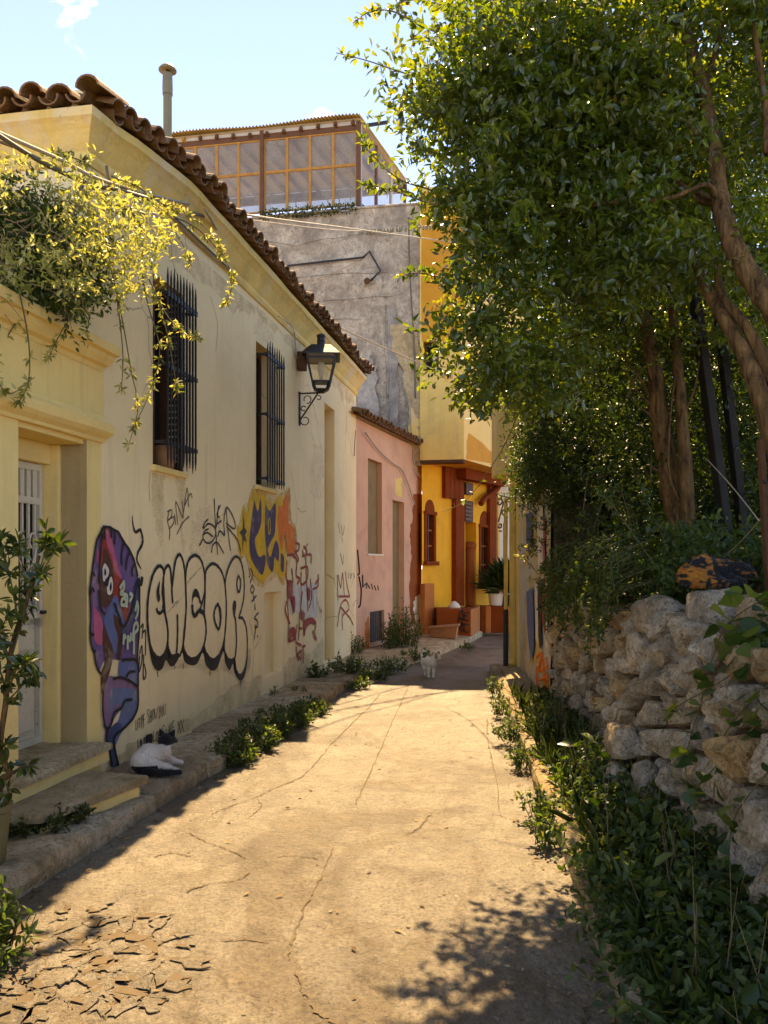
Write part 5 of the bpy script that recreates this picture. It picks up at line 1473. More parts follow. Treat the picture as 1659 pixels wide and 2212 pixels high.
# bubble letters
fill(B([(58, 1200), (62, 1380), (80, 1530), (105, 1650), (150, 1705), (195, 1680), (222, 1610), (262, 1665), (310, 1640), (366, 1545), (385, 1620), (440, 1655), (500, 1640), (548, 1545), (575, 1650), (630, 1705), (680, 1670), (732, 1530), (745, 1630), (785, 1700), (815, 1640), (828, 1720), (880, 1795), (925, 1730), (945, 1560),
        (930, 1400), (870, 1500), (800, 1560), (740, 1440), (690, 1500), (600, 1530), (545, 1480), (450, 1530), (375, 1450), (300, 1520), (235, 1470), (150, 1500)]), 'black', d=.003, k=4)
letters = [
    [(205, 850), (195, 800), (165, 778), (130, 812), (95, 900), (68, 1050), (60, 1200), (67, 1350), (85, 1480), (120, 1560), (165, 1592), (208, 1555), (235, 1470), (240, 1380), (233, 1290), (213, 1195), (195, 1165), (200, 1100), (190, 1010), (197, 920)],
    [(203, 1010), (200, 900), (215, 810), (242, 775), (262, 812), (276, 950), (287, 880), (308, 735), (340, 677), (366, 712), (386, 800), (396, 950), (402, 1100), (396, 1250), (386, 1380), (374, 1480), (346, 1568), (322, 1560), (300, 1572), (268, 1568), (240, 1480), (240, 1350), (215, 1190)],
    [(398, 1000), (398, 850), (420, 740), (458, 692), (492, 686), (530, 722), (556, 800), (566, 900), (565, 1010), (545, 1092), (522, 1180), (550, 1192), (573, 1280), (576, 1380), (555, 1485), (510, 1572), (450, 1600), (402, 1562), (376, 1470), (390, 1300), (402, 1150)],
    [(570, 900), (575, 830), (602, 780), (640, 758), (690, 790), (730, 870), (750, 1000), (756, 1150), (750, 1300), (735, 1440), (700, 1552), (642, 1607), (592, 1570), (562, 1490), (578, 1380), (575, 1280), (562, 1190), (568, 1050)],
    [(745, 930), (765, 832), (800, 742), (840, 695), (880, 727), (905, 820), (916, 950), (910, 1060), (890, 1160), (868, 1232), (900, 1240), (930, 1310), (942, 1430), (940, 1560), (920, 1680), (880, 1745), (846, 1702), (830, 1600), (812, 1608), (772, 1600), (738, 1500), (752, 1300), (758, 1150), (752, 1020)]]
for L in letters: fill(B(L), 'cream', d=.0055, k=3)
strokes([B(L + [L[0]]) for L in letters], .032, 'black', d=.008)
strokes([B(s) for s in ([(140, 1150), (150, 1185), (175, 1195), (197, 1165)], [(276, 950), (276, 1010), (284, 1110)], [(325, 1205), (327, 1350), (322, 1480), (316, 1565)], [(842, 1330), (848, 1450), (836, 1590)], [(820, 1190), (838, 1250), (845, 1340)])], .03, 'black', d=.0105)
fill(B([(545, 1105), (522, 1110), (510, 1070), (490, 1052), (468, 1060), (455, 1110), (455, 1040), (470, 990), (490, 978), (512, 1010), (530, 1080)]), 'black', d=.0098)
strokes([B([(455, 1120), (462, 1190), (482, 1218), (520, 1172), (555, 1195)])], .045, 'black', d=.0128)
strokes([B([(680, 1110), (705, 1180), (708, 1260), (690, 1335), (665, 1300), (648, 1220), (660, 1150), (684, 1112)])], .035, 'black', d=.011)
fill(B([(682, 1112), (708, 1150), (714, 1230), (705, 1300), (690, 1345), (698, 1250), (690, 1170)]), 'black', d=.0102)
strokes([B([(862, 860), (884, 910), (880, 980), (862, 1010), (850, 940), (858, 870)])], .03, 'black', d=.012)
fill(B([(820, 1090), (838, 1085), (845, 1130), (838, 1180), (830, 1240), (818, 1190), (812, 1140)]), 'black', d=.0112)
fill(B([(150, 960), (170, 910), (165, 1000), (172, 1060), (160, 1100), (145, 1060), (140, 1000)]), 'black', d=.0115)
# tags
strokes([B(s) for s in ([(250, 300), (238, 380), (258, 470), (252, 545)], [(235, 300), (275, 285), (270, 345), (240, 375), (290, 345), (290, 400), (255, 450)], [(300, 320), (310, 415)], [(330, 420), (310, 210), (375, 355), (365, 200)], [(375, 335), (410, 90), (425, 260)], [(385, 250), (440, 140), (455, 180)], [(430, 340), (370, 400), (320, 500)])], .012, 'rustiron', d=.004)
strokes([B(s) for s in ([(597, 365), (570, 390), (552, 430), (555, 445), (600, 405), (655, 440), (660, 510), (620, 570), (575, 570), (550, 520), (565, 470), (600, 450)], [(550, 500), (590, 485), (640, 520)], [(650, 182), (660, 400), (680, 680)], [(705, 240), (680, 300), (675, 330), (700, 350)], [(668, 415), (715, 375)], [(690, 240), (668, 440)], [(680, 520), (700, 470), (740, 510), (735, 470)],
        [(745, 500), (735, 400), (755, 265), (800, 310), (835, 400), (825, 450), (755, 400)], [(755, 265), (770, 450), (795, 645)], [(760, 430), (850, 540), (885, 650)], [(625, 660), (640, 590), (680, 575), (735, 665)], [(550, 540), (520, 600)])], .018, 'black', d=.004)
# yellow burst piece
fill(B([(990, 60), (960, 170), (940, 220), (900, 250), (870, 400), (840, 430), (845, 560), (870, 740), (920, 700), (985, 900), (1060, 970), (1130, 930), (1190, 880), (1265, 950), (1310, 800), (1330, 690), (1375, 650), (1370, 430), (1330, 360), (1318, 90), (1265, 120), (1240, 130), (1160, 190), (1080, 90)]), 'halo_yellow', d=.0022, k=3)
fill(B([(1200, 220), (1270, 190), (1318, 90), (1330, 380), (1380, 480), (1370, 680), (1290, 690), (1240, 660), (1205, 420)]), 'halo_orange', d=.0026, k=3)
fill(B([(40, 1200), (50, 1400), (75, 1580), (120, 1720), (200, 1730), (260, 1700), (380, 1680), (500, 1680), (600, 1740), (720, 1700), (820, 1760), (890, 1830), (960, 1700), (970, 1500), (880, 1600), (600, 1600), (240, 1600), (110, 1500)]), 'halo_dark', d=.002, k=3)
for s_ in ([(150, 1700), (152, 1760)], [(375, 1640), (374, 1690)], [(610, 1700), (612, 1752)], [(880, 1790), (878, 1850)], [(300, 1650), (301, 1688)]): strokes([B(s_)], .012, 'black', d=.0016, smooth=False)
fill(B([(1000, 100), (985, 200), (962, 180), (945, 330), (915, 260), (900, 350), (888, 420), (860, 440), (855, 500), (880, 690), (910, 660), (945, 720), (1000, 850), (1060, 925), (1100, 905), (1165, 830), (1200, 850), (1255, 905), (1280, 830), (1285, 700), (1250, 400), (1255, 160), (1210, 175), (1150, 250), (1110, 180), (1070, 130), (1045, 165), (1020, 120)]), 'spray_yellow', d=.004, k=3)
fill(B([(1215, 250), (1258, 240), (1300, 140), (1305, 390), (1330, 410), (1350, 500), (1345, 650), (1295, 655), (1288, 560), (1270, 470), (1252, 640), (1225, 560), (1210, 400)]), 'spray_orange', d=.0055, k=3)
fill(B([(1003, 190), (1035, 300), (1060, 180), (1066, 380), (1040, 480), (1010, 540), (1020, 640), (1050, 700), (1090, 680), (1105, 720), (1075, 858), (1010, 780), (970, 690), (960, 560), (985, 330)]), 'spray_purple', d=.007, k=3)
fill(B([(1105, 230), (1140, 295), (1192, 225), (1186, 480), (1150, 560), (1125, 640), (1150, 700), (1190, 555), (1222, 620), (1215, 740), (1182, 700), (1165, 832), (1120, 760), (1108, 620), (1098, 440)]), 'spray_purple', d=.0072, k=3)
fill(B([(1240, 660), (1265, 700), (1262, 825), (1238, 800)]), 'spray_purple', d=.0074)
fill(B([(910, 310), (918, 440), (938, 470), (922, 505), (940, 575), (912, 545), (900, 645), (898, 520), (872, 480), (903, 450)]), 'black', d=.0076, smooth=False)
strokes([B([(1135, 350), (1145, 400), (1142, 480), (1130, 490), (1128, 400), (1136, 352)])], .02, 'spray_yellow', d=.0095)
# red and white scrawl
fill(B([(1318, 960), (1360, 930), (1420, 960), (1550, 930), (1562, 1060), (1555, 1240), (1500, 1220), (1440, 1250), (1380, 1180), (1320, 1200)]), 'spray_white', d=.004, k=3)
red = [[(1295, 683), (1330, 678), (1362, 685)], [(1292, 730), (1285, 860), (1310, 980), (1300, 1100), (1310, 1300)], [(1370, 575), (1402, 590), (1392, 640), (1365, 650)], [(1365, 650), (1395, 720), (1380, 740)], [(1345, 690), (1380, 730), (1375, 860), (1405, 890), (1385, 940)], [(1440, 605), (1470, 650), (1445, 690), (1430, 640)], [(1430, 690), (1505, 680), (1505, 760)], [(1415, 800), (1475, 790), (1470, 900), (1420, 940), (1420, 830)],
       [(1335, 800), (1345, 920), (1300, 960), (1330, 1090), (1355, 1190)], [(1460, 700), (1470, 1000), (1480, 1180)], [(1500, 890), (1510, 1040), (1490, 1150)], [(1570, 850), (1575, 900)], [(1545, 940), (1570, 900), (1565, 960), (1520, 985)], [(1290, 1090), (1280, 1180), (1320, 1290)], [(1430, 1000), (1410, 1200), (1395, 1440)], [(1440, 1200), (1445, 1400)], [(1550, 1300), (1540, 1360), (1555, 1440)], [(1520, 1350), (1545, 1430)], [(1310, 1300), (1310, 1440), (1365, 1420)], [(1385, 1290), (1370, 1440), (1420, 1480)], [(1410, 1200), (1405, 1320), (1430, 1330)],
       [(1375, 1490), (1395, 1620)], [(1385, 1560), (1420, 1530), (1415, 1600), (1395, 1570)], [(1430, 1490), (1455, 1485)], [(1440, 1500), (1435, 1640)]]
strokes([B(s) for s in red], .034, 'spray_red', d=.006)
for P in ([(1445, 1260), (1500, 1232), (1545, 1260), (1548, 1300), (1500, 1290), (1460, 1340), (1450, 1400)], [(1318, 1340), (1345, 1315), (1375, 1350), (1368, 1420), (1340, 1400), (1312, 1460)], [(1300, 900), (1345, 920), (1335, 1040), (1300, 1060)], [(1330, 1040), (1365, 1060), (1360, 1190), (1340, 1140)], [(1480, 960), (1500, 1000), (1490, 1090), (1475, 1040)], [(1425, 1160), (1450, 1200), (1440, 1260), (1420, 1240)]):
    fill(B(P), 'spray_red', d=.0148, k=3)
strokes([B(s) for s in ([(1345, 1000), (1350, 1200)], [(1520, 1000), (1530, 1180)], [(1420, 950), (1415, 1120)], [(1550, 1050), (1590, 1180), (1600, 1160), (1590, 1250)], [(1460, 620), (1480, 580)])], .02, 'black', d=.0155, taper=True)
strokes([B(s) for s in ([(955, 790), (965, 860), (955, 880)], [(970, 800), (990, 860), (965, 930)], [(985, 945), (1003, 985), (985, 1020), (972, 985), (985, 948)], [(995, 1030), (1003, 1090)], [(980, 1095), (1022, 1040)], [(1008, 1110), (1012, 1170)], [(1040, 1190), (1005, 1240), (1030, 1260), (1035, 1310), (1010, 1330)], [(1010, 1330), (1020, 1300), (1003, 1430)], [(1030, 1390), (1036, 1410)])], .02, 'black', d=.004)
# far tags
c1 = crop(550, 900, .42194)
Q1 = lambda L: cp(c1, L)
strokes([Q1(s) for s in ([(570, 1060), (575, 1200)], [(575, 1060), (590, 1130), (600, 1050), (610, 1180)], [(615, 1040), (625, 1120), (640, 1180)], [(570, 1350), (590, 1230), (620, 1200), (635, 1250), (600, 1290), (600, 1370)], [(590, 1240), (640, 1300), (660, 1340)], [(580, 1180), (640, 1180)])], .035, 'spray_red', d=.004)
strokes([Q1(s) for s in ([(575, 770), (585, 830)], [(590, 780), (600, 840), (610, 790)], [(595, 850), (600, 880)], [(588, 940), (600, 1000), (605, 950)])], .016, 'black', d=.004)
strokes([Q1(s) for s in ([(630, 1050), (632, 1080)], [(640, 1050), (645, 1080), (650, 1050)], [(660, 1050), (668, 1078)])], .02, 'black', d=.004)
def pstrokes(fr, lst, w, mat, parent, d=.005):
    for s in lst:
        P = [fr.p(fr.px(x, y, d)[0], d, fr.px(x, y, d)[1]) for x, y in spline(s, 5)]
        mb = MB(); mb.tube(P, w, 4); mb.build('graffiti', M[mat], parent)
pstrokes(PK, [Q1(s) for s in ([(682, 920), (692, 1040), (684, 1060)], [(690, 1070), (702, 1140), (698, 1220), (688, 1240)], [(710, 1060), (712, 1130)])], .02, 'black', pink)
pstrokes(PK, [Q1(s) for s in ([(720, 1120), (735, 1105), (730, 1135)], [(740, 1115), (750, 1135)], [(760, 1110), (765, 1140)], [(775, 1120), (785, 1145)], [(795, 1120), (798, 1145)])], .012, 'black', pink)
for x, y in ((535, 1780), (565, 1745), (580, 1790), (525, 1840), (560, 1830), (545, 1890), (580, 1900)):
    X, Yc = cropC(x, y)
    ctr = at(X, Yc, b2[1] - .012 - (b2[1] - b1[1]) * (615 - x) / 320)
    bl = MB(); bl.tube([ctr + Vector((.065 * math.cos(w), -.002, .09 * math.sin(w))) for w in np.linspace(0, 6.2, 12)], .012, 4)
    bl.build('graffiti', M['black'], bench)
# painted woman
cA = crop(190, 1200, .28011)
A_ = lambda L: cp(cA, L)
wom = [
    ('spray_violet', [(180, 125), (240, 128), (275, 150), (315, 172), (360, 250), (410, 325), (450, 420), (476, 540), (490, 640), (490, 800), (485, 1000), (478, 1200), (470, 1250), (330, 1240), (200, 1240), (150, 1330), (110, 1180), (85, 1110), (76, 1000), (82, 860), (74, 680), (84, 560), (104, 420), (130, 248), (165, 180)], .003),
    ('spray_red', [(165, 190), (215, 135), (250, 200), (300, 400), (350, 580), (400, 780), (370, 920), (280, 760), (230, 640), (180, 560), (160, 400)], .0042),
    ('spray_pink', [(205, 150), (245, 180), (270, 290), (310, 450), (340, 560), (290, 500), (250, 360), (215, 260)], .0052),
    ('spray_pink', [(100, 780), (160, 860), (190, 1000), (170, 1110), (115, 1080), (105, 930)], .0054),
    ('spray_lilac', [(95, 520), (140, 470), (160, 600), (140, 780), (95, 760)], .0056), ('spray_pink', [(135, 300), (150, 350), (145, 430), (128, 400)], .0058),
    ('spray_brown', [(150, 600), (180, 430), (200, 300), (260, 440), (275, 560), (270, 680), (240, 770), (190, 800), (155, 720)], .0062),
    ('spray_white', [(180, 470), (200, 430), (235, 490), (215, 560), (185, 575)], .0072), ('spray_white', [(215, 630), (250, 540), (268, 600), (258, 680), (225, 690)], .0074),
    ('black', [(192, 505), (200, 470), (212, 510), (200, 535)], .0084), ('black', [(238, 630), (250, 585), (258, 630), (246, 665)], .0086), ('black', [(205, 560), (235, 540), (225, 620), (195, 610)], .0078),
    ('spray_steel', [(190, 900), (240, 780), (300, 700), (370, 960), (330, 1060), (340, 1180), (250, 1160), (220, 1060)], .0064),
    ('spray_brown', [(270, 850), (320, 900), (345, 1010), (330, 1230), (300, 1200), (310, 1050), (280, 950)], .0076), ('spray_brown', [(190, 930), (230, 1040), (270, 1180), (230, 1380), (175, 1520), (168, 1350), (200, 1250), (180, 1060)], .0068),
    ('spray_deepblue', [(445, 620), (485, 550), (495, 700), (440, 880), (370, 1010), (350, 960), (420, 830)], .0088),
    ('spray_steel', [(320, 1250), (400, 1235), (475, 1260), (478, 1450), (400, 1400), (320, 1380)], .009),
    ('spray_lilac', [(190, 1500), (230, 1380), (280, 1380), (380, 1410), (470, 1460), (476, 1600), (450, 1700), (380, 1790), (300, 1870), (225, 1930), (200, 1800), (185, 1640)], .0072),
    ('spray_blue', [(250, 1480), (360, 1470), (470, 1500), (470, 1620), (420, 1740), (330, 1860), (280, 1960), (225, 1900), (270, 1700), (330, 1640), (290, 1600), (240, 1680)], .0082),
    ('cream', [(250, 1790), (285, 1720), (330, 1660), (310, 1740), (270, 1790)], .0094),
    ('spray_deepblue', [(215, 1880), (260, 1790), (310, 1760), (340, 1790), (290, 1860), (275, 1940), (290, 2040), (315, 2120), (262, 2130), (235, 2010), (215, 1950)], .0098)]
for m_, P, d in wom: fill(A_(P), m_, d=d, k=4)
ol = [[(180, 125), (240, 128), (275, 150), (315, 172), (360, 250), (410, 325), (450, 420), (476, 540)], [(180, 130), (160, 185), (130, 248), (104, 420), (84, 560), (74, 680), (82, 860), (76, 1000), (85, 1110), (110, 1180), (130, 1290), (168, 1360)], [(275, 150), (285, 200), (280, 270)], [(360, 250), (340, 360), (345, 450)], [(410, 330), (385, 400), (378, 490)], [(450, 430), (430, 480), (432, 540)], [(195, 140), (200, 230)], [(250, 140), (255, 220)],
      [(78, 690), (95, 640), (112, 670)], [(82, 860), (78, 880)], [(78, 1010), (100, 1030), (110, 1015)], [(110, 1170), (125, 1160)], [(105, 500), (115, 540)], [(490, 600), (492, 800), (488, 1000), (470, 1240)], [(345, 1240), (400, 1235), (475, 1258), (480, 1450)], [(270, 1395), (330, 1385), (400, 1410), (475, 1460)], [(380, 1380), (410, 1340), (455, 1335)], [(478, 1450), (478, 1620), (440, 1720), (370, 1800)], [(185, 1500), (182, 1650), (200, 1790), (230, 1810), (260, 1760), (280, 1680), (340, 1640), (370, 1580), (430, 1570)],
      [(370, 1800), (290, 1870), (280, 1950), (315, 2125)], [(230, 1810), (212, 1890), (240, 2010), (262, 2125)], [(280, 760), (320, 870), (360, 960), (420, 840), (450, 700), (480, 560)], [(150, 600), (160, 400), (180, 180)], [(150, 650), (165, 800), (200, 860)]]
strokes([A_(s) for s in ol], .022, 'black', d=.011, k=4)
strokes([A_(s) for s in ([(325, 640), (360, 585), (355, 650), (330, 680), (385, 700), (380, 770), (340, 775), (345, 730), (375, 720)], [(370, 720), (385, 800)], [(405, 680), (430, 700), (405, 750)], [(455, 830), (470, 750), (478, 830), (455, 900)], [(355, 1110), (360, 1030), (375, 1060)], [(390, 1150), (392, 1040), (410, 1080), (418, 1010)], [(430, 1080), (445, 950), (470, 930), (475, 980), (450, 1010)], [(445, 1000), (442, 1190)])], .028, 'spray_mint', d=.021)
strokes([A_([(430, 30), (435, 100), (455, 168), (495, 150), (515, 215), (512, 270), (478, 335), (468, 400), (488, 450), (505, 478)])], .03, 'black', d=.004, taper=True)
strokes([A_([(478, 560), (505, 600), (512, 540)])], .04, 'black', d=.02)
strokes([A_(s) for s in ([(500, 970), (520, 940), (510, 1060)], [(520, 1010), (540, 1000), (540, 1200)], [(490, 1190), (510, 1120), (510, 1240), (485, 1340), (490, 1200)], [(525, 1190), (522, 1390), (545, 1360), (530, 1270)])], .016, 'black', d=.004)
# the line of writing low on the wall
FONT = {'L': [[(0, 1), (0, 0), (.8, .05)]], 'E': [[(.8, 1), (0, .95), (0, 0), (.8, .05)], [(0, .5), (.6, .52)]], 'T': [[(0, .95), (1, 1)], [(.5, .97), (.5, 0)]], 'M': [[(0, 0), (.1, 1), (.5, .35), (.9, 1), (1, 0)]],
        'S': [[(.9, .95), (.3, 1), (.05, .75), (.8, .4), (.8, .1), (.1, .0)]], 'H': [[(0, 1), (0, 0)], [(.9, 1), (.9, 0)], [(0, .5), (.9, .5)]], 'O': [[(.5, 1), (.05, .7), (.05, .25), (.5, 0), (.95, .3), (.95, .75), (.5, 1)]],
        'W': [[(0, 1), (.25, 0), (.5, .6), (.75, 0), (1, 1)]], 'Y': [[(0, 1), (.5, .5)], [(1, 1), (.3, 0)]], 'U': [[(0, 1), (.05, .2), (.5, 0), (.9, .2), (.95, 1)]], 'K': [[(0, 1), (0, 0)], [(.9, 1), (.05, .45), (.95, 0)]],
        'I': [[(.4, 1), (.4, 0)]], 'X': [[(0, 1), (1, 0)], [(1, 1), (0, 0)]], 'A': [[(0, 0), (.5, 1), (1, 0)], [(.2, .4), (.8, .4)]]}
cT = crop(290, 1640, .09644)
def writing(items, w, d):
    out = []
    for ch_, x0, x1, yt0, yb0 in items:      # crop pixels: left, right, top, bottom (at centre)
        sl = -.30 * (x1 - x0)
        for s in FONT[ch_]:
            pts = []
            for u, v in s: pts.append(cT(x0 + (x1 - x0) * u, yb0 + (yt0 - yb0) * v + sl * (u - .5)))
            out.append(pts)
    strokes(out, w, 'black', d=d, smooth=False)
writing([('L', 295, 345, 490, 735), ('E', 340, 385, 460, 690), ('T', 365, 415, 455, 670), ('M', 432, 478, 360, 700), ('E', 480, 520, 350, 620), ('S', 575, 625, 240, 570), ('H', 640, 680, 260, 550), ('O', 695, 745, 230, 500), ('W', 750, 820, 200, 460), ('Y', 850, 905, 140, 470), ('O', 915, 960, 170, 410), ('U', 972, 1025, 95, 375)], .008, .004)
writing([('W', 340, 405, 960, 1270), ('H', 415, 440, 960, 1250), ('A', 445, 475, 960, 1240), ('T', 478, 520, 930, 1220), ('L', 720, 775, 750, 1000), ('O', 785, 835, 770, 1010), ('O', 838, 885, 740, 1000), ('K', 890, 940, 690, 1010), ('S', 945, 1000, 620, 990), ('L', 1030, 1080, 650, 880), ('I', 1090, 1120, 610, 870), ('K', 1125, 1185, 560, 900), ('E', 1190, 1245, 510, 840), ('X', 1310, 1385, 505, 820), ('X', 1385, 1465, 470, 800)], .009, .004)
fill([cT(*p) for p in ((530, 890), (560, 850), (690, 815), (705, 900), (690, 1180), (610, 1210), (530, 1215))], 'black', d=.0125, smooth=False)
# ------------------------------------------------------------------ rubble walls: every stone its own piece
def rubble(parent, pf, L, H, n, rng, gap=.024, proud=.05, aspect=1.35, mats=('stone', 'stone', 'stone', 'stone2', 'stone3')):
    S = np.stack([rng.uniform(0, L, n), rng.uniform(0, H * aspect, n)], 1)
    smp = np.stack([rng.uniform(0, L, 7000), rng.uniform(0, H * aspect, 7000)], 1)
    for it in range(4):
        own = ((smp[:, None] - S[None]) ** 2).sum(2).argmin(1)
        for i in range(n):
            q = smp[own == i]
            if len(q): S[i] = S[i] * .35 + q.mean(0) * .65
    for i in range(n):
        P = clip_cell(i, S, (-.02, L + .02, -.02, H * aspect))
        if P is None: continue
        P = np.array(P); P[:, 1] /= aspect
        c = P.mean(0); per = []
        K = 22
        seg = np.linalg.norm(np.roll(P, -1, 0) - P, axis=1); cum = np.concatenate([[0], np.cumsum(seg)]); tot = cum[-1]
        for k in range(K):
            t = tot * k / K; j = min(np.searchsorted(cum, t, side='right') - 1, len(P) - 1)
            f = (t - cum[j]) / max(seg[j], 1e-9); per.append(P[j] * (1 - f) + P[(j + 1) % len(P)] * f)
        per = np.array(per)
        per = per * .66 + (np.roll(per, 1, 0) + np.roll(per, -1, 0)) * .17
        rad = np.linalg.norm(per - c, axis=1).mean()
        if rad < .025: continue
        per = c + (per - c) * (1 - gap / rad)
        d0 = rng.normal(0, .018); ph = proud * rng.uniform(.6, 1.5) * min(1.3, rad / .1)
        tx, tz = rng.normal(0, .15, 2); sd = rng.uniform(0, 50)
        fac = [(rng.normal(0, .55, 2), rng.uniform(.75, 1.15)) for _ in range(5)]     # broken faces of the block
        mb = MB(); rings = []
        for sc_, dp in ((.95, -.13), (1.01, -.05), (1.0, .15), (.95, .52), (.86, .80), (.68, .95), (.45, 1.0), (.22, 1.0)):
            r_ = []
            for q in per:
                v = c + (q - c) * sc_ * (1 + .07 * mnoise.noise(Vector((q[0] * 9, q[1] * 9, sd + dp))))
                top = min(f_[1] + ((v - c) / rad) @ f_[0] for f_ in fac)
                dpp = d0 + (min(dp * 1.25, max(.1, top)) * ph if dp > 0 else dp) + ((v[0] - c[0]) * tx + (v[1] - c[1]) * tz) * (dp > .5)
                dpp += (.045 * mnoise.noise(Vector((v[0] * 8, v[1] * 6, sd))) - .035 * abs(mnoise.noise(Vector((v[0] * 15, v[1] * 13, sd + 9)))) + .014 * mnoise.noise(Vector((v[0] * 34, v[1] * 34, sd)))) * max(0, min(1, dp * 1.15))
                r_.append(len(mb.v)); mb.v.append(tuple(pf(v[0], dpp, v[1])))
            rings.append(r_)
        for a, b in zip(rings, rings[1:]):
            for k in range(K): mb.f.append((a[k], a[(k + 1) % K], b[(k + 1) % K], b[k]))
        mb.v.append(tuple(pf(c[0], d0 + ph * 1.02, c[1]))); z = len(mb.v) - 1
        for k in range(K): mb.f.append((rings[-1][k], rings[-1][(k + 1) % K], z))
        ctr = pf(c[0], 0, c[1])
        me = mb.mesh('stone', M[mats[rng.integers(len(mats))]], off=ctr, smooth=False)
        bm = bmesh.new(); bm.from_mesh(me); bmesh.ops.recalc_face_normals(bm, faces=bm.faces)
        for f in bm.faces: f.smooth = True
        for e in bm.edges:
            if len(e.link_faces) == 2 and e.calc_face_angle(0) > .42: e.smooth = False
        bm.to_mesh(me); bm.free()
        link('stone', me, parent, loc=ctr - wloc(parent))
rB = np.random.default_rng(21)
nearw = thing('rubble_wall', 'tall near wall of large pale rubble stones holding the bank on the right', 'stone wall', (1.7, 3.8, 0))
topB = lambda a: 1.34 + .05 * math.sin(a * 2.1)
LB = 4.3
def pB(a, d, z):
    y = 1.75 + a * (5.75 - 1.75) / LB
    x = 1.44 + .16 * (y - 1.75) / 4.0 + .13 * z
    bul = .04 * mnoise.noise(Vector((a * 1.1, z * 1.3, 2)))
    return Vector((x - d - bul, y, z * topB(a) / 1.34))
rubble(nearw, pB, LB, 1.30, 118, rB, proud=.075)
mb = MB()
n1, n2 = 24, 8
for j in range(n2 + 1):
    for i in range(n1 + 1): mb.v.append(tuple(pB(LB * i / n1, -.035, -.1 + 1.38 * j / n2)))
for j in range(n2):
    for i in range(n1):
        q = j * (n1 + 1) + i; mb.f.append((q, q + 1, q + n1 + 2, q + n1 + 1))
b_ = len(mb.v)
for i in range(n1 + 1): p = pB(LB * i / n1, -.035, 1.28); mb.v.append((p.x + .7, p.y, p.z + .02))
for i in range(n1): mb.f.append((n2 * (n1 + 1) + i, n2 * (n1 + 1) + i + 1, b_ + i + 1, b_ + i))
mb.build('earth_core', M['mortar'], nearw, fix=False)
mb = MB(); mb.hexa([(1.66, 5.45, -.1), (2.3, 5.45, -.1), (2.3, 5.72, -.1), (1.66, 5.72, -.1), (1.82, 5.45, 1.25), (2.4, 5.45, 1.25), (2.4, 5.72, 1.25), (1.82, 5.72, 1.25)]); mb.build('earth_core', M['mortar'], nearw)
mb = MB()
for j in range(9):
    for i in range(21):
        y = -3.2 + 4.95 * i / 20; z = -.1 + 1.42 * j / 8
        mb.v.append((1.43 + .13 * z - .05 * mnoise.noise(Vector((y * 2.2, z * 2.4, 5))) - .04 * abs(mnoise.noise(Vector((y * 5, z * 6, 1)))), y, z))
for j in range(8):
    for i in range(20): q = j * 21 + i; mb.f.append((q, q + 1, q + 22, q + 21))
b_ = len(mb.v)
for i in range(21): p = mb.v[8 * 21 + i]; mb.v.append((p[0] + .75, p[1], p[2] - .01))
for i in range(20): mb.f.append((8 * 21 + i, 8 * 21 + i + 1, b_ + i + 1, b_ + i))
mb.build('rough_face', M['stone2'], nearw, fix=False)
def boulder(c, s, sd, mat, parent, rz=0, sub=3):
    bm = bmesh.new(); bmesh.ops.create_icosphere(bm, subdivisions=sub, radius=1)
    for v in bm.verts:
        p = v.co.copy(); m = max(abs(p.x), abs(p.y), abs(p.z)); p = p * (.55 + .45 / (m ** .8)) if m > 0 else p
        p *= 1 + .2 * mnoise.noise(p * 1.4 + Vector((sd, 0, 0))) - .16 * abs(mnoise.noise(p * 2.6 + Vector((0, sd, 0)))) + .07 * mnoise.noise(p * 5 + Vector((0, sd, 3))) + .04 * mnoise.noise(p * 11)
        v.co = Vector((p.x * s[0], p.y * s[1], p.z * s[2])) * .86
    for f in bm.faces: f.smooth = True
    for e in bm.edges:
        if len(e.link_faces) == 2 and e.calc_face_angle(0) > .5: e.smooth = False
    me = bpy.data.meshes.new('stone'); bm.to_mesh(me); bm.free(); me.materials.append(M[mat])
    o = link('stone', me, parent, loc=Vector(c) - wloc(parent)); o.rotation_euler = (0, 0, rz); return o
boulder(at(1425, 1330, 5.3), (.17, .26, .15), 1.0, 'stone2', nearw, .1)
boulder(at(1545, 1318, 4.65), (.17, .30, .155), 2.3, 'stone2', nearw, -.05)
boulder(at(1672, 1330, 4.0), (.16, .26, .12), 4.1, 'stone', nearw, .1)
boulder(at(1380, 1400, 5.45), (.09, .16, .15), 5.7, 'stone', nearw)
boulder(at(1470, 1432, 4.95), (.12, .24, .15), 7.7, 'stone2', nearw)
boulder(at(1345, 1600, 5.1), (.12, .2, .13), 9.1, 'stone', nearw); boulder(at(1395, 1690, 4.8), (.09, .15, .15), 11.4, 'stone2', nearw); boulder(at(1335, 1680, 5.1), (.08, .12, .12), 14.2, 'stone', nearw)
boulder(at(1640, 1880, 3.45), (.14, .22, .24), 12.8, 'stone2', nearw); boulder(at(1660, 2110, 3.2), (.10, .2, .16), 16.8, 'stone', nearw); boulder(at(1600, 1640, 3.75), (.10, .17, .12), 15.3, 'stone3', nearw)
farw = thing('rubble_wall', 'lower shaded rubble wall overgrown with ivy, between the painted plaster and the tall stone wall', 'stone wall', (1.85, 7.4, 0))
def pA(a, d, z):
    y = 5.7 + a; x = 1.77 + .035 * a + .03 * z
    return Vector((x - d - .03 * mnoise.noise(Vector((a, z, 8))), y, z))
rubble(farw, pA, 3.5, 1.28, 105, np.random.default_rng(5), proud=.06)
mb = MB(); mb.hexa([(1.80, 5.7, -.1), (2.6, 5.7, -.1), (2.6, 9.25, -.1), (1.93, 9.25, -.1), (1.84, 5.7, 1.25), (2.6, 5.7, 1.25), (2.6, 9.25, 1.25), (1.97, 9.25, 1.25)]); mb.build('earth_core', M['mortar'], farw)

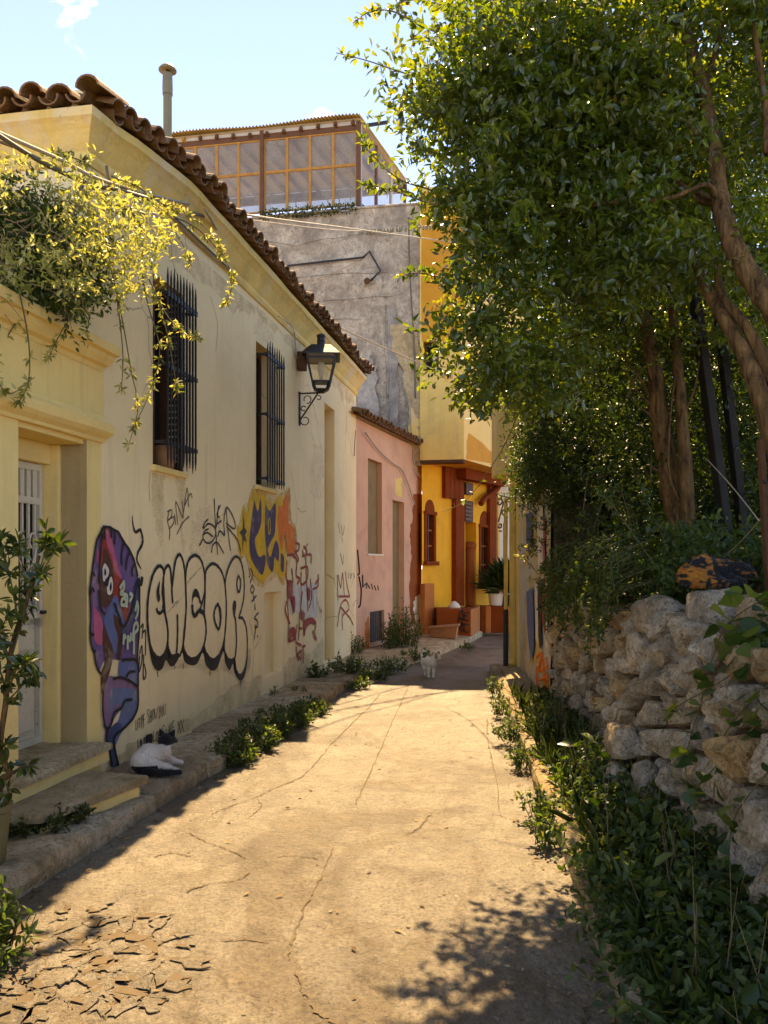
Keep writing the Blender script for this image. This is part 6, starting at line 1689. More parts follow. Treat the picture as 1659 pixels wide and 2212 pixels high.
# ------------------------------------------------------------------ trees
def limb(pts, r0, r1, name, mat, parent, k=7, n=10):
    """pts: (photo x, photo y, distance) along the limb"""
    P = [Vector(p) for p in spline([at(*p) for p in pts], k)]
    m = len(P)
    r = [(r0 + (r1 - r0) * (i / (m - 1))) * (1 + .10 * mnoise.noise(Vector((i * .45, r0 * 50, 0)))) for i in range(m)]
    mb = MB(); mb.tube(P, r, n, jit=.16)
    return mb.build(name, M[mat], parent, smooth=True)
def crown(parent, poly, Y0, Y1, ncl, nl, ll, mat, rng, gap=.0, gscale=1.6, L=(.16, .34), xmin=None, wr=.42, drop=-.05, name='crown', cond=None, bias=1.0, up=.5):
    xs = [p[0] for p in poly]; ys_ = [p[1] for p in poly]
    C = []
    while len(C) < ncl:
        x = rng.uniform(min(xs), max(xs), 4000); y = rng.uniform(min(ys_), max(ys_), 4000)
        k = inpoly(x, y, poly); x, y = x[k], y[k]
        Y = Y0 + (Y1 - Y0) * rng.random(len(x)) ** bias
        X = (x - CX) / F * Y; Z = CH + (HY - y) / F * Y
        for q in zip(X, Y, Z):
            if xmin is not None and q[0] < xmin(q[1], q[2]): continue
            if cond is not None and not cond(*q): continue
            if gap > 0 and mnoise.noise(Vector(q) * gscale) < gap - .5: continue
            C.append(q)
            if len(C) >= ncl: break
    C = np.array(C)
    dr = rng.normal(0, 1, (len(C), 3)); dr[:, 2] = dr[:, 2] * .5 + drop * 4; dr = nrm(dr)
    p, a, nn = twig_leaves(C, dr, rng.uniform(*L, len(C)), nl, rng=rng, up=up)
    a[:, 2] += drop
    base = np.repeat(rng.random(len(C)) * .5, nl)
    rnd = np.clip(base + rng.random(len(p)) * .5, 0, 1)
    me = leaves_mesh(name, p, a, nn, rng.uniform(.65, 1.15, len(p)) * ll, wr, M[mat], off=wloc(parent), rng=rng, rnd=rnd)
    o = link(name, me, parent); o['kind'] = 'stuff'
    return o
def spray(parent, pts, n, ll, mat, rng, name='foliage', wr=.42, rosette=1, r=.006, stem_mat='stem', stem_name='twig', spread=.8, lo=.0):
    """a visible twig with leaves set along it; pts photo x, y, distance"""
    P = np.array([list(at(*p)) for p in pts]); S = np.array(spline(P, 8)); m = len(S)
    mb = MB(); mb.tube([Vector(s) for s in S], [r * (1 - .8 * i / m) + .0012 for i in range(m)], 5)
    mb.build(stem_name, M[stem_mat], parent, smooth=True)
    t = lo + (1 - lo) * rng.random(max(1, n // rosette)); t = np.repeat(t, rosette)
    i = np.minimum((t * (m - 1)).astype(int), m - 2); f = (t * (m - 1) - i)[:, None]
    p = S[i] * (1 - f) + S[i + 1] * f; d = nrm(S[i + 1] - S[i])
    ra = rng.normal(0, 1, (len(t), 3)); ra = nrm(ra)
    a = d * (1 - spread) + ra * spread
    nn = rng.normal(0, .7, (len(t), 3)) + np.array([0, 0, 1.1])
    return p + ra * .006, a, nn, rng.uniform(.7, 1.1, len(t)) * ll
def finish_sprays(parent, L, mat, wr, rng, name='foliage'):
    p = np.concatenate([q[0] for q in L]); a = np.concatenate([q[1] for q in L]); nn = np.concatenate([q[2] for q in L]); l = np.concatenate([q[3] for q in L])
    o = link(name, leaves_mesh(name, p, a, nn, l, wr, M[mat], off=wloc(parent), rng=rng), parent); o['kind'] = 'stuff'; return o

rT = np.random.default_rng(11)
t2 = thing('tree', 'leaning tree with a curved bare trunk at the right edge, its crown over the road', 'tree', (2.35, 4.3, 1.4))
limb([(1760, 1150, 4.4), (1735, 900, 4.4), (1700, 720, 4.4), (1630, 610, 4.5), (1580, 520, 4.6), (1555, 430, 4.7), (1545, 330, 4.8), (1515, 180, 5.0), (1475, 40, 5.2), (1450, -160, 5.4)], .075, .028, 'trunk', 'bark', t2)
limb([(1760, 1250, 4.55), (1705, 1060, 4.55), (1650, 880, 4.6), (1605, 760, 4.7), (1556, 675, 4.8), (1515, 600, 5.0), (1470, 480, 5.3)], .07, .02, 'trunk', 'bark', t2)
limb([(1720, 960, 4.65), (1662, 810, 4.65), (1615, 710, 4.7), (1560, 640, 4.8), (1548, 560, 4.9)], .045, .018, 'trunk', 'bark', t2)
limb([(1750, 1150, 4.75), (1715, 900, 4.7), (1680, 720, 4.7), (1640, 620, 4.7), (1595, 545, 4.7)], .06, .04, 'trunk', 'bark', t2)
for pts, r in (([(1556, 440, 4.7), (1500, 425, 4.9), (1400, 320, 5.1), (1330, 200, 5.3), (1250, 60, 5.5)], .022), ([(1545, 430, 4.7), (1470, 400, 5.0), (1330, 350, 5.3), (1200, 300, 5.6), (1050, 230, 5.8)], .018), ([(1555, 470, 4.7), (1530, 400, 4.6), (1440, 430, 4.6), (1300, 440, 4.8), (1150, 470, 5.2), (1030, 430, 5.5)], .016),
               ([(1540, 330, 4.8), (1420, 200, 5.0), (1300, 120, 5.2), (1150, 100, 5.5), (1000, 60, 5.7)], .018), ([(1520, 190, 5.0), (1560, 60, 5.0), (1590, -100, 5.0)], .02), ([(1660, 330, 4.6), (1650, 200, 4.7), (1620, 0, 4.8), (1600, -150, 4.9)], .026), ([(1720, 800, 4.4), (1690, 500, 4.5), (1660, 330, 4.6)], .04), ([(1480, 60, 5.2), (1350, -60, 5.4), (1200, -120, 5.6)], .016)):
    limb(pts, r, .006, 'branch', 'bark', t2, n=7)
def roadside(X, Y, Z):
    if X < .22 or Y < 4.3: return False
    x, y = CX + X / Y * F, HY - (Z - CH) / Y * F
    if -50 < y < 700 and Y < 5.15:      # nothing grows in front of the bare leaning trunk
        if abs(x - np.interp(y, [-160, 40, 180, 330, 430, 520, 610, 720], [1450, 1475, 1515, 1545, 1555, 1580, 1630, 1700])) < 62: return False
    return not (Y < 5.0 and x > 1480 and y > 560)
crown(t2, [(1010, -110), (985, 30), (935, 130), (905, 230), (930, 330), (975, 420), (1035, 470), (1020, 560), (990, 640), (965, 720), (990, 800), (1060, 850), (1150, 870), (1250, 800), (1300, 640), (1450, 560), (1560, 600), (1700, 690), (1720, 650), (1720, -110)], 4.6, 5.9, 3500, 19, .062, 'leaf', rT, gap=.50, gscale=2.3, L=(.2, .42), cond=roadside)
sk = [spray(t2, p, n, .066, 'leaf', rT, r=.007, stem_mat='drystem') for p, n in (
    ([(1040, 220, 5.7), (940, 180, 5.7), (850, 150, 5.7), (790, 130, 5.7), (726, 114, 5.7)], 60), ([(1010, 90, 5.7), (920, 60, 5.7), (850, 25, 5.7), (800, 25, 5.7), (762, 50, 5.7)], 70), ([(1000, 40, 5.7), (950, 10, 5.7), (880, 0, 5.8), (850, 20, 5.8)], 60), ([(1000, 130, 5.6), (950, 95, 5.6), (890, 85, 5.6)], 60),
    ([(1010, 300, 5.6), (950, 260, 5.6), (900, 235, 5.6)], 70), ([(1000, 340, 5.6), (940, 330, 5.6), (895, 320, 5.6)], 60), ([(1010, 440, 5.8), (930, 410, 5.8), (860, 385, 5.8), (800, 330, 5.8), (778, 300, 5.8)], 90), ([(1020, 460, 5.8), (930, 440, 5.8), (850, 412, 5.8), (785, 400, 5.8)], 100))]
finish_sprays(t2, sk, 'leaf', .42, rT, 'outer_leaves')

t1 = thing('tree', 'twin-stemmed tree rising from the shaded bank behind the stone wall', 'tree', (2.45, 6.6, 1.5))
limb([(1490, 1190, 6.6), (1462, 1100, 6.6), (1440, 1000, 6.6), (1425, 900, 6.6), (1415, 800, 6.6), (1395, 700, 6.7), (1350, 560, 6.9), (1300, 400, 7.1)], .105, .03, 'trunk', 'bark', t1)
limb([(1490, 1170, 6.5), (1483, 1060, 6.45), (1475, 930, 6.45), (1465, 800, 6.5), (1455, 700, 6.6), (1450, 560, 6.8), (1480, 380, 7.0)], .062, .025, 'trunk', 'bark', t1)
for pts, r in (([(1420, 900, 6.6), (1390, 830, 6.6), (1360, 790, 6.6), (1330, 740, 6.7)], .016), ([(1422, 880, 6.6), (1405, 810, 6.5), (1390, 760, 6.5)], .014), ([(1415, 880, 6.6), (1380, 850, 6.5), (1350, 800, 6.4)], .01), ([(1432, 960, 6.6), (1405, 900, 6.4), (1370, 870, 6.4)], .008), ([(1465, 1080, 6.45), (1445, 1020, 6.4), (1448, 900, 6.4), (1460, 800, 6.4)], .012),
               ([(1440, 1030, 6.6), (1410, 1010, 6.5), (1395, 1005, 6.5)], .012), ([(1450, 1070, 6.6), (1425, 1040, 6.5)], .012), ([(1475, 900, 6.45), (1500, 840, 6.4), (1510, 780, 6.4)], .012), ([(1480, 1010, 6.45), (1462, 985, 6.4)], .012), ([(1400, 740, 6.7), (1250, 620, 7.2), (1120, 560, 7.6), (1000, 560, 8.0)], .02), ([(1380, 680, 6.8), (1200, 740, 7.4), (1080, 790, 7.8)], .015),
               ([(1350, 560, 6.9), (1200, 420, 7.4), (1050, 330, 7.8)], .016)):
    limb(pts, r, .004, 'branch', 'bark', t1, n=7)
back = lambda X, Y, Z: X > 1.15 + .16 * (Y - 6.2)
crown(t1, [(1150, 120), (1060, 300), (1050, 560), (1080, 800), (1180, 850), (1300, 800), (1450, 770), (1560, 750), (1730, 780), (1730, 120)], 6.2, 8.3, 3600, 17, .058, 'leaf', rT, gap=.34, gscale=1.8, bias=.9, cond=back)
sk = [spray(t2, p, n, .062, 'leaf', rT, r=.006, stem_mat='drystem') for p, n in (
    ([(1030, 600, 5.6), (960, 600, 5.6), (905, 590, 5.6), (862, 596, 5.6)], 80), ([(1000, 680, 5.6), (960, 700, 5.6), (935, 745, 5.6)], 60), ([(1020, 520, 5.6), (970, 500, 5.6), (930, 470, 5.6)], 60), ([(1060, 810, 5.8), (1010, 840, 5.8), (985, 870, 5.8)], 40), ([(1120, 890, 7.8), (1090, 960, 8.2), (1040, 1040, 9), (1000, 1085, 10), (955, 1106, 11)], 26))]
finish_sprays(t2, sk, 'leaf', .42, rT, 'outer_leaves')

# foliage behind and above the far wall
rH = np.random.default_rng(31)
hd = thing('hedge', 'dense shaded hedge of small leaves climbing behind the low rubble wall', 'hedge', (2.6, 8.0, 1.3))
xw = lambda Y, Z: 1.86 + .04 * (Y - 6) - (.22 if Z > 2.6 else 0)
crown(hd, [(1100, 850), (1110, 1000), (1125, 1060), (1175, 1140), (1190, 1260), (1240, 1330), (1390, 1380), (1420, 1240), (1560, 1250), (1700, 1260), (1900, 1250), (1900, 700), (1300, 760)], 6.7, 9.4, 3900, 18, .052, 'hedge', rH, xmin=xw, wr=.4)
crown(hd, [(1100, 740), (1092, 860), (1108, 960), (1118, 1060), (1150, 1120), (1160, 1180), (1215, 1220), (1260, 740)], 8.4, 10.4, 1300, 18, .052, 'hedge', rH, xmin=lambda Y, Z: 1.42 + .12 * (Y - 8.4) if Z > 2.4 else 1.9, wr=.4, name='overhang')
for k in range(26):   # bare shoots among the leaves
    x, y = rH.uniform(1180, 1420), rH.uniform(820, 1250); Y = rH.uniform(6.6, 7.6)
    dx, dy = rH.uniform(-120, 40), rH.uniform(-160, -40)
    if (x + dx - CX) / F * Y < 1.9: continue
    limb([(x, y, Y), (x + dx * .5, y + dy * .6, Y - .1), (x + dx, y + dy, Y - .15)], .006, .002, 'twig', 'drystem', hd, n=4, k=4)
wood = thing('backdrop_thicket', 'dark thicket added to close and darken the view behind the trees on the bank', 'thicket', (5, 11, 1.5))
crown(wood, [(1180, 640), (1180, 1180), (1780, 1260), (1780, 600), (1400, 600)], 9.6, 10.9, 4200, 14, .11, 'hedge', rH, wr=.5, xmin=lambda Y, Z: 2.3)  # backdrop leaves added so the gap behind the trunks stays dark
tag(wood, kind=None)
wood2 = link('thicket_stems', None) if False else None
ivy = thing('ivy', 'ivy hanging over the top of the low rubble wall and the painted plaster', 'ivy', (1.85, 7.8, 1.2))
sk = []
for k in range(85):
    a = rH.uniform(0, 3.1); Y = 5.8 + a
    x0 = 1.70 + .035 * a; z0 = rH.uniform(1.25, 1.75) ; Lh = rH.uniform(.12, .48) * (1.0 if a < 2.2 else .8)
    p0 = Vector((x0 + .2, Y, z0 + .12)); p1 = Vector((x0 - .06, Y + rH.normal(0, .05), z0)); p2 = Vector((x0 - .10 + rH.normal(0, .04), Y + rH.normal(0, .12), z0 - Lh))
    inv = lambda p: (CX + p.x / p.y * F, HY - (p.z - CH) / p.y * F, p.y)
    sk.append(spray(ivy, [inv(p0), inv(p1), inv((p1 + p2) / 2 + Vector((-.02, 0, 0))), inv(p2)], 46, .05, 'weed', rH, r=.004))
finish_sprays(ivy, sk, 'weed', .5, rH)
sunb = thing('shrub', 'pale sunlit twiggy shrub sprouting from the top of the painted plaster wall', 'shrub', (1.95, 10.8, 1.6))
sk = [spray(sunb, p, n, .055, 'vine', rH, r=.006) for p, n in (([(1185, 1250, 10.2), (1160, 1235, 10.2), (1135, 1210, 10.2), (1112, 1195, 10.2)], 50), ([(1190, 1200, 10.2), (1165, 1160, 10.2), (1150, 1120, 10.2)], 50), ([(1190, 1150, 10.2), (1160, 1110, 10.2), (1120, 1085, 10.2)], 40), ([(1190, 1270, 10), (1170, 1255, 10), (1140, 1250, 10)], 45), ([(1185, 1210, 10), (1150, 1195, 10), (1140, 1180, 10)], 45))]
finish_sprays(sunb, sk, 'vine', .35, rH)
for k, (pts, lb) in enumerate((([(1480, 1290, 6.1), (1440, 1180, 6.1), (1400, 1090, 6.1), (1382, 1050, 6.1)], 'tall leafy shoot arching up in front of the twin trunk'), ([(1500, 1330, 5.9), (1400, 1200, 5.9), (1330, 1100, 5.9), (1290, 1060, 5.9)], 'slanting leafy shoot reaching left out of the hedge'), ([(1500, 1260, 5.9), (1530, 1190, 5.9), (1560, 1130, 5.9)], 'broad-leaved shoot beside the leaning posts'))):
    sh_t = thing('shoot', lb, 'plant', at(*pts[0]))
    finish_sprays(sh_t, [spray(sh_t, pts, 90, .06, 'weed', rH, r=.006, stem_mat='stem')], 'weed', .42, rH)
under = thing('undergrowth', 'low leafy undergrowth filling the bank top behind the tall stone wall', 'plant', (2.3, 5.5, 1.5))
crown(under, [(1380, 1290), (1390, 1190), (1500, 1130), (1580, 1180), (1700, 1160), (1800, 1250), (1800, 1300), (1600, 1270)], 5.4, 6.6, 420, 16, .06, 'weed', rH, wr=.5, xmin=lambda Y, Z: 1.95)

# leaning posts
for k, (a_, b_, w, lb) in enumerate((((1588, 1290, 6.3), (1500, 640, 6.6), .062, 'dark weathered board leaning in the shade left of a second one'), ((1618, 1260, 6.6), (1548, 640, 6.9), .05, 'dark weathered board leaning in the shade right of the wider one'))):
    p = thing('leaning_board', lb, 'board', at(*a_)); mb = MB(); mb.bar(at(*a_), at(*b_), w, .03); mb.build('board', M['darkpost'], p, bevel=.006)
    o = [c for c in p.children][0]
ps = thing('iron_post', 'rusty brown fence post standing at the right edge of the bank', 'post', at(1655, 1290, 4.6))
mb = MB(); mb.bar(at(1662, 1300, 4.6), at(1643, 950, 4.6), .022, .014); mb.build('post', M['rustiron'], ps)
mb = MB(); mb.tube([at(1648, 1040, 4.58), at(1655, 1040, 4.57)], .012, 8); mb.build('bolt', M['iron'], ps)
for pts in ([(1640, 1125, 4.6), (1580, 1050, 5.2), (1525, 990, 6.0)], [(1660, 1100, 4.6), (1600, 1170, 5.2), (1520, 1240, 6.0)]):
    tag(wire('wire_strand', [at(*p) for p in pts], .0035, M['cablel']), 'thin loose wire strand %s the leaning boards' % ('crossing above' if pts[0][1] > 1110 else 'sagging low across'), 'wire')

# ------------------------------------------------------------------ climbing vine over the gateway
rV = np.random.default_rng(41)
vine = thing('climbing_vine', 'pale yellow-green climbing vine spilling over the gateway cornice', 'vine', W.p(.9, .1, 3.3))
outw = lambda X, Y, Z: (X - (-3.106 + .185 * Y)) * .983 > (.12 if Z > 3.25 else .2) or Y < 4.9
crown(vine, [(-120, 340), (20, 300), (80, 330), (150, 345), (215, 375), (300, 440), (370, 470), (380, 520), (330, 560), (330, 620), (270, 600), (225, 640), (160, 640), (60, 600), (-120, 620)], 4.45, 5.6, 310, 14, .046, 'vine', rV, gap=.42, gscale=3.2, L=(.12, .3), cond=outw, wr=.36, up=.6)
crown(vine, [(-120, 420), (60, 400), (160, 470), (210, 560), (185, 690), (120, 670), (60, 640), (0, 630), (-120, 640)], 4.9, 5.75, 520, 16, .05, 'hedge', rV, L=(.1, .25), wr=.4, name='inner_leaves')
for k in range(70):
    x, y = rV.uniform(-60, 180), rV.uniform(420, 640); Y = rV.uniform(4.5, 5.1)
    dx, dy = rV.uniform(-60, 110), rV.uniform(-30, 90)
    limb([(x, y, Y), (x + dx * .5, y + dy * .3, Y), (x + dx, y + dy, Y)], .004, .0015, 'twig', 'drystem', vine, n=4, k=4)
tend = [([(235, 560, 5.2), (262, 680, 5.2), (283, 800, 5.2), (298, 880, 5.2), (278, 962, 5.2)], 70), ([(300, 560, 5.4), (320, 660, 5.4), (345, 760, 5.4), (318, 860, 5.3), (285, 930, 5.3)], 80), ([(330, 450, 5.9), (420, 490, 6.1), (470, 540, 6.2), (500, 590, 6.2), (495, 640, 6.2), (475, 668, 6.2)], 90),
        ([(350, 440, 6.0), (400, 460, 6.1), (460, 510, 6.2), (505, 600, 6.2)], 130), ([(200, 640, 5.0), (150, 690, 5.0), (120, 740, 5.0), (105, 775, 5.0)], 40), ([(40, 620, 4.7), (62, 740, 4.7), (60, 830, 4.7), (32, 880, 4.7)], 44), ([(0, 700, 4.6), (-10, 800, 4.6), (20, 850, 4.6), (75, 815, 4.6)], 30), ([(320, 600, 5.6), (360, 680, 5.6), (400, 720, 5.6), (432, 728, 5.6)], 60),
        ([(340, 640, 5.5), (365, 740, 5.5), (385, 860, 5.5)], 50), ([(240, 380, 5.4), (320, 420, 5.6), (390, 520, 5.8), (410, 570, 5.8)], 90), ([(110, 330, 5.1), (170, 345, 5.2), (210, 370, 5.3)], 60), ([(60, 640, 4.8), (20, 720, 4.8), (-20, 760, 4.8)], 30), ([(250, 620, 5.3), (265, 760, 5.3), (262, 850, 5.3)], 40), ([(150, 640, 4.9), (190, 690, 4.9), (185, 720, 4.9)], 30)]
sk = [spray(vine, p, int(n * 1.35), .048, 'vine', rV, rosette=6, r=.004, stem_mat='stem') for p, n in tend]
finish_sprays(vine, sk, 'vine', .36, rV, 'trailing_leaves')
for pts in ([(-60, 285, 4.6), (60, 330, 4.8), (180, 395, 5.2), (260, 440, 5.4), (330, 470, 5.6)], [(180, 395, 5.2), (150, 480, 5.0), (100, 560, 4.9)], [(260, 440, 5.4), (300, 480, 5.4), (310, 560, 5.4)], [(230, 360, 5.6), (240, 440, 5.5), (235, 540, 5.3)]):
    limb(pts, .011, .005, 'stem', 'drystem', vine, n=6)

# ------------------------------------------------------------------ potted shrub at the left edge
ps_ = atz(-26, 1868, .12)
shrub = thing('potted_shrub', 'glossy-leaved shrub in an olive pot on the pavement at the left edge', 'potted plant', ps_)
mb = MB(); mb.lathe(ps_, [(.075, 0), (.08, .02), (.105, .26), (.115, .27), (.115, .30), (.10, .30), (.095, .27)], 20); mb.build('pot', M['potgreen'], shrub)
mb = MB(); mb.lathe(ps_ + Vector((0, 0, .26)), [(.09, 0), (.05, .015), (.01, .02)], 14); mb.build('soil', M['soil'], shrub)
Yp = ps_.y
limb([(-4, 1760, Yp), (0, 1690, Yp), (20, 1670, Yp), (0, 1620, Yp), (12, 1520, Yp), (25, 1400, Yp), (60, 1290, Yp), (85, 1200, Yp)], .02, .008, 'trunk', 'bark', shrub, n=8)
limb([(5, 1640, Yp), (-20, 1560, Yp), (-30, 1450, Yp)], .012, .006, 'branch', 'bark', shrub, n=7)
limb([(18, 1675, Yp), (45, 1660, Yp), (70, 1655, Yp)], .008, .003, 'branch', 'bark', shrub, n=6)
rS = np.random.default_rng(51)
sk = []
for p, n in (([(25, 1420, Yp), (60, 1300, Yp), (95, 1200, Yp), (100, 1135, Yp)], 70), ([(70, 1270, Yp), (100, 1220, Yp - .05), (135, 1165, Yp - .05)], 40), ([(40, 1340, Yp), (20, 1240, Yp), (0, 1160, Yp)], 60), ([(20, 1420, Yp), (-20, 1330, Yp), (-50, 1250, Yp)], 60), ([(15, 1500, Yp), (40, 1440, Yp - .08), (75, 1430, Yp - .1)], 50), ([(10, 1480, Yp), (-10, 1400, Yp - .08), (20, 1320, Yp - .1)], 60), ([(60, 1300, Yp), (50, 1230, Yp + .05), (40, 1170, Yp)], 50),
             ([(18, 1672, Yp), (45, 1658, Yp), (75, 1650, Yp)], 26), ([(0, 1690, Yp), (-10, 1640, Yp - .05), (20, 1600, Yp - .05)], 24), ([(10, 1520, Yp), (40, 1490, Yp), (85, 1440, Yp - .05)], 36), ([(0, 1740, Yp), (20, 1710, Yp - .04), (10, 1690, Yp - .04)], 20)):
    sk.append(spray(shrub, p, int(n * 1.05), .075, 'glossy', rS, rosette=5, r=.004))
finish_sprays(shrub, sk, 'glossy', .40, rS)

# ------------------------------------------------------------------ weeds: each clump along the kerbs its own plant
rW = np.random.default_rng(61)
def clump(c, r, h, n, ll, mat, label, group=None, wr=.42, cat='weed', name='weed_clump', flat=1.0):
    c = Vector(c); t = thing(name, label, cat, c, group)
    ns = max(5, int(n / 14)); az = rW.uniform(0, 6.28, ns); rr = r * np.sqrt(rW.random(ns))
    base = np.stack([c.x + rr * np.cos(az) * .6, c.y + rr * np.sin(az) * .6, np.full(ns, c.z)], 1)
    tip = np.stack([c.x + rr * np.cos(az) * 1.15, c.y + rr * np.sin(az) * 1.15, c.z + h * (1 - .55 * (rr / r) ** 2) * rW.uniform(.7, 1.15, ns)], 1)
    d = tip - base; L = np.linalg.norm(d, axis=1)
    p, a, nn = twig_leaves(base, nrm(d), L, 14, rng=rW, jit=.012, up=.6)
    p[:, 2] = np.maximum(p[:, 2], c.z + .01)
    o = link('leaves', leaves_mesh('leaves', p, a, nn, rW.uniform(.6, 1.2, len(p)) * ll, wr, M[mat], off=c, rng=rW), t); o['kind'] = 'stuff'
    mb = MB()
    for i in range(ns): mb.tube([base[i], (base[i] + tip[i]) / 2 + rW.normal(0, .006, 3), tip[i]], [.004, .003, .0015], 4)
    so = mb.build('stems', M['stem'], t); so['kind'] = 'stuff'
    return t
KW = 'weeds growing along the left kerb'
for k, (x, y, r, h, lb) in enumerate(((505, 1648, .2, .25, 'near end clump of the leafy row below the left kerb'), (550, 1620, .22, .27, 'second leafy clump from the near end of the row below the left kerb'), (592, 1592, .22, .26, 'middle leafy clump of the row below the left kerb'), (634, 1567, .22, .24, 'fourth leafy clump of the row below the left kerb, before the sunlit gap'), (672, 1546, .2, .2, 'far end clump of the leafy row below the left kerb'))):
    clump(atz(x, y, .0), r, h, 900, .045, 'weed', lb, KW)
for x, y, z, r, h, n, lb in ((690, 1462, .12, .16, .2, 300, 'bushy weed at the foot of the cream wall past the low niche'), (712, 1405, .14, .18, .28, 300, 'upright weed beside the tall blank recess of the cream house'), (752, 1452, .12, .28, .3, 600, 'spreading weed at the far corner of the cream house'), (765, 1410, .12, .22, .34, 500, 'taller weed against the corner where pink and cream walls meet'),
                       (800, 1468, .02, .26, .22, 520, 'weed spilling over the kerb near the white cat'), (775, 1488, .0, .16, .14, 260, 'pale low weed at the sunlit kerb end'), (850, 1448, .02, .30, .24, 560, 'dark weed on the kerb just left of the white cat'), (898, 1425, .05, .26, .24, 420, 'dark weed between the white cat and the pink house'), (1010, 1402, .05, .12, .14, 160, 'small tuft at the kerb below the terracotta trough')):
    clump(atz(x, y, z), r, h, n, .05, 'weed', lb)
clump(atz(872, 1396, .13), .36, .78, 1500, .055, 'weed', 'tall dark bush growing against the pink house', wr=.38, cat='bush', name='bush')
clump(atz(840, 1400, .13), .2, .5, 500, .055, 'weed', 'narrow upright bush in front of the hatch of the pink house', wr=.36, cat='bush', name='bush')
for x, y, r, h, lb in ((592, 1500, .05, .09, 'single small rosette on the pavement below the low niche'), (640, 1493, .11, .05, 'flat weed spread on the pavement past the low niche'), (560, 1540, .05, .03, 'flat dry tuft on the pavement near the wall'), (525, 1700 - 140, .04, .03, 'tiny dry tuft on the pavement before the graffiti')):
    clump(atz(x, y, .13), r, h, 70, .03, 'weed', lb)
for x, y, r, h, lb in ((45, 1800, .12, .10, 'dark weed under the step beside the olive pot'), (110, 1790, .14, .10, 'dark weed at the foot of the lower step'), (165, 1772, .09, .08, 'small dark weed by the right end of the lower step')):
    clump(atz(x, y, .13), r, h, 200, .04, 'hedge', lb)
clump(atz(-22, 2090, 0), .16, .32, 900, .05, 'weed', 'dark leafy plant on the road at the lower left corner', wr=.36)
for x, y, r, h, n, lb in ((1072, 1500, .12, .22, 260, 'pale sunlit weed at the far end of the right kerb'), (1085, 1545, .13, .24, 300, 'sunlit weed halfway along the far right kerb'), (1108, 1600, .16, .26, 420, 'weed leaning over the right kerb near the long shadow line'), (1128, 1655, .13, .2, 300, 'weed hiding the joint of two kerb stones on the right'), (1185, 1600, .2, .36, 600, 'grey-green weed mound on the right pavement'),
                     (1168, 1770, .14, .22, 420, 'weed drooping over the right kerb nearest the camera'), (1180, 1820, .1, .16, 240, 'small weed at the foot of the near right kerb stone'), (1160, 1470, .13, .2, 260, 'weed at the foot of the painted plaster wall')):
    clump(atz(x, y, .03), r, h, n, .042, 'weed', lb)

# ground cover between the right kerb and the walls
n = 3000
yy_ = rW.uniform(2.05, 8.9, n) ** 1.0
yy_ = 2.05 + (8.9 - 2.05) * rW.random(n) ** 1.35
xk = kerb_r(yy_) + np.interp(yy_, [2, 4.0, 4.6, 6.2, 6.8, 9], [.02, .06, .17, .22, .46, .56]); xwl = np.where(yy_ < 5.7, 1.44 + .04 * (yy_ - 1.75), 1.76 + .03 * (yy_ - 5.7)) - .03
tt = rW.random(n) ** .8
xx_ = xk + (xwl - xk) * tt
hh = (.06 + .22 * tt ** 1.2) * rW.uniform(.6, 1.25, n) * np.where(yy_ > 6.2, .55, 1.0)
base = np.stack([xx_, yy_, np.full(n, .08)], 1)
lean = rW.normal(0, .1, (n, 2)); lean[:, 0] -= .03
tip = base + np.stack([lean[:, 0], lean[:, 1], hh], 1)
d = tip - base; L = np.linalg.norm(d, axis=1)
p, a, nn = twig_leaves(base, nrm(d), L, 13, rng=rW, jit=.016, up=.55)
gc = link('ground_cover', leaves_mesh('ground_cover', p, a, nn, rW.uniform(.55, 1.25, len(p)) * .052, .46, M['weed'], rng=rW))
tag(gc, 'dense low leafy ground cover between the right kerb and the stone walls', 'ground cover', kind='stuff')

# broad-leaved vine on the tall stone wall: every leaf a piece
bv = thing('bindweed_vine', 'broad heart-leaved vine trailing over the tall stone wall', 'vine', (1.7, 3.7, 1.3))
mb = MB()
prof = [(0, 0), (.10, .16), (.34, .30), (.42, .20), (.62, .12), (.82, .06), (1.0, 0)]
hl = [(0.0, .0), (-.08, .2), (.05, .42), (.3, .5), (.6, .34), (.85, .13), (1.05, 0)]
for sgn in (1, -1):
    b0 = len(mb.v)
    for i in range(7): mb.v.append((hl[i][0] if 0 < i < 6 else (0, 0, 0, 0, 0, 0, 1.05)[i], sgn * hl[i][1], .10 * hl[i][1] - .10 * hl[i][0] ** 2))
    mid0 = len(mb.v); mb.v.append((.5, 0, -.03)) 
    for i in range(6): mb.f.append((mid0, b0 + i, b0 + i + 1) if sgn > 0 else (mid0, b0 + i + 1, b0 + i))
hm = []
for k in range(3):
    me = mb.mesh('leaf', M['heart'], smooth=True); at_ = me.attributes.new('rnd', 'FLOAT', 'POINT'); at_.data.foreach_set('value', [(.15, .5, .95)[k]] * len(me.vertices)); hm.append(me)
stems = [[(1700, 1280, 3.55), (1640, 1300, 3.7), (1570, 1350, 4.0), (1540, 1420, 4.1), (1520, 1480, 4.2)], [(1700, 1330, 3.5), (1620, 1420, 3.7), (1560, 1470, 3.9), (1490, 1510, 4.2), (1440, 1540, 4.5)], [(1659, 1480, 3.5), (1600, 1540, 3.65), (1560, 1600, 3.75), (1545, 1680, 3.8), (1540, 1760, 3.8)],
         [(1700, 1500, 3.3), (1630, 1570, 3.5), (1560, 1640, 3.7), (1490, 1720, 3.95)], [(1700, 1620, 3.2), (1640, 1690, 3.3), (1590, 1760, 3.4), (1570, 1850, 3.5)], [(1520, 1500, 4.2), (1490, 1600, 4.1), (1480, 1660, 4.1), (1500, 1740, 3.9)], [(1700, 1400, 3.4), (1650, 1380, 3.6), (1600, 1400, 3.8), (1570, 1440, 3.9)], [(1659, 1300, 3.8), (1640, 1360, 3.8), (1660, 1420, 3.7)]]
